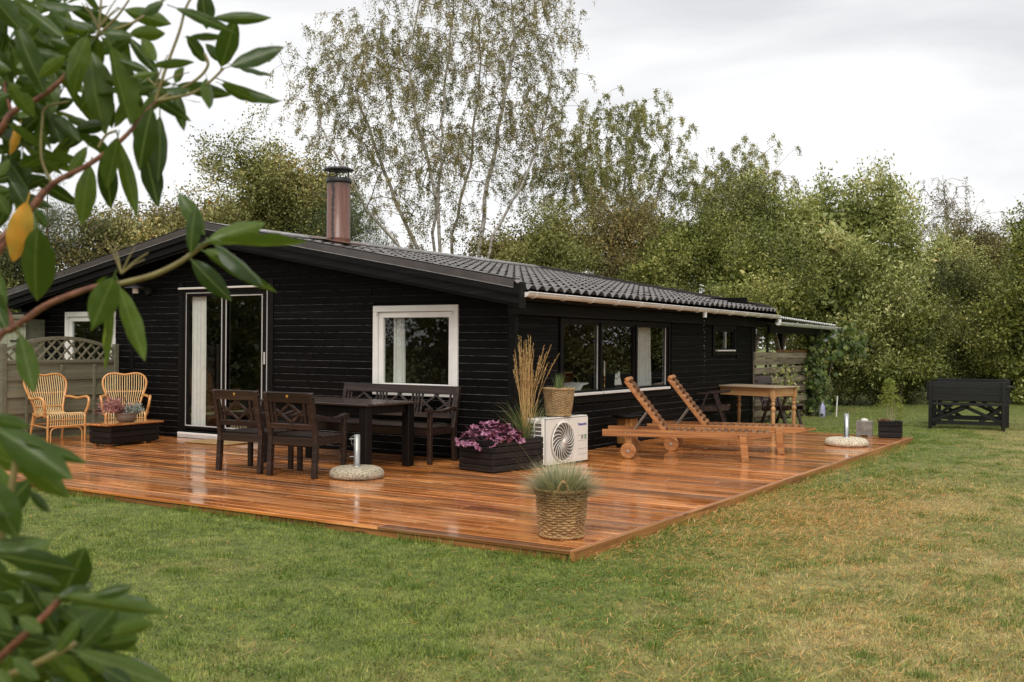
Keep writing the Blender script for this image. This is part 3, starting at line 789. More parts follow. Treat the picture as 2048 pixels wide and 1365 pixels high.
# ================================================================== dark garden furniture
m_brass = plain('brass_badge', (.55, .33, .08), rough=.35, metallic=.8)
def garden_seat(W, panels, name, label, cat, loc, rz_, group=None, top_mat=None):
    th = thing(name, label, cat, loc, rz_, group); hw = W / 2; M_ = m_brownwood
    back = lambda z: -.24 - (max(z - .40, 0)) * .20          # the back leans away
    for s_ in (-1, 1):
        b = MB(); x = s_ * (hw - .027)
        b.bar((x, -.262, 0), (x, -.235, .42), .052, .062, (0, 1, 0), .006)
        b.bar((x, -.235, .40), (x, back(.88) - .0, .885), .052, .055, (0, 1, 0), .006)
        b.build('rear_leg', M_, th)
        MB().bar((x, .235, 0), (x, .235, .605), .052, .05, (0, 1, 0), .006).build('front_leg', M_, th)
        prof = [(-.30, .640), (-.20, .655), (-.05, .628), (.08, .615), (.18, .628), (.27, .650), (.30, .640), (.29, .600), (.20, .592), (.08, .582), (-.06, .592), (-.2, .612), (-.30, .602)]
        MB().prism(prof, 'x', x - .032, x + .032).build('armrest', M_, th)
        MB().box((x, 0, .375), (.03, .44, .075), .004).build('side_rail', M_, th)
    MB().box((0, 0, 0), (W - .10, .028, .085), .004).build('apron', M_, th, (0, .235, .37))
    MB().box((0, 0, 0), (W - .10, .028, .085), .004).build('apron', M_, th, (0, -.240, .37))
    for k in range(6): MB().box((0, 0, 0), (W - .02 - (.10 if k in (0, 5) else 0), .070, .020), .004).build('seat_slat', M_, th, (0, .232 - k * .083, .425))
    prof = [(-hw + .0, .785), (hw, .785), (hw + .008, .84), (hw - .012, .885), (-hw + .012, .885), (-hw - .008, .84)]
    b = MB(); b.prism([(x_ * .985, z_ - .83) for x_, z_ in prof], 'y', -.02, .02); b.build('top_rail', M_, th, (0, back(.83) + .002, .83), (math.radians(11), 0, 0))
    b = MB(); b.box((0, 0, 0), (W - .10, .028, .06), .004); b.build('lower_back_rail', M_, th, (0, back(.53), .53), (math.radians(11), 0, 0))
    pw = (W - .11) / panels
    for p_ in range(panels):
        cx = -hw + .055 + pw * (p_ + .5)
        def bl(x0, z0, x1, z1, w=.026, dy=0): MB().bar((x0, back(z0) + dy, z0), (x1, back(z1) + dy, z1), w, .014, (0, 1, .2)).build('back_slat', M_, th)
        e = pw / 2
        for sx_ in (-1, 1):
            bl(cx + sx_ * (e - .022), .55, cx + sx_ * (e - .022), .795); bl(cx + sx_ * (e - .075), .55, cx + sx_ * (e - .075), .795)
        q = e - .09
        bl(cx - q, .64, cx + .03, .795, dy=.006); bl(cx - .03, .55, cx + q, .70, dy=.006)
        bl(cx + q, .64, cx - .03, .795, dy=-.006); bl(cx + .03, .55, cx - q, .70, dy=-.006)
    if panels == 1:
        b = MB(); b.lathe([(.017, 0), (.015, .003), (.004, .004)], n=16); b.build('brass_badge', m_brass, th, (.0, back(.84) - .022, .842), (math.radians(101), 0, 0))
    return th
garden_seat(.64, 1, 'garden_armchair', 'dark brown lattice back armchair left of the pair, nearer the glass door', 'armchair', (-1.95, -2.22, 0), math.radians(4), 'dark brown dining set on the deck')
garden_seat(.64, 1, 'garden_armchair', 'dark brown lattice back armchair right of the pair, nearer the parasol base', 'armchair', (-1.18, -2.22, 0), math.radians(5), 'dark brown dining set on the deck')
garden_seat(1.82, 3, 'garden_bench', 'long dark brown lattice back bench against the wall under the white window', 'bench', (-1.56, -.50, 0), math.radians(180), 'dark brown dining set on the deck')
tb = thing('dining_table', 'dark slatted rectangular garden table between the two armchairs and the bench', 'table', (-1.58, -1.32, 0), math.radians(-1.5), 'dark brown dining set on the deck')
TW, TD = 1.72, .90
m_tabletop = wood('wet_dark_tabletop', (.020, .011, .008), (.045, .026, .019), (.085, .055, .042), rough=.3, grain=26, perobj=.35, coat=.5)
m_tableleg = wood('near_black_table_leg', (.004, .003, .0025), (.009, .006, .005), (.015, .011, .009), rough=.45, grain=26, axis='z', spec=.2)
for k in range(7): MB().box((0, 0, 0), (TW, TD / 7 - .006, .024), .005).build('top_slat', m_tabletop, tb, (0, -TD / 2 + (k + .5) * TD / 7, .728))
for y_ in (-.36, .36): MB().box((0, 0, 0), (TW - .22, .028, .095), .003).build('apron', m_tableleg, tb, (0, y_, .668))
for x_ in (-.76, .76): MB().box((0, 0, 0), (.028, .70, .095), .003).build('apron', m_tableleg, tb, (x_, 0, .668))
for x_ in (-.765, .765):
    for y_ in (-.36, .36): MB().box((0, 0, 0), (.105, .105, .715), .008).build('leg', m_tableleg, tb, (x_, y_, .358))

# ================================================================== parasol bases
def aggregate(name, c_lo, c_hi, scale):
    m, t, p, o = new_mat(name)
    vo = t.nodes.new('ShaderNodeTexVoronoi'); vo.inputs['Scale'].default_value = scale; t.links.new(coords(t).outputs[0], vo.inputs['Vector'])
    sep = t.nodes.new('ShaderNodeSeparateColor'); t.links.new(vo.outputs['Color'], sep.inputs[0])
    mid = tuple((a + b) / 2 for a, b in zip(c_lo, c_hi))
    t.links.new(ramp(t, sep.outputs[0], [(.05, tuple(x * .35 for x in c_lo)), (.2, c_lo), (.55, mid), (1, c_hi)]), p.inputs['Base Color'])
    p.inputs['Roughness'].default_value = .75; bump(t, p, vo.outputs['Distance'], -.9, .008)
    return m
m_agg1 = aggregate('grey_pebble_concrete', (.20, .165, .105), (.58, .50, .36), 150)
m_agg2 = aggregate('cream_pebble_concrete', (.40, .31, .19), (.80, .72, .56), 130)
m_galv = plain('galvanised_steel', (.40, .40, .37), (.30, .30, .275), rough=.42, metallic=.75, scale=12)
m_galv2 = plain('brushed_steel', (.50, .51, .51), (.42, .43, .43), rough=.28, metallic=.9, scale=12)
def parasol_base(label, loc, R, H, tube_h, mt, mt2, bent):
    th = thing('parasol_base', label, 'parasol base', loc, .3, 'parasol bases')
    rr = random.Random(int(loc[0] * 100)); b = MB(); n = 56; prof = [(.90, 0), (.985, .10), (1.0, .35), (.975, .60), (.90, .82), (.76, .95), (.55, 1.0), (.10, 1.0)]; vs = []; fs = []
    for r_, z_ in prof:
        for k in range(n):
            a = 2 * math.pi * k / n; j = 1 + rr.gauss(0, .005); vs.append((R * r_ * j * math.cos(a), R * r_ * j * math.sin(a), H * z_ * (1 + rr.gauss(0, .012))))
    for i in range(len(prof) - 1):
        for k in range(n): fs.append((i * n + k, i * n + (k + 1) % n, (i + 1) * n + (k + 1) % n, (i + 1) * n + k))
    b.add(vs, fs, True); b.add(vs[-n:], [tuple(range(n))]); b.build('concrete_foot', mt, th)
    t_ = MB(); t_.lathe([(.033, H - .02), (.033, H + tube_h), (.0285, H + tube_h), (.0285, H + tube_h - .10)], n=20, cap=False); t_.lathe([(.044, H - .002), (.044, H + .006), (.033, H + .008)], n=20); t_.build('tube', mt2, th)
    if bent:
        for z_ in (.10, tube_h - .045): MB().cyl((-.03, -.0, H + z_), (-.075, -.02, H + z_), .005, n=6).build('clamp_screw', mt2, th)
        MB().tube([(-.035, -.01, H + tube_h - .01), (-.06, -.02, H + tube_h - .03), (-.05, -.02, H + tube_h - .10), (-.036, -.01, H + tube_h - .11)], .003, 6).build('clamp_screw', mt2, th)
    else:
        MB().cyl((.03, -.02, H + .04), (.037, -.027, H + .04), .007, n=8).build('clamp_screw', m_black_metal, th)
    return th
parasol_base('grey pebble concrete parasol base with steel tube beside the dining chairs', (-.60, -2.10, .001), .285, .115, .33, m_agg1, m_galv, True)
parasol_base('cream pebble concrete parasol base with steel tube near the far deck corner', (2.68, 4.58, .001), .300, .115, .335, m_agg2, m_galv2, False)

# ================================================================== woven baskets with plants
def basket_mat(name, d, m_, l):
    return plain(name, l, d, rough=.5, scale=14, var=.75, coat=.15, bmp=.2)
m_wicker1 = basket_mat('brown_willow_weave', (.17, .082, .025), (.25, .13, .045), (.56, .34, .145))
m_wicker2 = basket_mat('tan_willow_weave', (.17, .095, .033), (.25, .15, .06), (.50, .345, .165))
m_soil = plain('dark_soil', (.03, .02, .013), rough=.95, scale=40)
def basket(name, label, loc, r0, r1, H, rows, stakes, mt, rotz=0, handle=False):
    th = thing(name, label, 'basket', loc, rotz)
    def rad(z): u = z / H; return r0 + (r1 - r0) * (u ** .8)
    b = MB(); rr = random.Random(5); n = stakes * 4
    rh = H / rows
    for i in range(rows):
        z = (i + .5) * rh; ph = i % 2; pts = []
        for k in range(n):
            a = 2 * math.pi * k / n
            off = .0048 * math.cos(math.pi * (k / 4 + ph) ) * 1.0
            rr_ = rad(z) + off + rr.gauss(0, .0012); pts.append((rr_ * math.cos(a), rr_ * math.sin(a), z + rr.gauss(0, .0018)))
        b.tube(pts, rh * .49, 6, closed=True)
    b.build('weave', mt, th)
    st = MB()
    for k in range(stakes):
        a = 2 * math.pi * k / stakes; st.tube([((rad(z_) + .0015) * math.cos(a), (rad(z_)) * math.sin(a), z_) for z_ in np.linspace(0, H, 5)], .0055, 5)
    st.build('stakes', mt, th)
    for z_, q in ((H, 1.0), (.008, .96)):
        rm = MB()
        for j in range(3):
            pts = []
            for k in range(48):
                a = 2 * math.pi * k / 48; t_ = a * 11 + j * 2.094
                rr_ = rad(z_) + .002 + .009 * math.cos(t_); pts.append((rr_ * math.cos(a), rr_ * math.sin(a), z_ + .009 * math.sin(t_)))
            rm.tube(pts, .0075, 5, closed=True)
        rm.build('braided_rim', mt, th)
    MB().lathe([(rad(.01) - .016, .01), (rad(H * .5) - .016, H * .5), (rad(H * .97) - .016, H * .97)], n=28, cap=False).build('liner', m_soil, th)
    MB().lathe([(rad(H * .9) - .018, H * .88), (.01, H * .9)], n=28).build('soil', m_soil, th)
    if handle:
        hb = MB()
        for j in range(2):
            pts = []
            for u in np.linspace(0, 1, 16):
                a = math.radians(-80 + 28 * (u - .5) * 1.0); ww = u * 20 + j * math.pi
                rr_ = rad(H) + .004 + .007 * math.cos(ww); pts.append((rr_ * math.cos(a), rr_ * math.sin(a), H + .085 * math.sin(math.pi * u) + .006 * math.sin(ww) - .005))
            hb.tube(pts, .008, 6)
        hb.build('handle', mt, th)
    return th
def blades(n, base_r, L, lean, curve, width, rs, flat=.0, segs=4, droop=.5):
    """n arching grass blades from a tuft centre: returns V, F(quads)"""
    a = rs.uniform(0, 2 * math.pi, n); r = base_r * np.sqrt(rs.uniform(0, 1, n)); ln = L[0] + (L[1] - L[0]) * rs.uniform(0, 1, n) ** .8
    tilt = np.clip(lean[0] + (lean[1] - lean[0]) * np.sqrt(rs.uniform(0, 1, n)), 0, 1.6); da = a + rs.normal(0, .5, n)
    P = np.stack([r * np.cos(a), r * np.sin(a), np.zeros(n)], 1); out = []
    side_ = np.stack([-np.sin(da), np.cos(da), np.zeros(n)], 1)
    for i in range(segs + 1):
        u = i / segs
        w = width * (1 - u) ** .7 + .0002
        out.append(P - side_ * w); out.append(P + side_ * w)
        if i < segs:
            th_ = tilt + curve * u * u * 2 * droop * rs.uniform(.6, 1.3, n)
            d = np.stack([np.sin(th_) * np.cos(da), np.sin(th_) * np.sin(da), np.cos(th_)], 1); P = P + d * (ln / segs)[:, None]
    V = np.stack(out, 1).reshape(-1, 3); k = 2 * (segs + 1); F = []
    base = (np.arange(n) * k)[:, None]
    for i in range(segs): F.append(base + np.array([2 * i, 2 * i + 1, 2 * i + 3, 2 * i + 2]))
    F = np.stack(F, 1).reshape(-1, 4)
    return V, F
m_fescue = leaf_mat('blue_green_fescue', [(0, (.12, .15, .09)), (.35, (.25, .275, .175)), (.7, (.40, .40, .27)), (.88, (.52, .45, .28)), (1, (.58, .46, .27))], .5, .2, gain=1.2)
m_straw = leaf_mat('dry_straw', [(0, (.27, .165, .06)), (.5, (.43, .28, .11)), (1, (.58, .42, .20))], .6, .15, gain=1.2)
m_strapleaf = leaf_mat('green_strap_leaf', [(0, (.06, .12, .025)), (.6, (.14, .22, .06)), (.85, (.40, .36, .18)), (1, (.55, .45, .26))], .45, .25)
b1 = basket('woven_basket', 'brown woven willow basket on the near corner of the deck', (2.82, -3.80, .008), .155, .184, .335, 19, 28, m_wicker1, .4, True)
fg = thing('fescue_grass', 'tuft of blue green fescue grass growing from the brown basket on the deck corner', 'ornamental grass', (2.82, -3.80, .285))
rs = np.random.default_rng(5)
V, F = blades(2300, .085, (.23, .32), (.0, 1.45), .25, .0027, rs)
link('blades', np_mesh('blades', V, F, m_fescue, np.clip(np.repeat(rs.uniform(0, 1, 2300), 4) * .8 + np.tile([-.15, -.02, .12, .3], 2300), 0, 1)), fg)['kind'] = 'stuff'
V2, F2 = blades(60, .10, (.34, .55), (.25, 1.25), .45, .0014, rs)
link('dry_stalks', np_mesh('dry_stalks', V2, F2, m_straw, np.repeat(rs.uniform(0, 1, 60), 4)), fg)['kind'] = 'stuff'

# air conditioner
m_ac = plain('off_white_enamel', (.80, .77, .70), (.72, .69, .62), rough=.4, scale=3, coat=.2)
m_ac_dark = plain('dark_fan_cavity', (.13, .115, .095), rough=.6)
m_ac_mid = plain('grey_beige_fins', (.42, .375, .31), (.28, .25, .21), rough=.5, scale=60)
AW, AH, AD = .84, .53, .30
ac = thing('heat_pump_unit', 'white outdoor heat pump unit with round fan grille standing on the deck by the wall', 'heat pump', (.47, .22, .02), math.radians(90 - 5))
# local: x along the width, -y is the front
MB().box((0, .02, AH / 2), (AW, AD - .04, AH), .012).build('casing', m_ac, ac)
FCX, FCZ, FR = -.105, .255, .225
fp = MB(); n = 64
# front plate with a round opening
ring = [(FCX + FR * math.cos(2 * math.pi * k / n), FCZ + FR * math.sin(2 * math.pi * k / n)) for k in range(n)]
outer = []
for k in range(n):
    c_, s_ = math.cos(2 * math.pi * k / n), math.sin(2 * math.pi * k / n); tt = 1e9
    for lim, comp, o0 in ((AW / 2 - .006, c_, FCX), (-AW / 2 + .006, c_, FCX), (AH - .008, s_, FCZ), (.006, s_, FCZ)):
        if abs(comp) > 1e-9:
            q = (lim - o0) / comp
            if q > 0: tt = min(tt, q)
    outer.append((FCX + tt * c_, FCZ + tt * s_))
for cx_, cz_ in ((AW / 2 - .006, AH - .008), (AW / 2 - .006, .006), (-AW / 2 + .006, AH - .008), (-AW / 2 + .006, .006)):
    k = min(range(n), key=lambda i: (outer[i][0] - cx_) ** 2 + (outer[i][1] - cz_) ** 2); outer[k] = (cx_, cz_)
vs = [(x_, -.158, z_) for x_, z_ in ring] + [(x_, -.158, z_) for x_, z_ in outer] + [(x_, -.128, z_) for x_, z_ in outer] + [(x_, -.131, z_) for x_, z_ in ring]
fs = []
for k in range(n):
    k2 = (k + 1) % n; fs += [(k, n + k, n + k2, k2), (n + k, 2 * n + k, 2 * n + k2, n + k2), (k, k2, 3 * n + k2, 3 * n + k)]
fp.add(vs, fs); fp.build('front_panel', m_ac, ac)
for z_ in (.31, .245, .15, .085): MB().box((.30, -.1585, z_), (.20, .003, .003)).build('panel_groove', m_ac_mid, ac)
MB().box((0, -.1, AH + .004), (AW - .01, .10, .012), .004).build('top_lip', m_ac, ac)
fd = MB(); fd.lathe([(FR - .002, 0), (.01, 0)], n=48); fan = fd.build('fan_cavity', m_ac_dark, ac, (FCX, -.1315, FCZ), (math.radians(90), 0, 0))
gr = MB()
for r_ in np.arange(.04, FR - .008, .0125): gr.tube([(r_ * math.cos(a), 0, r_ * math.sin(a)) for a in np.linspace(0, 2 * math.pi, 48, endpoint=False)], .0018, 4, closed=True)
gr.build('grille_rings', m_ac_mid, ac, (FCX, -.166, FCZ))
sp = MB()
for k in range(20):
    a0 = 2 * math.pi * k / 20; sp.tube([((.03 + (FR - .03) * u) * math.cos(a0 + u * .95), -.004 * math.sin(math.pi * u), (.03 + (FR - .03) * u) * math.sin(a0 + u * .95)) for u in np.linspace(0, 1, 9)], .0042, 5)
sp.build('grille_spokes', m_ac, ac, (FCX, -.172, FCZ))
b = MB(); b.tube([(FR * math.cos(a), 0, FR * math.sin(a)) for a in np.linspace(0, 2 * math.pi, 64, endpoint=False)], .010, 8, closed=True); b.build('grille_rim', m_ac, ac, (FCX, -.163, FCZ))
b = MB(); b.lathe([(.030, 0), (.030, .010), (.026, .014), (.004, .015)], n=24); b.build('grille_hub', m_ac, ac, (FCX, -.170, FCZ), (math.radians(90), 0, 0))
b = MB()
for k in range(38):
    a = math.radians(120 + k * 3.3); b.bar(((FR - .004) * math.cos(a), -.004, (FR - .004) * math.sin(a)), ((FR + .028) * math.cos(a), .002, (FR + .028) * math.sin(a)), .004, .004)
b.build('grille_louvres', m_ac_mid, ac, (FCX, -.163, FCZ))
sd_ = MB(); sd_.box((-AW / 2 - .001, .02, .36), (.004, .20, .26)); sd_.build('side_opening', m_ac_dark, ac)
b = MB()
for k in range(6): b.box((-AW / 2 - .005, .02, .245 + k * .047), (.012, .21, .011), .002)
for y_ in (-.085, .02, .125): b.box((-AW / 2 - .006, y_, .36), (.010, .010, .27), .002)
b.build('side_grille', m_ac, ac)
for x_ in (-.28, .28): MB().box((x_, .02, -.010), (.06, .30, .02), .003).build('foot', m_ac_dark, ac)
def lettering(name, text, size, mt, parent, loc, rot, bold=0.0, shear=0.0):
    cu_ = bpy.data.curves.new(name, 'FONT'); cu_.body = text; cu_.size = size; cu_.extrude = .0006; cu_.offset = bold; cu_.align_x = 'CENTER'; cu_.shear = shear
    tmp = bpy.data.objects.new('tmp_text', cu_); COL.objects.link(tmp)
    dg = bpy.context.evaluated_depsgraph_get(); me = bpy.data.meshes.new_from_object(tmp.evaluated_get(dg)); me.name = name
    bpy.data.objects.remove(tmp); bpy.data.curves.remove(cu_)
    me.materials.clear(); me.materials.append(mt)
    return link(name, me, parent, loc, rot)
lettering('brand_lettering', 'Panasonic', .046, plain('blue_print', (.02, .05, .36), rough=.5), ac, (.295, -.1595, .425), (math.radians(90), 0, 0), .0012)
MB().box((.362, -.160, .285), (.042, .002, .046), .001).build('energy_sticker', plain('green_sticker', (.10, .30, .12), rough=.5), ac)
lettering('sticker_text', 'ECO', .016, plain('white_print', (.8, .8, .78), rough=.5), ac, (.362, -.1618, .279), (math.radians(90), 0, 0))
b = MB()
for z_, w_ in ((.300, .05), (.288, .04), (.276, .045), (.266, .02)): b.box((.295, -.1600, z_), (w_, .0016, .006))
b.build('spec_lines', plain('grey_print', (.18, .18, .17), rough=.6), ac)
b2 = basket('woven_basket', 'tan woven basket with bulb leaves standing on top of the heat pump', (.50, .20, .572), .135, .180, .31, 22, 26, m_wicker2, 0)
bp = thing('bulb_plant', 'tuft of green strap leaves and dry stems growing from the tan basket', 'plant', (.50, .20, .845))
V, F = blades(46, .05, (.14, .25), (.0, .35), .3, .004, np.random.default_rng(8)); link('leaves', np_mesh('leaves', V, F, m_strapleaf, np.repeat(np.random.default_rng(1).uniform(0, .8, 46), 4)), bp)
V, F = blades(60, .11, (.08, .22), (.5, 1.5), .6, .003, np.random.default_rng(9)); link('dry_leaves', np_mesh('dry_leaves', V, F, m_strapleaf, np.repeat(np.random.default_rng(2).uniform(.55, 1, 60), 4)), bp)

# ================================================================== planters of black boards
def planter(name, label, loc, rz_, LX, LY, H, rows, group=None, mt=None):
    th = thing(name, label, 'planter', loc, rz_, group); mt = mt or m_black_trim; bh = H / rows
    for i in range(rows):
        z_ = .012 + (i + .5) * bh; off = .004 * (1 if i % 2 else 0)
        for s_ in (-1, 1):
            MB().box((0, 0, 0), (LX, .03, bh - .005), .005).build('board', mt, th, (0, s_ * (LY / 2 - .015 + off * .5), z_))
            MB().box((0, 0, 0), (LY - .062, .03, bh - .005), .005).build('board', mt, th, (s_ * (LX / 2 - .015 + off * .5), 0, z_), (0, 0, math.pi / 2))
    MB().box((0, 0, H - .045), (LX - .07, LY - .07, .03)).build('soil', m_soil, th)
    MB().box((0, 0, .012), (LX - .04, LY - .04, .02)).build('base', mt, th)
    return th
m_black_plank = wood('black_planter_boards', (.006, .005, .0045), (.014, .011, .010), (.035, .029, .026), rough=.45, grain=24, bmp=.5, perobj=.5, coat=.05, spec=.25)
planter('planter_box', 'long black planter box with purple leaves and tall dry grass by the house corner', (.22, -.52, 0), math.radians(-9), .52, .96, .34, 5, None, m_black_plank)
# purple coral bells
m_heuch = leaf_mat('purple_coral_bell_leaf', [(0, (.030, .005, .016)), (.4, (.12, .022, .062)), (.75, (.34, .10, .19)), (1, (.55, .26, .36))], .38, .15, gain=.8)
def lobed_leaf(seed):
    r_ = np.random.default_rng(seed); n = 28; V = [(0, 0, .006)]; 
    for ring, q in ((1, .55), (2, 1.0)):
        for k in range(n):
            a = 2 * math.pi * k / n; lob = .80 + .20 * abs(math.cos(a * 3.5)) ; rr_ = q * lob * (1 if ring == 1 else 1 + r_.normal(0, .04))
            if abs(((a + math.pi) % (2 * math.pi)) - math.pi) > 2.8: rr_ *= .45
            V.append((rr_ * math.cos(a) * .5, rr_ * math.sin(a) * .5, (.05 if ring == 2 else .03) * math.sin(a * 7 + seed) * q + (-.10 * q * q)))
    T = [(0, 1 + k, 1 + (k + 1) % n) for k in range(n)]
    Q = [(1 + k, 1 + n + k, 1 + n + (k + 1) % n, 1 + (k + 1) % n) for k in range(n)]
    me = bpy.data.meshes.new('purple_leaf'); me.from_pydata(V, [], T + Q); me.materials.append(m_heuch)
    a_ = me.attributes.new('rnd', 'FLOAT', 'FACE')
    a_.data.foreach_set('value', np.clip([.12 + (.35 * (k % 4 != 0)) + r_.uniform(0, .5) for k in range(n)] + [.25 + .55 * (k % 4 != 0) + r_.uniform(-.1, .25) for k in range(n)], 0, 1).astype(np.float32)); me.update()
    return me
hm = [lobed_leaf(i) for i in range(4)]
hp = thing('coral_bells', 'mound of purple pink coral bells spilling over the long black planter', 'plant', (.22, -.52, .30), math.radians(-9))
rr = random.Random(4)
for k in range(150):
    u = rr.uniform(-1, 1); v_ = rr.uniform(-1, 1)
    if u * u + v_ * v_ > 1: continue
    x_, y_ = u * .34 - .03, v_ * .36 - .22
    z_ = .05 + .17 * (1 - u * u - v_ * v_) + rr.uniform(-.03, .03)
    if u < -.6 or v_ < -.75: z_ -= .05
    l_ = link('leaf', hm[k % 4], hp, (x_, y_, z_), (rr.gauss(0, .35) - v_ * .0 - (-v_) * .55, rr.gauss(0, .35) + u * .55, rr.uniform(0, 6.28))); s_ = rr.uniform(.085, .14); l_.scale = (s_, s_, s_)
b = MB()
for k in range(40):
    x_, y_ = rr.uniform(-.25, .22), rr.uniform(-.48, .02); b.tube([(x_ * .3, y_ * .5 - .1, 0), (x_, y_, rr.uniform(.06, .2))], .0025, 4)
b.build('stems', plain('purple_stem', (.12, .03, .05), rough=.6), hp)
# tall feather reed grass
tg = thing('feather_reed_grass', 'tall straw coloured reed grass rising from the long black planter', 'ornamental grass', (.30, -.18, .30))
rs = np.random.default_rng(21); n_ = 58; b = MB(); hv = []; hf = []
seedV = []; seedF = []
for k in range(n_):
    a = rs.uniform(0, 6.28); ln = rs.uniform(.75, 1.22); tl = abs(rs.normal(0, .085)) + (.20 if k % 11 == 0 else 0); dx, dy = math.cos(a), math.sin(a)
    if k % 11 == 0: dx, dy = .8, .55
    pts = []
    for u in np.linspace(0, 1, 7):
        q = tl * (.5 * u + .55 * u * u) * ln; pts.append((.05 * math.cos(a * 3) + dx * q, .05 * math.sin(a * 3) + dy * q, u * ln * math.cos(tl * u * .8)))
    b.tube(pts, [.0024, .0024, .0022, .0021, .002, .0018, .001], 4)
    P = np.array(pts)
    for q in range(46):
        u = .70 + .30 * q / 46; i = min(int(u * 6), 5); f_ = u * 6 - i; c_ = P[i] * (1 - f_) + P[i + 1] * f_
        d = np.array([dx, dy, 0]) * .2 + rs.normal(0, .35, 3) + np.array([0, 0, 1.0]); d /= np.linalg.norm(d)
        w_ = np.cross(d, rs.normal(0, 1, 3)); w_ /= np.linalg.norm(w_); L_ = .026 * (1.3 - abs(q / 46 - .4)); o_ = len(seedV)
        seedV += [c_, c_ + d * L_ * .5 + w_ * .0022, c_ + d * L_, c_ + d * L_ * .5 - w_ * .0022]; seedF.append((o_, o_ + 1, o_ + 2, o_ + 3))
m_stalk = plain('straw_stalk', (.64, .42, .17), (.48, .29, .10), rough=.5, scale=4)
b.build('stalks', m_stalk, tg)['kind'] = 'stuff'
link('seed_heads', np_mesh('seed_heads', seedV, seedF, m_straw, rs.uniform(0, 1, len(seedF))), tg)['kind'] = 'stuff'
V, F = blades(240, .07, (.25, .62), (.05, .75), .9, .0028, rs); link('leaf_blades', np_mesh('leaf_blades', V, F, m_strapleaf, np.repeat(rs.uniform(.25, 1, 240), 4)), tg)['kind'] = 'stuff'
V, F = blades(60, .05, (.25, .40), (.2, 1.2), 1.2, .002, rs); o = link('drooping_sedge', np_mesh('drooping_sedge', V, F, m_strapleaf, np.repeat(rs.uniform(.3, .9, 60), 4)), tg, (-.16, .05, 0)); o['kind'] = 'stuff'

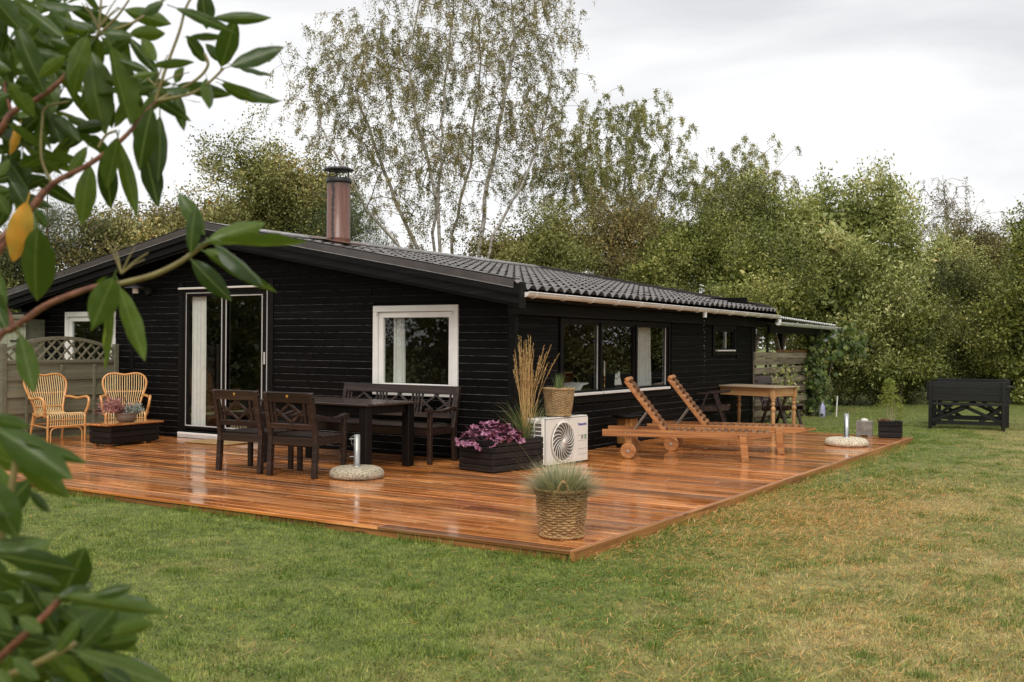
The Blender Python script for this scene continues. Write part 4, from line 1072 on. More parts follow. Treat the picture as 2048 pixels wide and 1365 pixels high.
# ================================================================== sun loungers
m_teak = wood('orange_oiled_teak', (.17, .058, .016), (.38, .155, .046), (.58, .28, .10), rough=.46, grain=30, perobj=.32, coat=.12)
m_teak_wet = wood('wet_teak_slat', (.22, .09, .04), (.44, .21, .10), (.62, .40, .25), rough=.24, grain=20, perobj=.4, coat=.6)
m_screw = plain('steel_screw', (.55, .52, .45), rough=.35, metallic=.8)
def lounger(label, loc, rz_):
    th = thing('sun_lounger', label, 'sun lounger', loc, rz_, 'wooden sun loungers')
    W, L, zt = .60, 2.03, .355
    rail = [(0, zt - .085), (0, zt), (1.95, zt), (2.01, zt - .006), (2.035, zt - .022), (2.035, zt - .040), (2.01, zt - .052), (1.90, zt - .064), (1.82, zt - .085)]
    for y_ in (0, W - .03): MB().prism(rail, 'y', y_, y_ + .030).build('side_rail', m_teak, th)
    HX = .79; hz = zt - .01
    ins = .036
    for k in range(15):
        x_ = HX + .045 + k * .083; MB().box((0, 0, 0), (.054, W - 2 * ins + .003, .020), .003).build('seat_slat', m_teak_wet, th, (x_, W / 2, zt - .009))
    for y_ in (ins + .012, W - ins - .012): MB().box((HX + .62, y_, zt - .045), (1.26, .022, .035)).build('seat_bearer', m_teak, th)
    # raised back
    A = math.radians(128); ca_, sa_ = math.cos(A), math.sin(A); BL = .80
    def bp_(s, t_): return Vector((HX + s * ca_ + t_ * sa_, 0, hz + s * sa_ - t_ * ca_))
    for y_ in (ins, W - ins - .026):
        p0, p1 = bp_(-.02, -.028), bp_(BL, -.028); q = MB(); q.bar((p0.x, y_ + .013, p0.z), (p1.x, y_ + .013, p1.z), .050, .026, (0, 1, 0), .006); q.build('back_rail', m_teak, th)
    for k in range(11):
        c_ = bp_(.05 + k * .0735, .004); MB().box((0, 0, 0), (.040, W - 2 * ins - .052, .016), .003).build('back_slat', m_teak_wet, th, (c_.x, W / 2, c_.z), (0, -A, 0))
    c_ = bp_(BL - .005, -.006); MB().box((0, 0, 0), (.055, W - .06, .05), .012).build('head_rail', m_teak, th, (c_.x, W / 2, c_.z), (0, -A, 0))
    for y_ in (ins + .03, W - ins - .03):
        a0 = bp_(.34, -.05); MB().tube([(a0.x, y_, a0.z), (.36, y_, zt - .03)], .006, 8).build('prop_rod', m_screw, th)
    MB().box((.36, W / 2, zt - .05), (.04, W - .07, .03), .003).build('cross_rail', m_teak, th)
    for y_, s_ in ((-.014, -1), (W + .014, 1)):
        b = MB(); b.bar((1.70, y_, zt - .02), (1.735, y_, 0), .088, .040, (0, 1, 0), .006); b.build('leg', m_teak, th)
        MB().bar((.325, y_ * .0 + (.045 if s_ < 0 else W - .045), zt - .04), (.325, .045 if s_ < 0 else W - .045, .12), .035, .07, (1, 0, 0), .004).build('wheel_leg', m_teak, th)
        for x_, z_ in ((1.675, zt - .035), (1.745, zt - .035), (1.735, .05), (.285, zt - .04), (.345, zt - .04), (.82, zt - .035)):
            yy = (y_ - s_ * -.021) if x_ > 1.5 else (-.001 if s_ < 0 else W + .001)
            MB().cyl((x_, yy - s_ * .002, z_), (x_, yy + s_ * .004, z_), .007, n=8).build('screw', m_screw, th)
        wb = MB(); wy = -.03 if s_ < 0 else W + .03
        wh = MB(); wh.lathe([(.092, -.02), (.098, -.014), (.098, .014), (.092, .02)], n=32)
        w_ = wh.build('wheel', m_teak, th, (.325, wy, .098), (math.radians(90), .5, 0))
        hb = MB(); hb.lathe([(.017, -.026), (.017, .026)], n=14); hb.build('wheel_hub', m_screw, w_)
        gv = MB()
        for a_ in (0, 1.57, 3.14, 4.71): gv.bar((0, 0, .0203), (.09 * math.cos(a_), .09 * math.sin(a_), .0203), .0025, .001)
        for a_ in (0, 1.57, 3.14, 4.71): gv.bar((0, 0, -.0203), (.09 * math.cos(a_), .09 * math.sin(a_), -.0203), .0025, .001)
        gv.build('wheel_joint', m_brownwood, w_)
    MB().cyl((.325, -.03, .098), (.325, W + .03, .098), .010, n=8).build('axle', m_screw, th)
    return th
lounger('orange wooden sun lounger nearer the camera, its back raised', (.60, 1.12, 0), math.radians(20))
lounger('orange wooden sun lounger farther from the camera, beside the pine table', (.66, 2.29, 0), math.radians(17.5))
st = thing('side_stool', 'low side table with dark octagonal top and yellow wood post behind the nearer lounger', 'side table', (.26, 2.52, 0))
MB().lathe([(.20, .405), (.215, .412), (.215, .440), (.205, .447)], n=8).build('top', m_black_trim, st)
for x_, y_ in ((-.055, -.055), (.055, -.055), (-.055, .055), (.055, .055)): MB().box((0, 0, 0), (.105, .105, .36), .01).build('post', wood('yellow_pine_post', (.25, .10, .02), (.42, .19, .045), (.52, .27, .08), rough=.5, grain=24, axis='z') if (x_, y_) == (-.055, -.055) else bpy.data.materials['yellow_pine_post'], st, (x_, y_, .225))
MB().lathe([(.16, 0), (.155, .045)], n=8).build('foot', m_black_trim, st)

# ================================================================== pine table with turned legs
m_pine = wood('worn_golden_pine', (.26, .125, .045), (.44, .25, .10), (.56, .36, .17), rough=.5, grain=16, perobj=.2, knots=True)
m_pine_v = wood('worn_golden_pine_leg', (.26, .125, .045), (.44, .25, .10), (.56, .36, .17), rough=.5, grain=16, perobj=.2, axis='z')
m_pine_top = wood('grey_weathered_pine', (.20, .14, .085), (.34, .26, .17), (.45, .37, .27), rough=.55, grain=14, perobj=.15, coat=.15)
pt = thing('pine_table', 'old pine table with turned legs and grey top near the slat screen', 'table', (.555, 6.86, 0), math.radians(-14))
TX, TY, TZ = 1.20, .74, .725
for k in range(4): MB().box((0, 0, 0), (TX + .04, (TY + .04) / 4 - .002, .025), .006).build('top_board', m_pine_top, pt, (0, -(TY + .04) / 2 + (k + .5) * (TY + .04) / 4, TZ - .012))
for s_ in (-1, 1):
    MB().box((0, 0, 0), (TX - .16, .022, .135), .003).build('apron', m_pine, pt, (0, s_ * (TY / 2 - .05), TZ - .095))
    MB().box((0, 0, 0), (TY - .16, .022, .135), .003).build('apron', m_pine, pt, (s_ * (TX / 2 - .05), 0, TZ - .095), (0, 0, math.pi / 2))
legprof = [(.018, 0), (.022, .01), (.026, .06), (.033, .20), (.036, .27), (.028, .30), (.024, .315), (.040, .335), (.043, .36), (.036, .385), (.024, .40), (.022, .41), (.034, .425), (.036, .45), (.026, .47), (.024, .48), (.037, .495), (.037, .515), (.030, .53)]
for sx_ in (-1, 1):
    for sy_ in (-1, 1):
        lg = MB(); lg.lathe(legprof, n=18); lg.box((0, 0, .615), (.078, .078, .17), .005); lg.build('turned_leg', m_pine_v, pt, (sx_ * (TX / 2 - .05), sy_ * (TY / 2 - .05), 0))

def aframe_chair(label, loc, rz_):
    """slatted chair on splayed A-legs; local +y is the front"""
    th = thing('slatted_garden_chair', label, 'chair', loc, rz_, 'dark slatted chairs by the pine table'); M_ = m_brownwood
    W = .54
    for s_ in (-1, 1):
        x = s_ * (W / 2 - .02)
        MB().bar((x, .27, 0), (x, .05, .64), .062, .032, (0, 1, 0), .005).build('front_leg', M_, th)
        MB().bar((x, -.29, 0), (x, -.04, .64), .062, .032, (0, 1, 0), .005).build('rear_leg', M_, th)
        MB().bar((x, .31, .655), (x, -.34, .60), .065, .028, (0, 0, 1), .006).build('armrest', M_, th)
        MB().bar((x * .9, .30, .38), (x * .9, -.26, .345), .026, .07, (0, 0, 1), .004).build('seat_rail', M_, th)
        MB().bar((x * .9, -.20, .33), (x * .9, -.40, .86), .07, .026, (0, 1, 0), .004).build('back_post', M_, th)
        MB().cyl((s_ * (W / 2), .13, .40), (s_ * (W / 2 + .008), .13, .40), .009, n=8).build('bolt', m_screw, th)
        MB().cyl((s_ * (W / 2), -.33, .60), (s_ * (W / 2 + .008), -.33, .60), .009, n=8).build('bolt', m_screw, th)
    for k in range(6): MB().box((0, 0, 0), (W - .09, .075, .018), .004).build('seat_slat', M_, th, (0, .27 - k * .092, .420 - k * .006))
    for k in range(5):
        z_ = .47 + k * .088; MB().box((0, 0, 0), (W - .10, .018, .072), .004).build('back_slat', M_, th, (0, -.20 - (z_ - .33) * .377 + .02, z_), (math.radians(20), 0, 0))
    MB().box((0, 0, 0), (W - .02, .024, .09), .008).build('top_rail', M_, th, (0, -.20 - (.885 - .33) * .377 + .02, .885), (math.radians(20), 0, 0))
    return th
aframe_chair('dark slatted garden chair at the left end of the pine table, facing it', (.12, 5.95, 0), math.radians(-72))
aframe_chair('dark slatted garden chair behind the pine table, its back to the house', (.66, 7.95, GZ), math.radians(-104))

# ================================================================== small things at the far deck corner
m_conc = plain('rough_grey_concrete', (.26, .235, .205), (.15, .135, .115), rough=.85, scale=14, bmp=.5)
cbk = thing('concrete_block', 'grey hollow concrete block with a white stone on it at the far deck edge', 'block', (2.50, 6.34, 0), math.radians(12))
b = MB(); b.prism([(-.12, 0), (-.06, 0), (-.045, .025), (.045, .025), (.06, 0), (.12, 0), (.12, .235), (-.12, .235)], 'y', -.11, .11); b.build('block_body', m_conc, cbk)
stn = MB()
stn.lathe([(.058, -.012), (.062, 0), (.052, .018), (.028, .030), (.004, .034)], n=20)
tag(stn.build('white_stone', plain('white_pebble', (.72, .68, .60), rough=.6), None, (2.50, 6.33, .2465)), 'smooth white stone resting on the grey concrete block', 'stone')
planter('planter_box', 'small black planter box with a feathery green sapling at the far deck corner', (2.90, 6.30, 0), math.radians(9), .34, .26, .25, 3, None, m_black_plank)
m_conifer = leaf_mat('yellow_green_feather_foliage', [(0, (.13, .17, .03)), (.5, (.25, .30, .06)), (1, (.40, .42, .12))], .6, .35)
cf = thing('feathery_sapling', 'thin feathery yellow green sapling growing in the small black planter', 'sapling', (2.90, 6.30, .21))
rs = np.random.default_rng(31); P = []; D = []
b = MB()
for (dx, dy, h) in ((-.06, .0, .40), (.03, .02, .60), (.10, 0, .36), (-.02, .05, .44)):
    pts = [(dx * .3, dy * .3, 0), (dx * .9, dy, h * .5), (dx * .5 + .01, dy, h)]; b.tube(pts, [.006, .005, .003], 5)
b.build('stems', plain('pale_sapling_bark', (.42, .33, .22), rough=.7), cf)
n_ = 1500; u = rs.uniform(0, 1, n_); zc = .26 + .42 * u; rmax = .15 * (1 - u) ** .7 * (1 + .5 * np.sin(u * 23)) + .02; a = rs.uniform(0, 6.28, n_); r_ = rmax * np.sqrt(rs.uniform(0, 1, n_))
P = np.stack([r_ * np.cos(a) - .015, r_ * np.sin(a), zc], 1)
n2 = 240; P2 = np.stack([rs.normal(.13, .025, n2), rs.normal(0, .03, n2), rs.uniform(.05, .35, n2)], 1); P = np.concatenate([P, P2])
D = rs.normal(0, .55, (len(P), 3)); D[:, 2] += .55
D /= np.linalg.norm(D, axis=1)[:, None]; S = rs.uniform(.03, .07, len(P)); Wd = np.cross(D, rs.normal(0, 1, (len(P), 3))); Wd /= np.linalg.norm(Wd, axis=1)[:, None]
V = np.stack([P, P + D * S[:, None] * .5 + Wd * .0045, P + D * S[:, None], P + D * S[:, None] * .5 - Wd * .0045], 1).reshape(-1, 3); F = np.arange(len(V)).reshape(-1, 4)
link('foliage', np_mesh('foliage', V, F, m_conifer, rs.uniform(0, 1, len(F))), cf)
m_redleaf = leaf_mat('reddish_ground_leaf', [(0, (.10, .03, .02)), (.6, (.25, .08, .05)), (1, (.34, .18, .10))], .5, .2)
P = np.stack([rs.normal(-.10, .05, 130), rs.normal(0, .05, 130), rs.uniform(.0, .065, 130)], 1); D = rs.normal(0, 1, (130, 3)); D[:, 2] = abs(D[:, 2]); D /= np.linalg.norm(D, axis=1)[:, None]; Wd = np.cross(D, rs.normal(0, 1, (130, 3))); Wd /= np.linalg.norm(Wd, axis=1)[:, None]
V = np.stack([P, P + D * .015 + Wd * .010, P + D * .032, P + D * .015 - Wd * .010], 1).reshape(-1, 3)
o = link('low_leaves', np_mesh('low_leaves', V, np.arange(len(V)).reshape(-1, 4), m_redleaf, rs.uniform(0, 1, 130)), cf)

# ================================================================== black bench set on the lawn
m_bset = wood('black_painted_bench', (.004, .004, .0045), (.008, .008, .009), (.014, .014, .016), rough=.26, grain=20, perobj=.25, coat=.2, spec=.45)
def high_bench(label, loc, rz_):
    """bench with tall boarded back; local -y is the back side"""
    th = thing('high_back_bench', label, 'bench', loc, rz_, 'black bench and table set on the lawn'); L = 1.32
    for s_ in (-1, 1):
        x = s_ * (L / 2 - .06)
        MB().box((0, 0, 0), (.055, .085, .86), .004).build('back_post', m_bset, th, (x, -.20, .43))
        MB().box((0, 0, 0), (.055, .085, .43), .004).build('front_post', m_bset, th, (x, .17, .215))
        MB().box((0, 0, 0), (.045, .36, .07), .003).build('side_rail', m_bset, th, (x, -.015, .09))
        MB().box((0, 0, 0), (.045, .36, .07), .003).build('side_rail', m_bset, th, (x, -.015, .395))
    for k, z_ in enumerate((.80, .685, .57)): MB().box((0, 0, 0), (L, .026, .112), .003).build('back_board', m_bset, th, (0, -.143, z_))
    for k in range(4): MB().box((0, 0, 0), (L, .105, .028), .004).build('seat_board', m_bset, th, (0, -.19 + k * .112 + .05, .448))
    MB().box((0, 0, 0), (L - .16, .045, .06), .003).build('stretcher', m_bset, th, (0, -.02, .115))
    for s_ in (-1, 1):
        MB().bar((s_ * .58, -.05, .13), (s_ * -.05, -.05, .42), .06, .04, (0, 1, 0), .003).build('cross_brace', m_bset, th)
        MB().bar((s_ * .60, .03, .40), (s_ * .22, .03, .13), .06, .04, (0, 1, 0), .003).build('cross_brace', m_bset, th)
    return th
BR = math.radians(9); BX, BY = 3.43, 9.85
high_bench('black high back bench on the lawn, its back to the camera', (BX, BY, GZ), BR)
bt = thing('lawn_table', 'black plank table standing between the two black benches on the lawn', 'table', (BX - math.sin(BR) * .86, BY + math.cos(BR) * .86, GZ), BR, 'black bench and table set on the lawn')
for k in range(6): MB().box((0, 0, 0), (1.50, .118, .03), .004).build('top_board', m_bset, bt, (.06, -.305 + k * .122, .745))
for s_ in (-1, 1):
    for q in (-1, 1): MB().box((0, 0, 0), (.075, .075, .73), .004).build('leg', m_bset, bt, (s_ * .62 + .06, q * .26, .365))
    MB().box((0, 0, 0), (.05, .46, .07), .003).build('side_rail', m_bset, bt, (s_ * .62 + .06, 0, .69)); MB().box((0, 0, 0), (.05, .46, .07), .003).build('side_rail', m_bset, bt, (s_ * .62 + .06, 0, .14))
    MB().bar((s_ * .58 + .06, 0, .16), (.06, 0, .66), .06, .045, (0, 1, 0), .003).build('cross_brace', m_bset, bt)
MB().box((0, 0, 0), (1.20, .05, .07), .003).build('stretcher', m_bset, bt, (.06, 0, .15))
high_bench('black high back bench on the far side of the lawn table, facing the camera', (BX - math.sin(BR) * 1.72 + .12, BY + math.cos(BR) * 1.72, GZ), BR + math.pi)

# ================================================================== rattan chairs, box table, doormat
m_rattan = plain('orange_rattan_frame', (.70, .35, .12), (.56, .25, .075), rough=.35, scale=8, coat=.35)
m_cane = plain('pale_cane', (.84, .60, .30), (.70, .45, .19), rough=.4, scale=9, coat=.25)
m_wrap = plain('cane_binding', (.58, .33, .13), (.40, .20, .07), rough=.5, scale=40)
def spline(pts, n=24):
    pts = [Vector(p) for p in pts]; out = []; P = [pts[0] * 2 - pts[1]] + pts + [pts[-1] * 2 - pts[-2]]; m_ = len(pts) - 1
    for i in range(n + 1):
        t_ = i / n * m_; k = min(int(t_), m_ - 1); u = t_ - k; a, b_, c_, d_ = P[k], P[k + 1], P[k + 2], P[k + 3]
        out.append(.5 * ((2 * b_) + (c_ - a) * u + (2 * a - 5 * b_ + 4 * c_ - d_) * u * u + (3 * b_ - a - 3 * c_ + d_) * u ** 3))
    return out
def rattan_chair(label, loc, rz_):
    """local +x is the front"""
    th = thing('rattan_armchair', label, 'armchair', loc, rz_, 'rattan armchairs by the fence')
    # back outline (y = half width) in a plane leaning back
    def bpt(h, y): return (-.20 - .30 * (h - .38) - .02, y, h)
    top = .92
    def halfw(h): return .20 + .10 * max(0, min(1, (h - .40) / .30)) ** 1.2
    outl = [(.33, -.20), (.45, -.205), (.58, -.245), (.72, -.295), (.83, -.300), (.905, -.24), (.925, -.14), (.905, 0), (.925, .14), (.905, .24), (.83, .300), (.72, .295), (.58, .245), (.45, .205), (.33, .20)]
    MB().tube(spline([bpt(h, y) for h, y in outl], 60), .017, 9).build('back_hoop', m_rattan, th)
    def ztop(y):
        a = abs(y); return .905 + .020 * math.exp(-((a - .14) / .07) ** 2) - max(0, a - .2) * .5 - .01
    N = 17
    for k in range(N):
        u = (k / (N - 1) - .5) * 2; yb = u * .195; yt = u * .265; ys_ = u * .255
        zt = ztop(yt); pts = [bpt(zt, yt), bpt(.70, u * .262), bpt(.55, u * .222), (-.245, yb, .42), (-.17, yb, .375), (-.05, u * .215, .365), (.12, u * .24, .385), (.23, ys_, .392), (.285, ys_, .365), (.292, ys_, .30), (.285, ys_, .225)]
        MB().tube(spline(pts, 30), .0068, 5).build('cane', m_cane, th)
    for h, w_ in ((.66, .275), (.47, .20)): MB().tube(spline([bpt(h, -w_), (bpt(h, 0)[0] - .012, 0, h), bpt(h, w_)], 8), .009, 6).build('cross_cane', m_rattan, th)
    MB().tube([(.296, -.25, .305), (.296, .25, .305)], .007, 6).build('cross_cane', m_rattan, th)
    for s_ in (-1, 1):
        arm = [bpt(.60, s_ * .26), (-.20, s_ * .30, .600), (-.05, s_ * .325, .585), (.10, s_ * .335, .605), (.22, s_ * .335, .610), (.285, s_ * .325, .565), (.285, s_ * .31, .47), (.25, s_ * .29, .385), (.24, s_ * .28, .34)]
        MB().tube(spline(arm, 40), .019, 9).build('armrest', m_rattan, th)
        fr = [(-.26, s_ * .215, .37), (-.05, s_ * .25, .345), (.15, s_ * .27, .365), (.27, s_ * .268, .36), (.292, s_ * .268, .30), (.285, s_ * .268, .0)]
        MB().tube(spline(fr, 24), .015, 8).build('front_leg', m_rattan, th)
        MB().tube(spline([(-.24, s_ * .215, .38), (-.27, s_ * .225, .2), (-.31, s_ * .235, 0)], 8), .015, 8).build('rear_leg', m_rattan, th)
        MB().tube([(-.30, s_ * .23, .215), (.285, s_ * .268, .200)], .010, 7).build('stretcher', m_rattan, th)
        MB().tube(spline([(-.28, s_ * .228, .12), (-.15, s_ * .24, .30), (-.05, s_ * .25, .335)], 8), .009, 6).build('brace', m_rattan, th)
        MB().tube(spline([(.288, s_ * .225, .0), (.288, s_ * .225, .13), (.288, s_ * .19, .185), (.288, s_ * .10, .20), (.288, 0, .20)], 16), .010, 7).build('front_hoop', m_rattan, th)
        b = MB(); b.tube([(.262, s_ * .297, .41), (.245, s_ * .284, .355)], .024, 9); b.tube([(bpt(.60, 0)[0], s_ * .255, .60), (bpt(.60, 0)[0] + .04, s_ * .27, .602)], .023, 9); b.tube([(.287, s_ * .268, .225), (.287, s_ * .268, .18)], .020, 9)
        b.build('binding', m_wrap, th)
    MB().tube([(.288, -.268, .215), (.288, .268, .215)], .013, 8).build('front_rail', m_rattan, th)
    MB().tube([(-.30, -.23, .215), (-.30, .23, .215)], .010, 7).build('rear_rail', m_rattan, th)
    return th
rattan_chair('honey rattan armchair farther left, turned towards the box table', (-6.75, -1.40, 0), math.radians(-8))
rattan_chair('honey rattan armchair nearer the glass door, facing the camera', (-6.33, -.58, 0), math.radians(-36))
bx_ = planter('box_table', 'low black board box with an orange plank lid in front of the rattan chairs', (-5.52, -1.20, .028), math.radians(3), .40, .84, .235, 3, None, m_black_plank)
bx_['category'] = 'box'
for k in range(3): MB().box((0, 0, 0), (1.0 - .04, .148, .024), .004).build('lid_plank', m_deck, bx_, (-.155 + k * .153, 0, .262), (0, 0, math.pi / 2))
for x_ in (-.13, .13):
    for y_ in (-.36, .36): MB().box((x_, y_, -.006), (.06, .06, .040), .003).build('foot', m_teak, bx_)
fb_ = thing('flower_bowl', 'grey brown bowl with pink heather and silver foliage on the box table', 'flower pot', (-5.52, -1.18, .302))
MB().lathe([(.09, 0), (.125, .02), (.140, .08), (.143, .115), (.150, .12), (.150, .13), (.135, .13), (.130, .10), (.01, .10)], n=28).build('bowl', plain('taupe_glazed_clay', (.22, .18, .145), (.16, .125, .10), rough=.4, coat=.2), fb_)
m_heather = leaf_mat('pink_heather', [(0, (.16, .05, .05)), (.35, (.40, .16, .17)), (.75, (.60, .31, .32)), (1, (.70, .46, .45))], .6, .25)
m_silver = leaf_mat('silver_foliage', [(0, (.17, .20, .17)), (.5, (.33, .37, .33)), (1, (.50, .54, .48))], .7, .15)
m_brownsprig = leaf_mat('brown_heather_stem', [(0, (.07, .03, .015)), (1, (.17, .085, .04))], .7, .1)
rs = np.random.default_rng(44)
def sprigs(n, cen, spread, ln, dirmean, leafn, ls, mt, name, parent, radius=.02):
    P = []; D = []
    for k in range(n):
        d0 = np.array(dirmean) + rs.normal(0, .38, 3); d0[2] = abs(d0[2]) * .8; d0 /= np.linalg.norm(d0); L_ = ln * rs.uniform(.6, 1.1); st_ = np.array(cen) + rs.normal(0, 1, 3) * np.array(spread)
        for q in range(leafn):
            u = (q + rs.uniform()) / leafn; P.append(st_ + d0 * L_ * u + np.array([0, 0, -.25 * u * u * L_])); D.append(d0 + rs.normal(0, .6, 3))
    P = np.array(P); D = np.array(D); D /= np.linalg.norm(D, axis=1)[:, None]; W_ = np.cross(D, rs.normal(0, 1, D.shape)); W_ /= np.linalg.norm(W_, axis=1)[:, None]
    V = np.stack([P, P + D * ls * .5 + W_ * ls * .3, P + D * ls, P + D * ls * .5 - W_ * ls * .3], 1).reshape(-1, 3); F = np.arange(len(V)).reshape(-1, 4)
    return link(name, np_mesh(name, V, F, mt, np.clip(rs.uniform(0, 1, len(F)), 0, 1)), parent)
sprigs(70, (-.02, -.09, .12), (.03, .04, .01), .36, (-.10, -.55, .85), 40, .019, m_heather, 'heather', fb_)
sprigs(40, (-.02, -.05, .10), (.03, .04, .01), .13, (.2, -.35, .7), 22, .014, m_brownsprig, 'heather_stems', fb_)
sprigs(90, (.01, .06, .12), (.04, .05, .012), .17, (.1, .45, .9), 26, .024, m_silver, 'silver_foliage', fb_)
m_coir = plain('coir_mat', (.42, .27, .11), (.24, .14, .055), rough=.95, scale=60, bmp=.8)
dm = MB(); dm.box((0, 0, .011), (.80, .46, .020), .006); tag(dm.build('doormat', m_coir, None, (-4.62, -.36, .002), (0, 0, math.radians(4))), 'straw coloured coir doormat in front of the sliding glass door', 'doormat')
# bottle and a light stake in the bed by the screen
bo = thing('plastic_bottle', 'small blue and white bottle on the ground by the vine', 'bottle', (.36, 11.55, GZ))
MB().lathe([(.06, 0), (.065, .02), (.065, .20), (.05, .25), (.022, .28), (.022, .31)], n=16).build('body', plain('blue_bottle_plastic', (.20, .20, .50), (.55, .55, .62), rough=.35, scale=9), bo)
MB().lathe([(.027, .305), (.027, .345)], n=14).build('cap', m_white, bo)
tag(MB().cyl((.60, 11.75, GZ), (.62, 11.75, .36), .014, n=8).build('white_stake', m_white), 'thin white stake standing beside the blue bottle', 'stake')
# ================================================================== trees and shrubs
def leaf_quads(P, D, L, aspect, r_, fold=.35, upbias=0.0):
    """diamond leaves folded along the midrib; returns V and quad F (two triangles each when rendered)"""
    n = len(P); D = D / np.linalg.norm(D, axis=1)[:, None]
    N = r_.normal(0, 1, (n, 3)); N[:, 2] += upbias
    W = np.cross(D, N); W /= np.maximum(np.linalg.norm(W, axis=1), 1e-6)[:, None]; U = np.cross(W, D)
    L = L[:, None]
    V = np.stack([P, P + D * L * .45 + W * L * aspect * .5 + U * L * fold * aspect * .5, P + D * L, P + D * L * .45 - W * L * aspect * .5 + U * L * fold * aspect * .5], 1).reshape(-1, 3)
    return V, np.arange(4 * n).reshape(-1, 4)
def frusta(A, B, ra, rb, n):
    d = B - A; L = np.maximum(np.linalg.norm(d, axis=1), 1e-6)[:, None]; t = d / L
    a = np.where(np.abs(t[:, 2:3]) < .9, np.array([[0, 0, 1.0]]), np.array([[1.0, 0, 0]])); u = np.cross(a, t); u /= np.linalg.norm(u, axis=1)[:, None]; w = np.cross(t, u)
    rings = []
    for P, r in ((A - t * ra[:, None] * .3, ra), (B, rb)):
        for k in range(n):
            q = 2 * math.pi * k / n; rings.append(P + (u * math.cos(q) + w * math.sin(q)) * r[:, None])
    V = np.stack(rings, 1).reshape(-1, 3); base = (np.arange(len(A)) * 2 * n)[:, None]
    F = np.concatenate([base + np.array([k, (k + 1) % n, n + (k + 1) % n, n + k]) for k in range(n)])
    return V, F
def sample_blobs(blobs, n, r_, shell=.5, clump=0.0):
    if clump > 0:                      # boughs: tips gather round fewer centres and leave gaps between them
        c = sample_blobs(blobs, max(12, n // 9), r_, shell); i = r_.integers(0, len(c), n); return c[i] + r_.normal(0, 1, (n, 3)) * clump * np.array([1, 1, .75])
    w = np.array([b[1][0] * b[1][1] * b[1][2] for b in blobs]) ** .75; w = w / w.sum(); idx = r_.choice(len(blobs), n, p=w)
    v = r_.normal(0, 1, (n, 3)); v /= np.linalg.norm(v, axis=1)[:, None]; rad = r_.uniform(0, 1, n) ** (1 / 3.0); rad = rad * (1 - shell) + shell * np.maximum(rad, r_.uniform(.75, 1, n))
    rad = np.where(r_.uniform(0, 1, n) < .13, rad * r_.uniform(1.05, 1.42, n), rad); v[:, 2] = np.where(rad > 1.02, np.abs(v[:, 2]) + .2, v[:, 2]); C = np.array([b[0] for b in blobs]); R_ = np.array([b[1] for b in blobs]); return C[idx] + v * R_[idx] * rad[:, None]
def skeleton(stems, tips, r_, step=.4, lift=.25, tipr=.006, pexp=2.3, prefer=.25):
    nodes = []; par = []; dep = []
    for st in stems:
        st = np.array(st, float); d = np.linalg.norm(np.diff(st, axis=0), axis=1); last = -1; L = 0
        for i in range(len(st) - 1):
            k = max(1, int(d[i] / step))
            for j in range(k):
                p = st[i] + (st[i + 1] - st[i]) * j / k
                if not (i == 0 and j == 0): p = p + r_.normal(0, .025, 3)
                nodes.append(p); par.append(last); dep.append(L); last = len(nodes) - 1; L += d[i] / k
        nodes.append(st[-1]); par.append(last); dep.append(L)
    N0 = len(nodes); cap = N0 + 40 * len(tips); X = np.zeros((cap, 3)); X[:N0] = nodes; Dp = np.zeros(cap); Dp[:N0] = dep; m_ = N0
    order = np.argsort(np.min(np.linalg.norm(tips[:, None, :] - X[None, :N0], axis=2), axis=1)); tipidx = []
    for ti in order:
        tp = tips[ti]; v = tp - X[:m_]; dd = np.linalg.norm(v, axis=1); cost = dd + prefer * Dp[:m_] * .15 + np.where(v[:, 2] < 0, -v[:, 2] * .5, 0)
        j = int(np.argmin(cost)); k = max(2, int(dd[j] / step) + 1); a = X[j]; ctrl = a + (tp - a) * .5 + np.array([0, 0, lift * dd[j] * .5]) + r_.normal(0, .06, 3) * dd[j]
        last = j
        for q in range(1, k + 1):
            u = q / k; X[m_] = (1 - u) ** 2 * a + 2 * u * (1 - u) * ctrl + u * u * tp; par.append(last); Dp[m_] = Dp[last] + dd[j] / k; last = m_; m_ += 1
        tipidx.append(last)
    X = X[:m_]; par = np.array(par); rad = np.zeros(m_); nch = np.zeros(m_)
    acc = np.zeros(m_)
    for i in range(m_ - 1, -1, -1):
        rad[i] = max(tipr, acc[i] ** (1 / pexp))
        if par[i] >= 0: acc[par[i]] += rad[i] ** pexp
    return X, par, rad, np.array(tipidx)
m_bark_b = None
def bark(name, c1, c2, c3, scale=(5, 5, 5), rough=.8):
    m, t, p, o = new_mat(name); n = noise(t, coords(t, 'Object', scale).outputs[0], 1.0, 6, .65, .6)
    t.links.new(ramp(t, n, [(.32, c1), (.46, c2), (.7, c3)]), p.inputs['Base Color']); p.inputs['Roughness'].default_value = rough; bump(t, p, n, .5, .02); return m
m_birch = bark('white_birch_bark', (.035, .028, .022), (.38, .34, .29), (.60, .56, .50), (3, 3, 9))
m_twig = bark('brown_twig_bark', (.06, .042, .03), (.12, .09, .065), (.20, .16, .12))
m_trunk = bark('grey_brown_bark', (.045, .034, .024), (.11, .085, .06), (.19, .15, .11))
m_pinebark = bark('pine_bark', (.05, .028, .018), (.12, .065, .04), (.2, .12, .075))
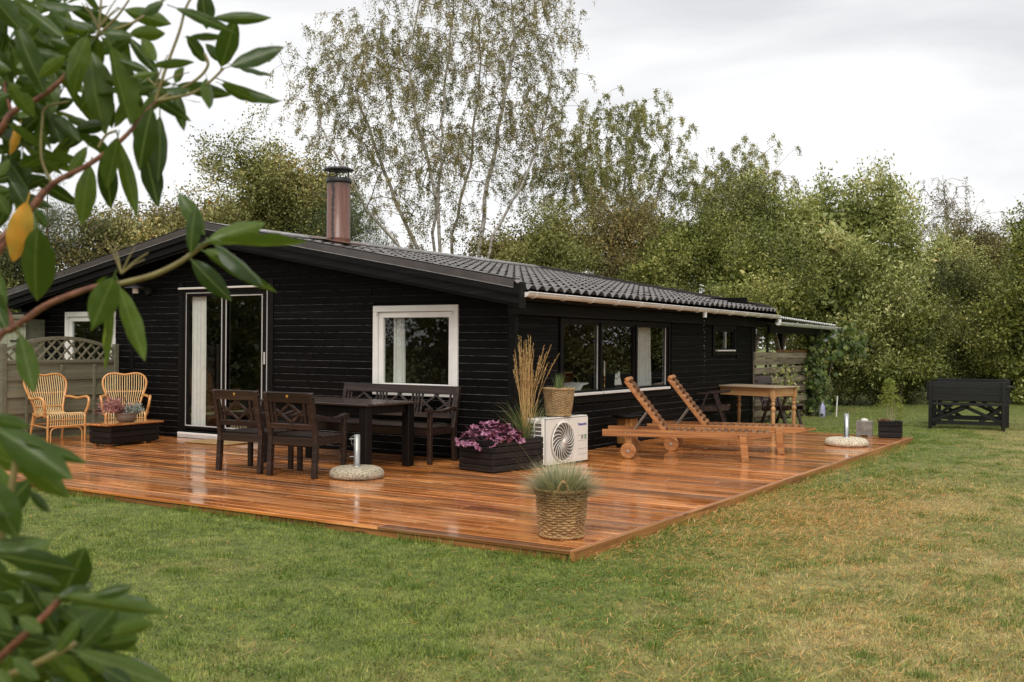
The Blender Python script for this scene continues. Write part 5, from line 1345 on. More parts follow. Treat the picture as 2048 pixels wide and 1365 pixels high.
LM = {
 'birch': leaf_mat('birch_leaf', [(0, (.11, .115, .045)), (.35, (.19, .18, .075)), (.65, (.26, .230, .100)), (.88, (.36, .29, .14)), (1, (.36, .25, .11))], .5, .3, gain=1.35),
 'birch2': leaf_mat('birch_leaf_green', [(0, (.065, .075, .02)), (.4, (.15, .16, .05)), (.75, (.26, .25, .10)), (1, (.38, .34, .17))], .5, .3, gain=1.6, warm=(1.03, 1.02, .95)),
 'oak': leaf_mat('oak_leaf_olive', [(0, (.035, .045, .012)), (.4, (.10, .11, .032)), (.75, (.24, .23, .09)), (.93, (.38, .33, .17)), (1, (.30, .13, .04))], .5, .15, gain=1.65, warm=(1.06, 1.02, .88)),
 'willow': leaf_mat('willow_leaf', [(0, (.055, .065, .016)), (.35, (.13, .15, .040)), (.7, (.28, .29, .11)), (.92, (.45, .44, .24)), (.98, (.50, .40, .18)), (1, (.42, .16, .03))], .48, .16, gain=1.5, warm=(1.03, 1.02, .92)),
 'green': leaf_mat('fresh_green_leaf', [(0, (.04, .055, .012)), (.45, (.11, .13, .03)), (.8, (.225, .235, .07)), (1, (.36, .35, .15))], .45, .18, gain=1.45, warm=(1.06, 1.02, .88)),
 'dark': leaf_mat('dark_green_leaf', [(0, (.028, .036, .010)), (.5, (.08, .092, .025)), (.85, (.17, .17, .055)), (1, (.28, .25, .10))], .45, .15, gain=1.5, warm=(1.06, 1.02, .88)),
 'brown': leaf_mat('autumn_brown_leaf', [(0, (.06, .052, .02)), (.4, (.145, .13, .05)), (.75, (.25, .205, .085)), (1, (.36, .25, .09))], .55, .25, gain=1.45),
 'vine': leaf_mat('vine_leaf', [(0, (.045, .075, .012)), (.5, (.11, .17, .03)), (.8, (.22, .27, .06)), (1, (.40, .36, .09))], .45, .3, gain=.8),
 'needle': leaf_mat('dark_pine_needle', [(0, (.020, .032, .012)), (.6, (.055, .080, .025)), (1, (.11, .135, .05))], .5, .1, gain=1.6),
}
def tree(name, label, cat, base, stems, blobs, tips, leaf, nleaf, lsize, aspect=.6, sigma=.22, seed=0, group=None, weep=0, bark_=None, lift=.25, tipr=.006, step=.4, shell=.5, core=True, clump=.30, shoots=0, bare=0.0, updir=.2, pexp=2.3, flower=0):
    r_ = np.random.default_rng(seed + 100); th = thing(name, label, cat, tuple(base), 0, group); b0 = np.array(base)
    tipsP = sample_blobs(blobs, tips, r_, shell, clump)
    if shoots:                        # upright shoots that break the outline
        top_ = np.argsort(-tipsP[:, 2])[:max(shoots * 2, 8)]; pick = r_.choice(top_, shoots); tipsP = np.concatenate([tipsP, tipsP[pick] + np.stack([r_.normal(0, .18, shoots), r_.normal(0, .18, shoots), r_.uniform(.2, .62, shoots)], 1)])
    tipsP[:, 2] = np.maximum(tipsP[:, 2], GZ + .15)
    X, par, rad, ti = skeleton(stems, tipsP, r_, step, lift, tipr, pexp)
    seg = np.where(par >= 0)[0]; A, B = X[par[seg]] - b0, X[seg] - b0
    rb = rad[seg]; ra = np.minimum(rad[par[seg]], rb * 1.6)
    bk = bark_ or m_trunk
    thick = rb > .020
    V0, F0 = frusta(A[thick], B[thick], ra[thick], rb[thick], 7) if thick.any() else (np.zeros((0, 3)), np.zeros((0, 4), int))
    V, F = frusta(A[~thick], B[~thick], ra[~thick], rb[~thick], 3); Vs = [V0, V]; Fs = [F0, F + len(V0)]; off = len(V0) + len(V)
    tp = X[ti] - b0; dirs = tp - (X[par[ti]] - b0); dirs /= np.maximum(np.linalg.norm(dirs, axis=1), 1e-6)[:, None]
    LP = []; LD = []
    if weep:
        per = 3; n = len(tp) * per; st = np.repeat(tp, per, 0); d0 = np.repeat(dirs, per, 0) + r_.normal(0, .5, (n, 3)); d0 /= np.linalg.norm(d0, axis=1)[:, None]
        ln = weep * r_.uniform(.4, 1.2, n); P = st; segs = 4; prev = st
        for i in range(segs):
            u = (i + 1) / segs; d = d0 * (1 - u) * .9 + np.array([0, 0, -1.0]) * (u * 1.1) + r_.normal(0, .12, (n, 3)); nx = prev + d * (ln / segs)[:, None]
            V, F = frusta(prev, nx, np.full(n, .0042 * (1 - .15 * i)), np.full(n, .0035 * (1 - .15 * i)), 3); Vs.append(V); Fs.append(F + off); off += len(V)
            k = max(1, int(nleaf / (n * segs)))
            for j in range(k + (1 if r_.uniform() < (nleaf / (n * segs)) % 1 else 0)):
                q = r_.uniform(0, 1, n)[:, None]; keep = r_.uniform(0, 1, n) > bare; LP.append((prev + (nx - prev) * q + r_.normal(0, .035, (n, 3)))[keep]); LD.append((r_.normal(0, .6, (n, 3)) + np.array([0, 0, -.6]))[keep])
            prev = nx
    else:
        per = max(1, nleaf // len(tp)); c = np.repeat(tp, per, 0); dd = np.repeat(dirs, per, 0); n = len(c)
        back = r_.uniform(-.2, 1.0, n)[:, None] * sigma * 2.2
        LP.append(c - dd * back + r_.normal(0, sigma, (n, 3))); LD.append(dd * .5 + r_.normal(0, .7, (n, 3)) + np.array([0, 0, updir]))
    V = np.concatenate(Vs); F = np.concatenate(Fs); mi_ = (np.arange(len(F)) >= len(F0)).astype(int)
    link('trunk', np_mesh('trunk', V, F, [bk, m_twig], smooth=True, mi=mi_), th)
    LP = np.concatenate(LP); LD = np.concatenate(LD); n = len(LP)
    V, F = leaf_quads(LP, LD, lsize * r_.uniform(.6, 1.25, n), aspect, r_, upbias=.6)
    if not weep and core and lsize * aspect > .02:
        # the inner mass of the crown, which the outer boughs shade
        nc = n // 6; CP = sample_blobs([(c_, q * .62) for c_, q in blobs], nc, r_, 0.0) - b0; CP[:, 2] = np.maximum(CP[:, 2], .12)
        V2, F2 = leaf_quads(CP, r_.normal(0, 1, (nc, 3)), lsize * 2.1 * r_.uniform(.7, 1.2, nc), max(aspect, .6), r_); F = np.concatenate([F, F2 + len(V)]); V = np.concatenate([V, V2]); LP = np.concatenate([LP, CP]); n = len(LP)
    # leaves of one bough share a tone, single leaves vary about it
    tone = .46 + .40 * np.sin(LP[:, 0] * 1.7 + seed) * np.cos(LP[:, 1] * 1.3 + LP[:, 2] * 1.9 + seed * 2)
    rnd = np.clip(tone * .55 + r_.uniform(0, 1, n) ** 1.1 * .6 - .05, 0, 1)
    link('crown', np_mesh('crown', V, F, LM[leaf], rnd), th)
    return th
def E_(px, py, d, rx, ry, rdepth=None):
    """an ellipsoid of foliage, given where it stands (pixel and distance) and its half sizes in pixels"""
    m_ = d / FPX; c = at(px, py, d); r1 = rx * m_; return (c, np.array([r1, rdepth or r1, ry * m_]))
def ground_at(px, d): p_ = at(px, 690, d); return np.array([p_[0], p_[1], GZ])

# --- the tall birch behind the roof
D_ = 27.0; gb = ground_at(905, D_)
tree('birch_tree', 'tall many stemmed silver birch with sparse drooping foliage behind the roof', 'tree', gb,
     [[gb, at(868, 500, D_), at(880, 330, D_), at(888, 180, D_ + .3), at(905, 30, D_ + .3), at(910, -60, D_)],
      [gb + (.12, .05, 0), at(962, 500, D_), at(975, 360, D_), at(1005, 220, D_), at(1030, 90, D_), at(1020, -20, D_)],
      [gb + (-.1, .05, 0), at(835, 500, D_ + .6), at(790, 400, D_ + .6), at(748, 290, D_ + .8), at(712, 180, D_ + .8), at(735, 60, D_ + .8)],
      [gb + (.0, .1, 0), at(905, 470, D_ + 1), at(940, 330, D_ + 1), at(960, 160, D_ + 1.2), at(955, 20, D_ + 1.2)],
      [gb + (-.12, -.05, 0), at(800, 490, D_ - .6), at(735, 420, D_ - .8), at(680, 330, D_ - 1), at(640, 250, D_ - 1)],
      [gb + (.12, -.05, 0), at(985, 470, D_ - .6), at(1040, 380, D_ - .8), at(1085, 260, D_ - .9), at(1105, 130, D_ - .9)],
      [gb + (.0, -.1, 0), at(875, 400, D_ - .3), at(835, 250, D_ - .4), at(815, 110, D_ - .4), at(840, 0, D_ - .4)]],
     [E_(870, 200, D_, 190, 210, 2.2), E_(950, 60, D_, 180, 130, 2.0), E_(1040, 130, D_, 100, 130, 1.6), E_(730, 200, D_, 120, 130, 1.8), E_(650, 240, D_, 66, 95, 1.2), E_(620, 200, D_, 30, 40, .8), E_(700, 130, D_, 60, 60, 1.0), E_(790, 100, D_, 110, 90, 1.5),
      E_(1010, 300, D_, 110, 110, 1.8), E_(840, 370, D_, 190, 100, 2), E_(690, 330, D_, 80, 70, 1.2), E_(930, -20, D_, 130, 60, 1.6), E_(930, 430, D_, 130, 60, 1.5), E_(1085, 200, D_, 60, 110, 1.2)],
     1500, 'birch', 120000, .045, .75, seed=3, weep=.62, bark_=m_birch, lift=.35, bare=.08, tipr=.0050, shell=.3, pexp=2.06, clump=.55)
# --- second birch, right of it
D_ = 30.0; gb = ground_at(1225, D_)
tree('birch_tree', 'rounded birch with pale green leaves right of the tallest birch', 'tree', gb,
     [[gb, at(1190, 480, D_), at(1170, 340, D_), at(1180, 230, D_)], [gb + (.1, 0, 0), at(1240, 470, D_), at(1250, 340, D_ + .5), at(1260, 230, D_ + .5)], [gb + (.12, .05, 0), at(1290, 460, D_), at(1330, 350, D_), at(1340, 290, D_)]],
     [E_(1210, 290, D_, 95, 85, 1.6), E_(1160, 310, D_, 80, 90, 1.5), E_(1290, 280, D_, 70, 70, 1.3), E_(1340, 320, D_, 55, 50, 1.1), E_(1240, 390, D_, 120, 80, 1.7), E_(1130, 400, D_, 80, 90, 1.5), E_(1230, 225, D_, 40, 30, .7), E_(1180, 470, D_, 100, 50, 1.4), E_(1320, 400, D_, 60, 60, 1.2)],
     760, 'birch2', 72000, .046, .75, seed=5, weep=.42, bark_=m_birch, lift=.3, bare=.05, tipr=.0055, shell=.25, clump=.45)
# --- third birch, twin tops
D_ = 31.0; gb = ground_at(1475, D_)
tree('birch_tree', 'birch with two drooping tops behind the far end of the roof', 'tree', gb,
     [[gb, at(1440, 470, D_), at(1432, 380, D_), at(1425, 300, D_)], [gb + (.1, 0, 0), at(1500, 470, D_), at(1500, 380, D_), at(1505, 310, D_)]],
     [E_(1432, 350, D_, 36, 62, .8), E_(1505, 360, D_, 46, 66, .9), E_(1450, 450, D_, 80, 60, 1.4), E_(1530, 440, D_, 50, 60, 1.2)],
     420, 'birch2', 42000, .048, .7, seed=6, weep=.5, bark_=m_birch, lift=.3, bare=.05, tipr=.0055, shell=.25, clump=.45)
# --- thin bare birch far right
D_ = 42.0; gb = ground_at(1890, D_)
tree('birch_tree', 'thin almost bare birch far behind the hedge on the right', 'tree', gb,
     [[gb, at(1895, 520, D_), at(1893, 430, D_), at(1885, 350, D_)]],
     [E_(1890, 460, D_, 75, 55, 1.8), E_(1885, 390, D_, 38, 45, 1.0)], 260, 'brown', 2600, .06, .7, seed=8, weep=.6, bark_=m_birch, lift=.5, bare=.4, tipr=.007, shell=.2)
# --- left of the chimney
D_ = 26.0; gb = ground_at(555, D_)
tree('oak_tree', 'dense rounded olive green oak behind the chimney', 'tree', gb, [[gb, at(555, 520, D_), at(550, 420, D_)]],
     [E_(560, 400, D_, 85, 80, 2.0), E_(500, 440, D_, 70, 60, 1.8), E_(610, 420, D_, 55, 90, 1.6), E_(535, 350, D_, 45, 40, 1.2), E_(600, 360, D_, 30, 32, .9), E_(470, 480, D_, 70, 40, 1.5), E_(560, 480, D_, 110, 40, 2)],
     460, 'oak', 40000, .072, .6, .135, seed=9, tipr=.007, shell=.6, step=.5, shoots=25)
tree('oak_tree', 'low olive hedge tree between the oak and the gable peak', 'tree', ground_at(380, 27), [[ground_at(380, 27), at(380, 520, 27), at(375, 470, 27)]],
     [E_(370, 455, 27, 70, 34, 1.4), E_(430, 465, 27, 50, 36, 1.3), E_(300, 480, 27, 50, 35, 1.2)], 240, 'brown', 14000, .075, .65, .16, seed=12, tipr=.007, shell=.6)
D_ = 25.0; gb = ground_at(690, D_)
def pine(label, gb, D_, px, ytop, ybot, hw, seed, tips=170):
    r_ = np.random.default_rng(seed)
    th = tree('pine_tree', label, 'tree', gb, [[gb, at(px, ybot, D_), at(px, ytop, D_)]],
              [E_(px, ytop + (ybot - ytop) * f_, D_, hw * w_, (ybot - ytop) * .16, None) for f_, w_ in ((.12, .5), (.35, .8), (.6, 1.0), (.85, 1.05))],
              tips, 'needle', tips * 130, .085, .10, .13, seed=seed, bark_=m_pinebark, lift=-.05, tipr=.008, shell=.7, updir=.5)
    return th
pine('dark pine with tufted branches just right of the chimney', gb, D_, 690, 385, 500, 52, 14, 110)
pine('dark pine tree behind the left gable slope', ground_at(110, 24), 24.0, 95, 350, 560, 105, 15, 190)
D_ = 25.0
for px, yt, w_, lf, sd_, lb in ((215, 425, 80, 'brown', 21, 'orange tinged small tree rising behind the left roof slope'), (20, 480, 90, 'dark', 22, 'dark leafy tree at the left edge behind the roof'), (290, 450, 60, 'oak', 23, 'open branched tree between the dark pine and the gable peak')):
    gb = ground_at(px, D_); tree('small_tree', lb, 'tree', gb, [[gb, at(px, 560, D_), at(px + 8, yt + 40, D_)], [gb, at(px - 20, 560, D_), at(px - 40, yt + 60, D_)]],
        [E_(px, yt + 40, D_, w_ * .8, 45, 1.0), E_(px - 20, yt + 100, D_, w_, 55, 1.2), E_(px + 40, yt + 110, D_, w_ * .8, 55, 1.1)], 220, lf, 10000, .075, .65, .17, seed=sd_, tipr=.007, shell=.5)
# --- shrub belt behind the roof and along the right side of the garden
belt = [
 # px, dist, stems, blobs(list of px,py,rx,ry), tips, leaf, nleaf, size, aspect, sigma, name, label
 (1020, 28, [(1000, 500), (1050, 490)], [(1010, 505, 60, 24), (1070, 495, 60, 34)], 124, 'brown', 7650, .075, .65, .125, 'hazel_bush', 'brownish bush showing just above the ridge below the tall birch'),
 (1100, 27, [(1080, 480), (1120, 470)], [(1100, 490, 70, 42), (1150, 515, 70, 40), (1040, 515, 60, 32)], 186, 'birch2', 17000, .062, .6, .125, 'hawthorn_bush', 'olive bush above the middle of the roof ridge'),
 (1265, 27.5, [(1250, 470), (1290, 460)], [(1265, 450, 85, 52), (1200, 500, 75, 45), (1330, 485, 65, 45), (1250, 535, 110, 42)], 260, 'brown', 27200, .06, .55, .125, 'plum_tree', 'domed brown olive thicket tree behind the middle of the roof'),
 (1380, 25.5, [(1340, 560), (1400, 540)], [(1370, 500, 90, 70), (1320, 545, 80, 50), (1440, 540, 80, 60)], 248, 'green', 27200, .062, .6, .125, 'green_bush', 'fresh green bush behind the far half of the roof'),
 (1480, 27, [(1470, 470), (1500, 460)], [(1480, 465, 60, 48), (1530, 490, 52, 50), (1420, 480, 45, 38)], 198, 'dark', 20400, .062, .6, .125, 'dark_bush', 'dark bush under the twin topped birch'),
 (1520, 24, [(1500, 600), (1540, 590)], [(1510, 560, 70, 60), (1560, 600, 70, 60), (1470, 590, 60, 40)], 198, 'green', 20400, .066, .6, .125, 'green_bush', 'green bush just beyond the far roof corner'),
]
for i, (px, d, sts, bl, tips, lf, nl, sz, asp, sg, nm, lb) in enumerate(belt):
    gb = ground_at(px, d); tree(nm, lb, 'bush', gb, [[gb + (.08 * k, 0, 0), at(x_, y_, d)] for k, (x_, y_) in enumerate(sts)], [E_(a, b_, d, c_, e_, 1.3) for a, b_, c_, e_ in bl], tips, lf, nl, sz, asp, sg, seed=40 + i, tipr=.006, shell=.5, shoots=22, group='shrub belt behind the house')
D_ = 26.5; gb = ground_at(1672, D_)
tree('goat_willow', 'big goat willow with pale grey green leaves right of the house', 'tree', gb,
     [[gb, at(1655, 700, D_), at(1640, 560, D_), at(1625, 440, D_)], [gb + (.1, 0, 0), at(1690, 700, D_), at(1720, 560, D_), at(1760, 450, D_)], [gb + (-.1, 0, 0), at(1625, 690, D_), at(1585, 560, D_), at(1565, 460, D_)], [gb, at(1690, 640, D_ - .6), at(1700, 520, D_ - .6)]],
     [E_(1640, 506, D_, 110, 95, 1.3), E_(1580, 526, D_, 70, 100, 1.1), E_(1720, 526, D_, 85, 90, 1.2), E_(1600, 446, D_, 62, 50, .9), E_(1650, 600, D_ - .3, 130, 80, 1.3), E_(1740, 600, D_, 70, 90, 1.1), E_(1560, 600, D_, 60, 70, 1.0), E_(1690, 700, D_, 110, 60, 1.2)],
     430, 'willow', 52000, .100, .42, .150, seed=61, tipr=.006, shell=.55, updir=.5, lift=.4, shoots=26)
D_ = 28.5; gb = ground_at(1770, D_)
tree('goat_willow', 'taller willow with airy upright top shoots behind the big goat willow', 'tree', gb,
     [[gb, at(1750, 640, D_), at(1730, 480, D_), at(1700, 375, D_)], [gb + (.1, 0, 0), at(1790, 620, D_), at(1780, 480, D_), at(1762, 380, D_)], [gb, at(1660, 480, D_), at(1640, 390, D_)], [gb + (.12, 0, 0), at(1815, 560, D_), at(1818, 450, D_)]],
     [E_(1710, 446, D_, 62, 45, .9), E_(1765, 446, D_, 48, 58, .8), E_(1650, 446, D_, 45, 45, .9), E_(1780, 546, D_, 70, 75, 1.1), E_(1820, 506, D_, 25, 55, .6), E_(1700, 506, D_, 80, 50, 1)],
     250, 'willow', 18000, .10, .5, .14, seed=62, tipr=.006, shell=.4, updir=.5, lift=.5, shoots=32)
belt2 = [
 (1800, 27.5, [(1790, 650), (1820, 640)], [(1800, 660, 80, 75), (1760, 720, 70, 60), (1850, 690, 60, 70), (1800, 760, 85, 40)], 260, 'dark', 30600, .074, .55, .135, 'privet_bush', 'dark rounded bush behind the small sapling planter'),
 (1790, 26.6, [(1780, 700), (1810, 690)], [(1800, 700, 62, 60), (1840, 640, 40, 40), (1770, 760, 55, 38)], 148, 'green', 14450, .07, .55, .13, 'spirea_bush', 'lighter yellow green arching bush beside the black bench'),
 (1700, 26.4, [(1690, 740), (1720, 740)], [(1705, 745, 60, 45), (1660, 720, 45, 50)], 136, 'dark', 14450, .07, .55, .13, 'privet_bush', 'low dark bush between the vine and the sapling planter'),
 (1880, 32, [(1870, 560), (1900, 560)], [(1880, 570, 75, 65), (1840, 620, 60, 65), (1930, 600, 60, 70), (1880, 520, 45, 30)], 260, 'willow', 30600, .074, .5, .14, 'willow_bush', 'broad grey green bush behind the black bench set'),
 (1960, 33, [(1950, 540), (1980, 540)], [(1960, 550, 65, 60), (2000, 525, 50, 45), (1940, 505, 40, 24)], 210, 'brown', 22950, .072, .5, .14, 'hawthorn_bush', 'brown tinted bush below the bare birch'),
 (1930, 29.5, [(1920, 680), (1960, 680)], [(1930, 680, 90, 70), (1990, 650, 80, 90), (1900, 740, 80, 50), (2000, 750, 80, 45)], 322, 'dark', 39100, .070, .55, .135, 'dark_hedge_bush', 'dark hedge bush directly behind the lawn table'),
 (2060, 27.5, [(2050, 640), (2080, 600)], [(2060, 560, 55, 90), (2030, 640, 50, 70), (2090, 680, 80, 90), (2060, 480, 50, 50), (2040, 740, 60, 50)], 260, 'green', 27200, .085, .6, .14, 'lime_tree', 'green leafy tree cut by the right edge of the view'),
 (2180, 29, [(2170, 600), (2200, 560)], [(2180, 540, 110, 120), (2200, 680, 120, 100)], 223, 'dark', 15300, .09, .6, .14, 'hedge_tree', 'dark hedge tree beyond the right edge of the view'),
 (2360, 29, [(2350, 600), (2380, 560)], [(2360, 520, 120, 130), (2360, 680, 130, 100)], 210, 'dark', 13600, .10, .6, .2, 'hedge_tree', 'second dark hedge tree beyond the right edge of the view'),
 (2560, 28, [(2550, 600), (2580, 560)], [(2560, 500, 130, 150), (2560, 680, 140, 100)], 198, 'willow', 12750, .10, .6, .2, 'hedge_tree', 'grey green hedge tree beyond the right edge of the view'),
]
for i, (px, d, sts, bl, tips, lf, nl, sz, asp, sg, nm, lb) in enumerate(belt2):
    gb = ground_at(px, d); tree(nm, lb, 'bush', gb, [[gb + (.08 * k, 0, 0), at(x_, y_, d)] for k, (x_, y_) in enumerate(sts)], [E_(a, b_, d, c_, e_, 1.2) for a, b_, c_, e_ in bl], tips, lf, nl, sz, asp, sg, seed=70 + i, tipr=.006, shell=.5, shoots=22, group='shrub belt on the right side of the garden')
# hedge beyond the left edge, seen mirrored in the door glass
for i, (x_, y_) in enumerate(((-12.5, -5.5), (-14.5, -9.0), (-15.5, -13.0), (-13.0, -16.5), (-10.0, -19.0), (-6.5, -20.5), (-17.0, -6.3), (-19.5, -9.5))):
    gb = np.array([x_, y_, GZ]); tree('hedge_tree', ['dark hedge tree left of the olive fence', 'second dark hedge tree left of the garden', 'third dark hedge tree left of the garden', 'dark hedge tree at the garden corner left of the camera', 'dark hedge tree behind and left of the camera', 'last dark hedge tree behind the camera', 'dark hedge tree of the second row beyond the olive fence', 'farthest dark hedge tree beyond the olive fence'][i], 'tree', gb, [[gb, gb + (0, 0, 2.2)]],
        [(gb + (0, 0, 2.4), np.array([2.4, 2.4, 2.8])), (gb + (.6, -.6, 1.0), np.array([2.0, 2.0, 1.1]))], 136, 'dark', 7650, .13, .6, .25, seed=90 + i, shell=.6, clump=0)
for i, (x_, y_) in enumerate(((9.8, 26.0), (11.5, 22.5), (13.5, 19.5), (15.5, 16.0), (17.0, 12.0))):
    gb = np.array([x_, y_, GZ]); tree('hedge_tree', ['dark hedge tree right of the bench set, nearest the far corner', 'second hedge tree down the right side of the garden', 'third hedge tree down the right side of the garden', 'fourth hedge tree down the right side of the garden', 'fifth hedge tree down the right side of the garden'][i], 'tree', gb, [[gb, gb + (0, 0, 2.6)]],
        [(gb + (0, 0, 2.9), np.array([2.3, 2.3, 2.6])), (gb + (-.4, -.6, 1.0), np.array([2.1, 2.1, 1.1]))], 230, ('dark', 'brown')[i % 2], 10000, .13, .6, .25, seed=120 + i, shell=.6, clump=0)
# far woodland closing the view behind the belt
r_ = np.random.default_rng(77); n = 42000
px_ = r_.uniform(-150, 2300, n); dd_ = r_.uniform(36, 46, n)
hgt = 560 + 25 * np.sin(px_ / 90) + 18 * np.sin(px_ / 37 + 1) + 14 * np.sin(px_ / 17) - 40 * (px_ > 1500)
py_ = hgt + (700 - hgt) * r_.uniform(0, 1, n) ** 1.2
P = np.stack([CAM + RW @ np.array([(a - 1024) / FPX * d, (b_ - 682.5) / FPX * d, d]) for a, b_, d in zip(px_, py_, dd_)])
V, F = leaf_quads(P, r_.normal(0, 1, (n, 3)) + (0, 0, .3), r_.uniform(.12, .3, n), .6, r_)
tag(link('far_woodland', np_mesh('far_woodland', V, F, LM['dark'], r_.uniform(0, 1, n))), 'dim band of woodland far behind the shrub belt', 'woodland', kind='stuff')

# --- grape vine over the end of the slat screen
def lobed_leaves(P, N, size, r_, lobes=5):
    n = len(P); k = 10; N = N / np.linalg.norm(N, axis=1)[:, None]; a = r_.normal(0, 1, (n, 3)); U = np.cross(N, a); U /= np.linalg.norm(U, axis=1)[:, None]; W = np.cross(N, U); out = [P]
    for j in range(k):
        q = 2 * math.pi * j / k; rr_ = (1.0 if j % 2 == 0 else .68) * (.5 if j == 5 else 1); out.append(P + (U * math.cos(q) + W * math.sin(q)) * (size * rr_)[:, None] - N * (size * .22)[:, None])
    V = np.stack(out, 1).reshape(-1, 3); base = (np.arange(n) * (k + 1))[:, None]; F = np.concatenate([base + np.array([0, 1 + j, 1 + (j + 1) % k]) for j in range(k)]); return V, F, k
def vine(name, label, base, pts_fn, n, size, leaf, seed, stems):
    r_ = np.random.default_rng(seed); th = thing(name, label, 'vine', tuple(base)); P = pts_fn(r_, n) - base; N = r_.normal(0, .5, (len(P), 3)) + np.array([.7, -.55, .35])
    V, F, k = lobed_leaves(P, N, size * r_.uniform(.55, 1.2, len(P)), r_); link('leaves', np_mesh('leaves', V, F, LM[leaf], np.tile(np.clip(r_.uniform(0, 1, len(P)) ** 1.3, 0, 1), k)), th)
    b = MB()
    for s_ in stems: b.tube(spline([tuple(np.array(q) - base) for q in s_], 16), .014, 6)
    b.build('stems', m_trunk, th); return th
def vp(r_, n):
    u = r_.uniform(0, 1, n); w = .30 + .25 * np.sin(u * 9); return np.stack([.10 + r_.normal(0, .15, n) * (1.3 - .5 * u), 11.75 + r_.normal(0, .24, n) + .12 * np.sin(u * 8), GZ + .05 + u * 1.75], 1)
vine('grape_vine', 'leafy grape vine climbing the right end of the slat screen', np.array([.15, 11.7, GZ]), vp, 900, .062, 'vine', 3, [[(.1, 11.7, GZ), (.2, 11.8, .6), (.1, 11.6, 1.2), (.25, 11.9, 1.8)], [(.2, 11.8, GZ), (.0, 11.9, .7), (.3, 12.2, 1.4), (.4, 12.7, 1.75)]])
def vp2(r_, n):
    t_ = r_.uniform(0, 1, n); return np.stack([.35 + .35 * t_ + r_.normal(0, .13, n), 12.1 + 1.1 * t_ + r_.normal(0, .2, n), 1.25 + .35 * np.sin(t_ * 3) + r_.normal(0, .16, n)], 1)
vine('grape_vine', 'vine shoots reaching from the screen towards the big willow', np.array([.2, 12.2, GZ]), vp2, 330, .066, 'vine', 4, [[(.2, 12.2, GZ), (.35, 12.2, .9), (.5, 12.6, 1.45), (.75, 13.2, 1.4)]])
def vp3(r_, n):
    u = r_.uniform(0, 1, n); return np.stack([.42 + r_.normal(0, .10 + .10 * u, n), 8.9 + r_.normal(0, .22, n), GZ + u * 1.12], 1)
vine('potted_weed', 'tall leafy weed growing behind the pine table against the screen', np.array([.42, 8.9, GZ]), vp3, 230, .038, 'green', 5, [[(.42, 8.9, GZ), (.4, 8.9, .4), (.45, 8.85, 1.0)]])
# stump of the old tree below the willow
tk = MB(); tk.tube(spline([(0, 0, 0), (.03, 0, .5), (.0, .05, 1.1)], 8), [.17, .14, .13, .125, .12, .12, .12, .115, .11], 10)
sp_ = on_z(1672, 808, GZ); tag(tk.build('tree_stump', m_pinebark, None, tuple(sp_)), 'short reddish tree trunk standing right of the vine', 'trunk')
# ================================================================== rhododendron close to the camera on the left
m_rl, t, p, o = new_mat('rhododendron_leaf')
oi = t.nodes.new('ShaderNodeObjectInfo'); gi = t.nodes.new('ShaderNodeNewGeometry')
top = ramp(t, oi.outputs['Random'], [(0, (.022, .046, .006)), (.5, (.044, .082, .011)), (1, (.095, .145, .022))]); und = ramp(t, oi.outputs['Random'], [(0, (.085, .13, .012)), (1, (.15, .20, .03))])
tcn = t.nodes.new('ShaderNodeTexCoord'); sxn = t.nodes.new('ShaderNodeSeparateXYZ'); t.links.new(tcn.outputs['Object'], sxn.inputs[0])
abn = t.nodes.new('ShaderNodeMath'); abn.operation = 'ABSOLUTE'; t.links.new(sxn.outputs[1], abn.inputs[0])
top = mixc(t, maprange(t, abn.outputs[0], .006, .022, .55, 0), top, (.16, .21, .07))
top = mixc(t, maprange(t, noise(t, tcn.outputs['Object'], 5, 4), .45, .7, 0, .35), top, (.03, .05, .015))
wv = t.nodes.new('ShaderNodeTexWave'); wv.inputs['Scale'].default_value = 5.5; wv.inputs['Distortion'].default_value = .6; wv.inputs['Detail'].default_value = 1.0
vm = t.nodes.new('ShaderNodeCombineXYZ'); vs_ = t.nodes.new('ShaderNodeMath'); vs_.operation = 'MULTIPLY_ADD'; t.links.new(abn.outputs[0], vs_.inputs[0]); vs_.inputs[1].default_value = -1.1; t.links.new(sxn.outputs[0], vs_.inputs[2]); t.links.new(vs_.outputs[0], vm.inputs[0]); t.links.new(vm.outputs[0], wv.inputs['Vector'])
top = mixc(t, maprange(t, wv.outputs['Fac'], .86, 1.0, 0, .30), top, (.14, .18, .06))
spn = noise(t, tcn.outputs['Object'], 13, 3); top = mixc(t, maprange(t, spn, .70, .76, 0, .75), top, (.10, .06, .02))
col = mixc(t, gi.outputs['Backfacing'], top, und)
bump(t, p, wv.outputs['Fac'], -.35, .02)
t.links.new(col, p.inputs['Base Color']); p.inputs['Roughness'].default_value = .34; p.inputs['Specular IOR Level'].default_value = .28
tr = t.nodes.new('ShaderNodeBsdfTranslucent'); t.links.new(mixc(t, 1, col, (1.5, 1.5, .4), 'MULTIPLY'), tr.inputs['Color']); mx = t.nodes.new('ShaderNodeMixShader'); mx.inputs[0].default_value = .34
t.links.new(p.outputs[0], mx.inputs[1]); t.links.new(tr.outputs[0], mx.inputs[2]); t.links.new(mx.outputs[0], o.inputs['Surface'])
m_ro, t, p, o = new_mat('yellowing_rhododendron_leaf')
n1 = noise(t, coords(t, 'Object', (1.2, 3, 3)).outputs[0], 1.6, 5)
t.links.new(ramp(t, n1, [(.3, (.42, .30, .05)), (.55, (.62, .30, .035)), (.75, (.62, .21, .02))]), p.inputs['Base Color']); p.inputs['Roughness'].default_value = .45
m_rb = plain('red_brown_rhododendron_bark', (.23, .085, .038), (.08, .03, .017), rough=.65, scale=60, bmp=.6)
m_rg = plain('green_brown_shoot', (.22, .19, .06), (.15, .11, .04), rough=.55, scale=30)
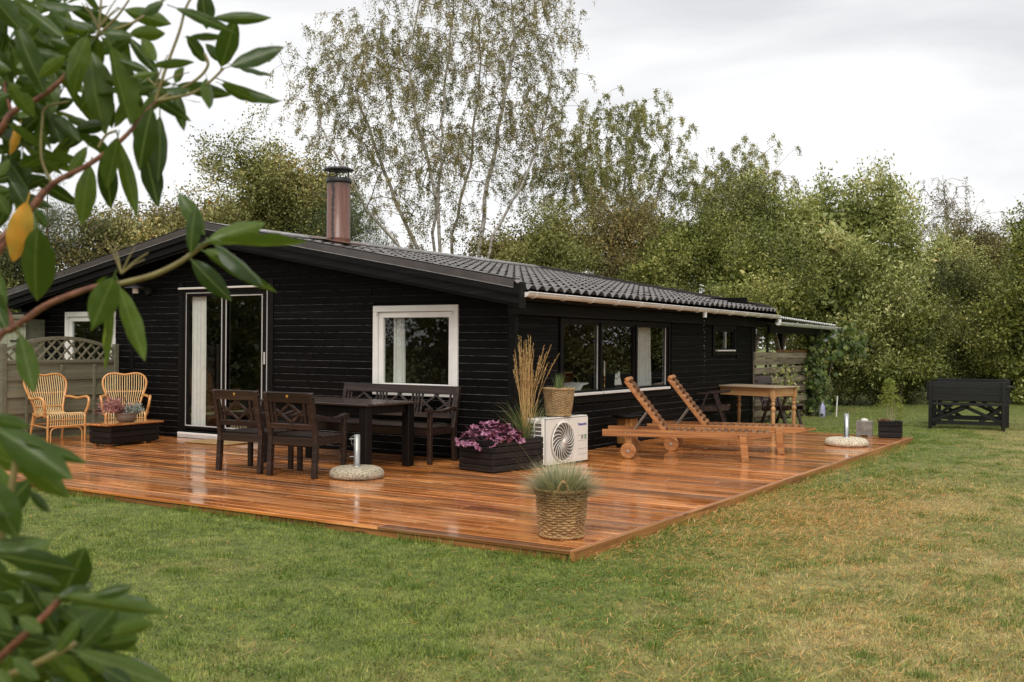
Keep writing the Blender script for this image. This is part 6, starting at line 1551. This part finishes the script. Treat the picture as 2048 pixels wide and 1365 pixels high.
def rleaf(bend, cup, wmax, seed):
    r_ = random.Random(seed); n, m_ = 12, 6; V = []; F = []
    for i in range(n + 1):
        u = i / n; w = .5 * wmax * (math.sin(math.pi * min(1, u * .97 + .03)) ** .72) * (1.0 if u < .55 else 1 - .22 * ((u - .55) / .45) ** 2)
        if i == 0: w = .02
        if i == n: w = .004
        zc = -bend * u * u
        for j in range(m_ + 1):
            v_ = (j / m_ - .5) * 2; V.append((u * 1.0, v_ * w, zc + cup * (abs(v_) ** 1.3) * w * (-1) + .012 * math.sin(u * 19 + seed) * abs(v_) + (-.010 if j == m_ // 2 else 0)))
    for i in range(n):
        for j in range(m_): a = i * (m_ + 1) + j; F.append((a, a + m_ + 1, a + m_ + 2, a + 1))
    o_ = len(V)                                     # the leaf stalk
    for x_, q in ((-.17, .010), (.02, .012)):
        for k in range(5): V.append((x_, q * math.cos(k * 1.2566), -.006 + q * math.sin(k * 1.2566) + (.02 if x_ < 0 else 0)))
    for k in range(5): F.append((o_ + k, o_ + (k + 1) % 5, o_ + 5 + (k + 1) % 5, o_ + 5 + k))
    me = bpy.data.meshes.new('leaf'); me.from_pydata(V, [], F); me.polygons.foreach_set('use_smooth', [True] * len(F)); return me
W_OPT = (.22, .28, .34, .42); rmesh = {}
for w_ in W_OPT:
    for bnd in (.08, .26):
        for c_ in (.25, .6):
            for mt in (m_rl, m_ro):
                me = rleaf(bnd, c_, w_, len(rmesh)); me.materials.append(mt); rmesh[(w_, bnd, c_, mt.name)] = me
rho = thing('rhododendron', 'large rhododendron with long glossy leaves in the near left foreground', 'shrub', (CAM[0] - 2.6, CAM[1] + .55, GZ))
RB = np.array(rho.location); rr = random.Random(12)
def rl_add(bx, by, tx, ty, w, d, dd=None, orange=False, roll=None, face=None):
    """a leaf from its stalk to its tip; d is the distance of the stalk, dd how much farther the tip is"""
    if dd is None: dd = rr.uniform(-.35, .35)
    L2 = math.hypot(tx - bx, ty - by); lm = L2 * d / FPX
    a = at(bx, by, d); b_ = at(tx, ty, d + dd * lm); v = Vector(b_ - a); L = v.length; x = v.normalized()
    toc = Vector(CAM - a).normalized(); yv = toc.cross(x).normalized(); zv = x.cross(yv)
    ro_ = roll if roll is not None else rr.gauss(0, .7)
    if face == 'under': ro_ += math.pi
    q = Matrix.Rotation(ro_, 3, x); yv = q @ yv; zv = q @ zv
    wr = w / max(L2, 1) / max(.35, abs(math.cos(ro_))); wr = min(W_OPT, key=lambda o_: abs(o_ - wr))
    me = rmesh[(wr, rr.choice((.08, .26)), rr.choice((.25, .6)), (m_ro if orange else m_rl).name)]
    o_ = link('leaf', me, rho); M4 = Matrix((x, yv, zv)).transposed().to_4x4() @ Matrix.Diagonal((L, L * max(.75, min(1.25, 1.04 * w / max(L2, 1) / wr / max(.75, abs(math.cos(ro_))))), L, 1)); M4.translation = Vector(a - RB); o_.matrix_basis = M4
def Z1(x, y): return x * .3077, y * .3077
def Z2(x, y): return x * .3077, 400 + y * .3077
def Z4(x, y): return x * .4286, 780 + y * .4286
upper = [(1400, 115, 1760, 112, 80), (1150, 55, 1520, 180, 75), (1310, -60, 1335, 190, 150), (1440, 435, 1545, 130, 165), (1500, 430, 1845, 290, 105), (1520, 425, 1785, 475, 60), (1450, 525, 1832, 632, 90), (1440, 550, 1660, 662, 80),
 (1345, 510, 1395, 682, 130), (1335, 400, 1195, 235, 80), (1425, 395, 1305, 285, 60), (1230, 245, 1435, 268, 45), (1015, 395, 888, 222, 75), (715, 345, 838, 258, 75), (565, 240, 425, 545, 150), (580, 330, 605, 812, 150), (715, 305, 822, 815, 150),
 (985, 705, 880, 1095, 140), (925, 890, 1005, 1340, 125), (1040, 765, 1058, 1135, 95), (765, 900, 708, 1235, 110), (775, 930, 890, 1400, 95), (685, 990, 725, 1355, 125), (585, 1080, 500, 1440, 125), (565, 960, 395, 1155, 75), (600, 830, 385, 985, 60), (280, 1015, 545, 1062, 55),
 (275, 1015, 125, 1120, 100), (60, 815, 215, 975, 75), (20, 1000, 195, 1225, 95), (300, 725, 392, 925, 90), (345, 740, 472, 852, 60), (440, 770, 585, 812, 50), (275, 850, 300, 985, 80), (-60, -40, 110, 190, 130), (100, 150, 235, 560, 115), (125, 15, 415, 222, 75), (195, 325, 415, 362, 65),
 (425, 365, 250, 510, 85), (20, 450, 155, 492, 60), (380, 110, 610, 135, 65), (810, 65, 1095, 152, 90), (255, 25, 525, 45, 65), (440, 170, 590, 205, 60), (775, 390, 965, 455, 60), (990, 430, 1252, 435, 60), (860, 500, 1010, 460, 50), (1215, 650, 1310, 692, 50), (55, 540, 185, 765, 120),
 (640, 60, 480, -30, 80), (700, 40, 560, 60, 70), (330, 60, 420, 180, 70), (1060, 10, 900, 70, 70), (500, 220, 300, 260, 70), (640, 400, 700, 640, 120), (520, 420, 470, 650, 80), (790, 520, 960, 560, 60), (800, 600, 930, 690, 50), (880, 610, 1010, 590, 60), (1080, 600, 1230, 560, 60),
 (600, 880, 650, 930, 90), (140, 300, 30, 420, 80), (300, 380, 200, 520, 90), (60, 1040, -30, 1150, 90), (10, 640, -60, 800, 100), (150, 870, 60, 960, 70), (230, 230, 120, 330, 90), (330, 260, 450, 300, 80), (240, 560, 130, 600, 90), (70, 1180, 170, 1340, 110), (30, 200, 60, 420, 90), (-20, 320, 40, 560, 90), (-30, 1250, 60, 1380, 100)]
for bx, by, tx, ty, w in upper: rl_add(*Z1(bx, by), *Z1(tx, ty), w * .3077, rr.uniform(1.75, 2.15))
rl_add(*Z1(125, 815), *Z1(30, 1010), 55 * .3077, 1.95, .2, True, 0.5)
for bx, by, tx, ty, w in ((1165, -40, 1325, 190, 95), (1240, 345, 1240, 45, 92), (1350, 270, 1722, 110, 130), (1430, 270, 1958, 405, 100), (1400, 285, 1738, 465, 110), (1340, 345, 1785, 622, 85), (1250, 395, 1470, 640, 115), (1330, 330, 1425, 345, 60), (735, 510, 590, 835, 200), (735, 600, 825, 1085, 120), (780, 575, 925, 1048, 115), (735, 640, 650, 885, 90),
                          (130, 880, 215, 1245, 120), (240, 190, 185, 700, 195), (-40, 430, 45, 710, 70), (-30, 680, 40, 830, 80), (225, 60, 300, 170, 60), (-60, 560, -10, 800, 120), (690, 500, 620, 560, 80)):
    rl_add(*Z2(bx, by), *Z2(tx, ty), w * .3077, rr.uniform(1.65, 1.9))
rl_add(*Z2(175, 20), *Z2(50, 415), 150 * .3077, 1.75, .1, True, .25)
for bx, by, tx, ty, w in ((-60, 130, 135, 175, 70), (-10, 185, 295, 375, 130), (110, 235, 412, 332, 65), (70, 305, 322, 515, 110), (-120, 250, 160, 440, 250), (-60, 420, 70, 690, 230), (140, 470, 242, 562, 45), (-60, 725, 212, 688, 75), (-10, 770, 352, 850, 90), (-40, 860, 105, 945, 90), (60, 858, 262, 920, 55), (120, 905, 272, 1155, 110),
                          (270, 975, 425, 928, 80), (440, 962, 608, 908, 60), (300, 965, 782, 1056, 65), (270, 1005, 380, 1085, 130), (385, 1195, 545, 1015, 150), (520, 1140, 722, 1100, 80), (450, 1195, 642, 1165, 90), (265, 1225, 372, 1075, 60), (-10, 1130, 242, 1195, 100), (-30, 1140, 97, 1255, 65), (230, 1225, 365, 1420, 150), (360, 1225, 870, 1405, 115),
                          (-30, 1300, 60, 1400, 90), (-40, 560, 60, 560, 90), (-60, 620, 30, 760, 110), (160, 1000, 40, 1060, 80), (90, 1060, 200, 1130, 70), (60, 1250, 200, 1330, 90), (300, 1290, 420, 1400, 100), (-40, 960, 80, 1010, 80), (480, 1300, 640, 1380, 80), (-30, 1010, 60, 1120, 90), (180, 950, 290, 1010, 70), (60, 700, 150, 720, 50)):
    rl_add(*Z4(bx, by), *Z4(tx, ty), w * .4286, rr.uniform(1.12, 1.35) if by > 560 else rr.uniform(1.15, 1.30), roll=rr.gauss(0, .45))
# whorls that fill the bush
for cx_, cy_, d_, k_ in ((640, 230, 1.95, 8), (100, 500, 2.0, 8), (300, 720, 2.0, 7), (60, 300, 2.1, 8), (250, 110, 2.1, 8), (470, 860, 2.0, 5), (200, 250, 2.15, 7), (420, 560, 2.1, 6), (820, 230, 2.05, 5), (180, 1130, 2.1, 6), (900, 570, 2.0, 7), (150, 960, 2.05, 8), (420, 40, 2.1, 7), (30, 760, 2.1, 8), (1130, 560, 2.0, 5), (330, 420, 2.1, 7), (20, 60, 2.0, 7), (80, 1250, 2.0, 7), (650, 520, 2.05, 5)):
    a0 = rr.uniform(0, 6.28)
    for q in range(k_):
        a = a0 + q * 6.283 / k_ + rr.gauss(0, .2); L = rr.uniform(190, 330); sx_ = cx_ + 25 * math.cos(a); sy_ = cy_ + 25 * math.sin(a)
        rl_add(*Z1(sx_, sy_), *Z1(sx_ + L * math.cos(a), sy_ + L * (math.sin(a) * .8 + .35)), rr.uniform(65, 95) * .3077, d_ + rr.uniform(-.05, .1), rr.uniform(-.6, .6))
for cx_, cy_, d_, k_ in ((60, 900, 1.45, 6), (270, 1020, 1.4, 6), (360, 1220, 1.4, 6), (60, 1190, 1.35, 6), (230, 1320, 1.35, 6), (-20, 620, 1.4, 6), (-40, 330, 1.4, 5), (-40, 1040, 1.4, 6), (380, 1420, 1.4, 5), (-20, 1380, 1.35, 6)):
    a0 = rr.uniform(0, 6.28)
    for q in range(k_):
        a = a0 + q * 6.283 / k_ + rr.gauss(0, .2); L = rr.uniform(300, 480); sx_ = cx_ + 22 * math.cos(a); sy_ = cy_ + 22 * math.sin(a)
        ex, ey = sx_ + L * math.cos(a), sy_ + L * (math.sin(a) * .55 + .10)
        if ex < 800 and not (cy_ < 700 and ex > 330): rl_add(*Z4(sx_, sy_), *Z4(ex, ey), rr.uniform(95, 135) * .4286, d_ + rr.uniform(-.04, .08), rr.uniform(-.6, .6))
# shoots and branches
def rb(pts, r0, r1, mt, name='branch', n=20):
    r0 *= .6; r1 *= .62
    P = [Vector(tuple(at(*q) - RB)) for q in pts]; s_ = spline(P, n); MB().tube(s_, [r0 + (r1 - r0) * i / n for i in range(n + 1)], 8).build(name, mt, rho)
rb([(-260, 900, 2.0), (-90, 420, 2.0), Z1(0, 860) + (1.95,), Z1(75, 735) + (1.95,), Z1(250, 640) + (1.95,), Z1(400, 520) + (1.95,), Z1(560, 330) + (1.95,), Z1(640, 230) + (1.95,)], .013, .005, m_rb)
rb([Z1(640, 230) + (1.95,), Z1(760, 110) + (1.95,), Z1(840, 0) + (1.95,)], .005, .003, m_rg); rb([Z1(640, 230) + (1.95,), Z1(880, 140) + (1.95,), Z1(1050, 10) + (1.98,), Z1(1080, -60) + (2,)], .005, .004, m_rg)
rb([Z1(640, 230) + (1.95,), Z1(650, 100) + (1.95,), Z1(660, -30) + (1.95,)], .005, .003, m_rg); rb([Z1(75, 735) + (1.95,), Z1(30, 560) + (1.95,), Z1(90, 500) + (1.95,)], .006, .004, m_rb)
rb([(-220, 900, 1.9), Z1(60, 1520) + (1.92,), Z1(210, 1360) + (1.92,), Z1(340, 1200) + (1.92,), Z1(560, 1080) + (1.92,), Z1(720, 970) + (1.92,), Z1(850, 850) + (1.92,), Z1(1010, 660) + (1.95,)], .012, .006, m_rb, n=30)
rb([Z1(1010, 660) + (1.95,), Z1(1080, 440) + (1.95,), Z1(1165, 210) + (1.95,), Z1(1205, 60) + (1.95,), Z1(1260, -40) + (1.95,)], .0055, .0035, m_rg); rb([Z1(1010, 660) + (1.95,), Z1(1240, 610) + (1.95,), Z1(1350, 545) + (1.95,), Z1(1455, 445) + (1.95,)], .0055, .004, m_rg)
rb([Z1(1010, 660) + (1.95,), Z1(1260, 530) + (1.97,), Z1(1350, 430) + (1.97,), Z1(1330, 350) + (1.97,)], .005, .0045, m_rg); rb([Z1(640, 960) + (1.92,), Z1(690, 880) + (1.92,), Z1(760, 850) + (1.92,)], .005, .004, m_rg); rb([Z1(340, 1200) + (1.92,), Z1(270, 1030) + (1.92,), Z1(275, 800) + (1.92,), Z1(300, 700) + (1.92,), Z1(450, 660) + (1.92,)], .005, .003, m_rg)
rb([(-200, 980, 1.75), Z2(-60, 960) + (1.76,), Z2(80, 840) + (1.76,), Z2(190, 760) + (1.76,), Z2(330, 670) + (1.76,), Z2(600, 570) + (1.77,), Z2(780, 545) + (1.78,), Z2(1000, 490) + (1.78,), Z2(1180, 400) + (1.78,), Z2(1330, 290) + (1.78,), Z2(1400, 265) + (1.78,)], .011, .0055, m_rb, n=40)
rb([Z2(780, 545) + (1.775,), Z2(1000, 486) + (1.775,), Z2(1180, 398) + (1.775,), Z2(1330, 288) + (1.775,), Z2(1400, 262) + (1.775,)], .0075, .0065, m_rg)
rb([Z2(80, 840) + (1.76,), Z2(60, 740) + (1.76,), Z2(-20, 640) + (1.76,)], .008, .005, m_rb); rb([Z2(80, 840) + (1.76,), Z2(150, 890) + (1.76,)], .005, .003, m_rg); rb([Z2(-40, 300) + (1.8,), Z2(190, 60) + (1.85,), Z2(280, -60) + (1.9,)], .009, .008, m_rb)
for k in range(15):     # the old flower stalks and leaf stalks around the nodes
    c_ = (Z2(790, 480), Z1(1010, 560), Z1(640, 190))[k % 3]; a = rr.uniform(-2.9, -.2); L = rr.uniform(45, 85); d_ = (1.78, 1.95, 1.95)[k % 3]
    rb([c_ + (d_,), (c_[0] + L * .5 * math.cos(a), c_[1] + L * .5 * math.sin(a) - 4, d_), (c_[0] + L * math.cos(a), c_[1] + L * math.sin(a), d_)], .0028, .0016, m_rg, 'flower_stalk', 6)
rb([(-220, 1500, 1.3), Z4(-60, 1300) + (1.28,), Z4(130, 1130) + (1.25,), Z4(260, 1000) + (1.25,), Z4(290, 960) + (1.25,)], .009, .006, m_rb); rb([Z4(-100, 1380) + (1.3,), Z4(120, 1300) + (1.25,), Z4(290, 1215) + (1.22,), Z4(350, 1180) + (1.22,)], .008, .006, m_rg); rb([(-160, 1150, 1.25), Z4(-60, 780) + (1.22,), Z4(20, 600) + (1.22,), Z4(60, 420) + (1.22,), Z4(80, 280) + (1.22,)], .009, .006, m_rg)
# the stem out of view that carries the branches, and the leaves around it
for q in ([(0, 0, 0), (-.05, .05, .6), (.1, .05, 1.1)],): pass
def wpt(v): return Vector(v)
base_w = RB
for tgt in ((-260, 900, 2.0), (-220, 900, 1.9), (-200, 980, 1.75), (-220, 1500, 1.3), (-160, 1150, 1.25), (-40 * .3077, 492, 1.8)):
    e = Vector(tuple(at(*tgt) - RB)); MB().tube(spline([Vector((0, 0, 0)), e * .45 + Vector((-.1, .05, .12)), e], 12), [.022 - .010 * i / 12 for i in range(13)], 8).build('branch', m_rb, rho)
for k in range(46):
    bx = rr.uniform(-420, -60); by = rr.uniform(-150, 1450); a = rr.uniform(0, 6.28); L = rr.uniform(110, 170); rl_add(bx, by, bx + L * math.cos(a) - 40, by + L * math.sin(a), 45, rr.uniform(1.5, 2.2))
# ================================================================== grass blades, needles and straw on the lawn
def keep_lawn(X, Y):
    on_deck = (X > -7.2) & (X < 3.185) & (Y > -4.245) & (Y < 6.6)
    strip = (X > -.5) & (X < 1.5) & (Y < 7.7) & (Y > 0)
    hs = (X > -10) & (X < .02) & (Y > 0) & (Y < 8.4)
    return ~(on_deck | strip | hs)
def frustum_points(n, d0, d1, half, r_, power=1.0):
    u = r_.uniform(0, 1, n); d = (d0 ** power + (d1 ** power - d0 ** power) * u) ** (1 / power); lat = r_.uniform(-half, half, n) * d
    fw = RW[:, 2]; rt = RW[:, 0]; fw2 = fw[:2] / np.linalg.norm(fw[:2]); rt2 = rt[:2] / np.linalg.norm(rt[:2])
    return np.stack([CAM[0] + fw2[0] * d + rt2[0] * lat, CAM[1] + fw2[1] * d + rt2[1] * lat], 1), d
r_ = np.random.default_rng(5)
m_blade, t, p, o = new_mat('grass_blade')
c, fine, msk = lawn_colour(t); a = t.nodes.new('ShaderNodeAttribute'); a.attribute_name = 'rnd'
tone = ramp(t, a.outputs['Fac'], [(0, (.42, .50, .38)), (.5, (.95, 1, .9)), (.86, (1.35, 1.3, 1.2)), (1, (1.6, 1.45, 1.35))]); c = mixc(t, 1, c, tone, 'MULTIPLY')
t.links.new(c, p.inputs['Base Color']); p.inputs['Roughness'].default_value = .5; p.inputs['Specular IOR Level'].default_value = .35
tr = t.nodes.new('ShaderNodeBsdfTranslucent'); t.links.new(c, tr.inputs['Color']); mx = t.nodes.new('ShaderNodeMixShader'); mx.inputs[0].default_value = .25
t.links.new(p.outputs[0], mx.inputs[1]); t.links.new(tr.outputs[0], mx.inputs[2]); t.links.new(mx.outputs[0], o.inputs['Surface'])
VV = []; FF = []; AA = []; off = 0
for n, d0, d1, half, ln, wd, pw in ((420000, 4.0, 11.0, .60, (.014, .036), .0026, 1.25), (200000, 10.5, 19, .58, (.016, .036), .0040, 1.5), (80000, 18, 30, .58, (.02, .04), .0065, 1.6)):
    XY, d = frustum_points(n, d0, d1, half, r_, pw); k = keep_lawn(XY[:, 0], XY[:, 1]); XY = XY[k]; n = len(XY)
    # thin and thick patches
    dens = .5 + .5 * np.sin(XY[:, 0] * 2.3 + np.sin(XY[:, 1] * 1.7) * 1.5) * np.sin(XY[:, 1] * 2.9 + np.sin(XY[:, 0] * 1.9)); k = r_.uniform(0, 1, n) < .62 + .38 * dens; XY = XY[k]; dens = dens[k]; n = len(XY)
    L = r_.uniform(*ln, n) * (.75 + .5 * dens); ti = np.abs(r_.normal(.98, .42, n)); az = r_.uniform(0, 6.283, n); D = np.stack([np.sin(ti) * np.cos(az), np.sin(ti) * np.sin(az), np.cos(ti)], 1); az2 = az + 1.57 + r_.normal(0, .4, n)
    S = np.stack([np.cos(az2), np.sin(az2), np.zeros(n)], 1); P = np.stack([XY[:, 0], XY[:, 1], np.full(n, GZ)], 1); w = wd * r_.uniform(.6, 1.3, n)[:, None]
    V = np.stack([P - S * w, P + S * w, P + D * L[:, None]], 1).reshape(-1, 3); VV.append(V); FF.append(np.arange(3 * n).reshape(-1, 3) + off); off += 3 * n; AA.append(r_.uniform(0, 1, n))
tag(link('grass_blades', np_mesh('grass_blades', np.concatenate(VV), np.concatenate(FF), m_blade, np.concatenate(AA))), 'short mown green and straw coloured grass of the lawn', 'grass', kind='stuff')
# clumps of longer, greener grass and small clover leaves
ct, _ = frustum_points(900, 4.2, 20, .58, r_, 1.4); ct = ct[keep_lawn(ct[:, 0], ct[:, 1])]; rad_ = r_.uniform(.03, .10, len(ct)); i_ = r_.integers(0, len(ct), 52000); q_ = r_.normal(0, 1, (52000, 2)) * rad_[i_][:, None]; XY = ct[i_] + q_; k = keep_lawn(XY[:, 0], XY[:, 1]); XY = XY[k]; n = len(XY)
L = r_.uniform(.02, .055, n); ti = np.abs(r_.normal(.5, .35, n)); az = r_.uniform(0, 6.283, n); D = np.stack([np.sin(ti) * np.cos(az), np.sin(ti) * np.sin(az), np.cos(ti)], 1); S = np.stack([-np.sin(az), np.cos(az), np.zeros(n)], 1); P = np.stack([XY[:, 0], XY[:, 1], np.full(n, GZ)], 1)
V = np.stack([P - S * .0026, P + S * .0026, P + D * L[:, None]], 1).reshape(-1, 3)
m_tuft = leaf_mat('greener_grass_tuft', [(0, (.06, .11, .012)), (.5, (.13, .20, .028)), (1, (.26, .33, .07))], .5, .25)
tag(link('grass_tufts', np_mesh('grass_tufts', V, np.arange(3 * n).reshape(-1, 3), m_tuft, r_.uniform(0, 1, n))), 'scattered greener tufts standing out of the lawn', 'grass', kind='stuff')
n = 26000; ct, _ = frustum_points(260, 4.2, 14, .58, r_, 1.3); ct = ct[keep_lawn(ct[:, 0], ct[:, 1])]; i_ = r_.integers(0, len(ct), n); XY = ct[i_] + r_.normal(0, 1, (n, 2)) * r_.uniform(.05, .16, len(ct))[i_][:, None]; XY = XY[keep_lawn(XY[:, 0], XY[:, 1])]; n = len(XY)
P = np.stack([XY[:, 0], XY[:, 1], GZ + r_.uniform(.010, .03, n)], 1); D = np.stack([r_.normal(0, 1, n), r_.normal(0, 1, n), r_.normal(.1, .25, n)], 1)
V, F = leaf_quads(P, D, r_.uniform(.008, .016, n), .9, r_, upbias=3.0)
tag(link('clover_leaves', np_mesh('clover_leaves', V, F, m_tuft, r_.uniform(.1, .9, n))), 'patches of small clover leaves in the lawn', 'clover', kind='stuff')
# longer tufts along the deck edge
edge = []
for k in range(5200):
    if r_.uniform() < .55: x_ = r_.uniform(-6.5, 3.2); y_ = -4.25 - abs(r_.normal(0, .05))
    else: x_ = 3.19 + abs(r_.normal(0, .05)); y_ = r_.uniform(-4.3, 6.6)
    if math.sin(x_ * 5.1 + y_ * 3.3) + math.sin(x_ * 2.3 + y_ * 7.1) > -.3: edge.append((x_, y_))
E_xy = np.array(edge); n = len(E_xy); L = r_.uniform(.03, .085, n); ti = np.abs(r_.normal(.25, .3, n)); az = r_.uniform(0, 6.283, n); D = np.stack([np.sin(ti) * np.cos(az), np.sin(ti) * np.sin(az), np.cos(ti)], 1); S = np.stack([-np.sin(az), np.cos(az), np.zeros(n)], 1); P = np.stack([E_xy[:, 0], E_xy[:, 1], np.full(n, GZ)], 1)
V = np.stack([P - S * .003, P + S * .003, P + D * L[:, None]], 1).reshape(-1, 3)
tag(link('edge_grass', np_mesh('edge_grass', V, np.arange(3 * n).reshape(-1, 3), m_blade, r_.uniform(0, .8, n))), 'longer grass tufts against the deck edge', 'grass', kind='stuff')
# fallen pine needles: thickest in a drift along the right of the deck, thin elsewhere
m_ndl = leaf_mat('fallen_pine_needle', [(0, (.42, .15, .03)), (.4, (.60, .25, .06)), (.75, (.70, .38, .13)), (1, (.75, .52, .26))], .6, .1, gain=1.15)
pts = []
for cx_, cy_, n in ((1640, 1040, 8500), (1500, 1010, 2600), (1800, 980, 1800), (1850, 1130, 1300), (1400, 1090, 1000), (1900, 1300, 900), (1550, 1230, 500), (1350, 1330, 500), (1250, 1010, 600), (1750, 930, 700)):
    c_ = on_z(cx_, cy_, GZ); s1 = .55 + .05 * (1400 - cy_) / 100; along = r_.normal(0, 1, n) * s1 * 1.7; across = r_.normal(0, 1, n) * s1 * .75
    pts.append(np.stack([c_[0] + across, c_[1] + along], 1))
XY, d = frustum_points(2600, 4.0, 22, .58, r_, 1.4); pts.append(XY)
XYe = np.stack([3.22 + np.abs(r_.normal(0, .10, 1500)), r_.uniform(-4.2, 5.5, 1500)], 1); pts.append(XYe)
XY = np.concatenate(pts); XY = XY[keep_lawn(XY[:, 0], XY[:, 1])]; n = len(XY)
L = r_.uniform(.045, .105, n); az = r_.normal(.5, 1.0, n); el = r_.normal(.08, .22, n); D = np.stack([np.cos(az) * np.cos(el), np.sin(az) * np.cos(el), np.sin(el)], 1); S = np.stack([-np.sin(az), np.cos(az), np.zeros(n)], 1); P = np.stack([XY[:, 0], XY[:, 1], GZ + r_.uniform(.014, .036, n)], 1); w = .0015
mid = P + D * (L * .5)[:, None] + np.stack([np.zeros(n), np.zeros(n), L * r_.uniform(0, .03, n)], 1)
V = np.stack([P, mid - S * w, P + D * L[:, None], mid + S * w], 1).reshape(-1, 3)
tag(link('fallen_needles', np_mesh('fallen_needles', V, np.arange(4 * n).reshape(-1, 4), m_ndl, r_.uniform(0, 1, n))), 'orange pine needles strewn over the lawn beside the deck', 'needles', kind='stuff')
# a few on the deck
n = 420; XY = np.stack([r_.uniform(-5, 3.0, n), r_.uniform(-4.1, 6.2, n)], 1); k = ~((XY[:, 0] < .1) & (XY[:, 1] > -.1)); XY = XY[k]; n = len(XY); az = r_.uniform(0, 6.28, n); D = np.stack([np.cos(az), np.sin(az), np.zeros(n)], 1); S = np.stack([-np.sin(az), np.cos(az), np.zeros(n)], 1); P = np.stack([XY[:, 0], XY[:, 1], np.full(n, .0025)], 1); L = r_.uniform(.02, .06, n)[:, None]
V = np.stack([P, P + D * L * .5 - S * .0016 + S * L * .1, P + D * L, P + D * L * .5 + S * .0016 + S * L * .1], 1).reshape(-1, 3)
tag(link('needles_on_deck', np_mesh('needles_on_deck', V, np.arange(4 * n).reshape(-1, 4), m_ndl, r_.uniform(.3, 1, n))), 'scattered pine needles stuck to the wet deck boards', 'needles', kind='stuff')
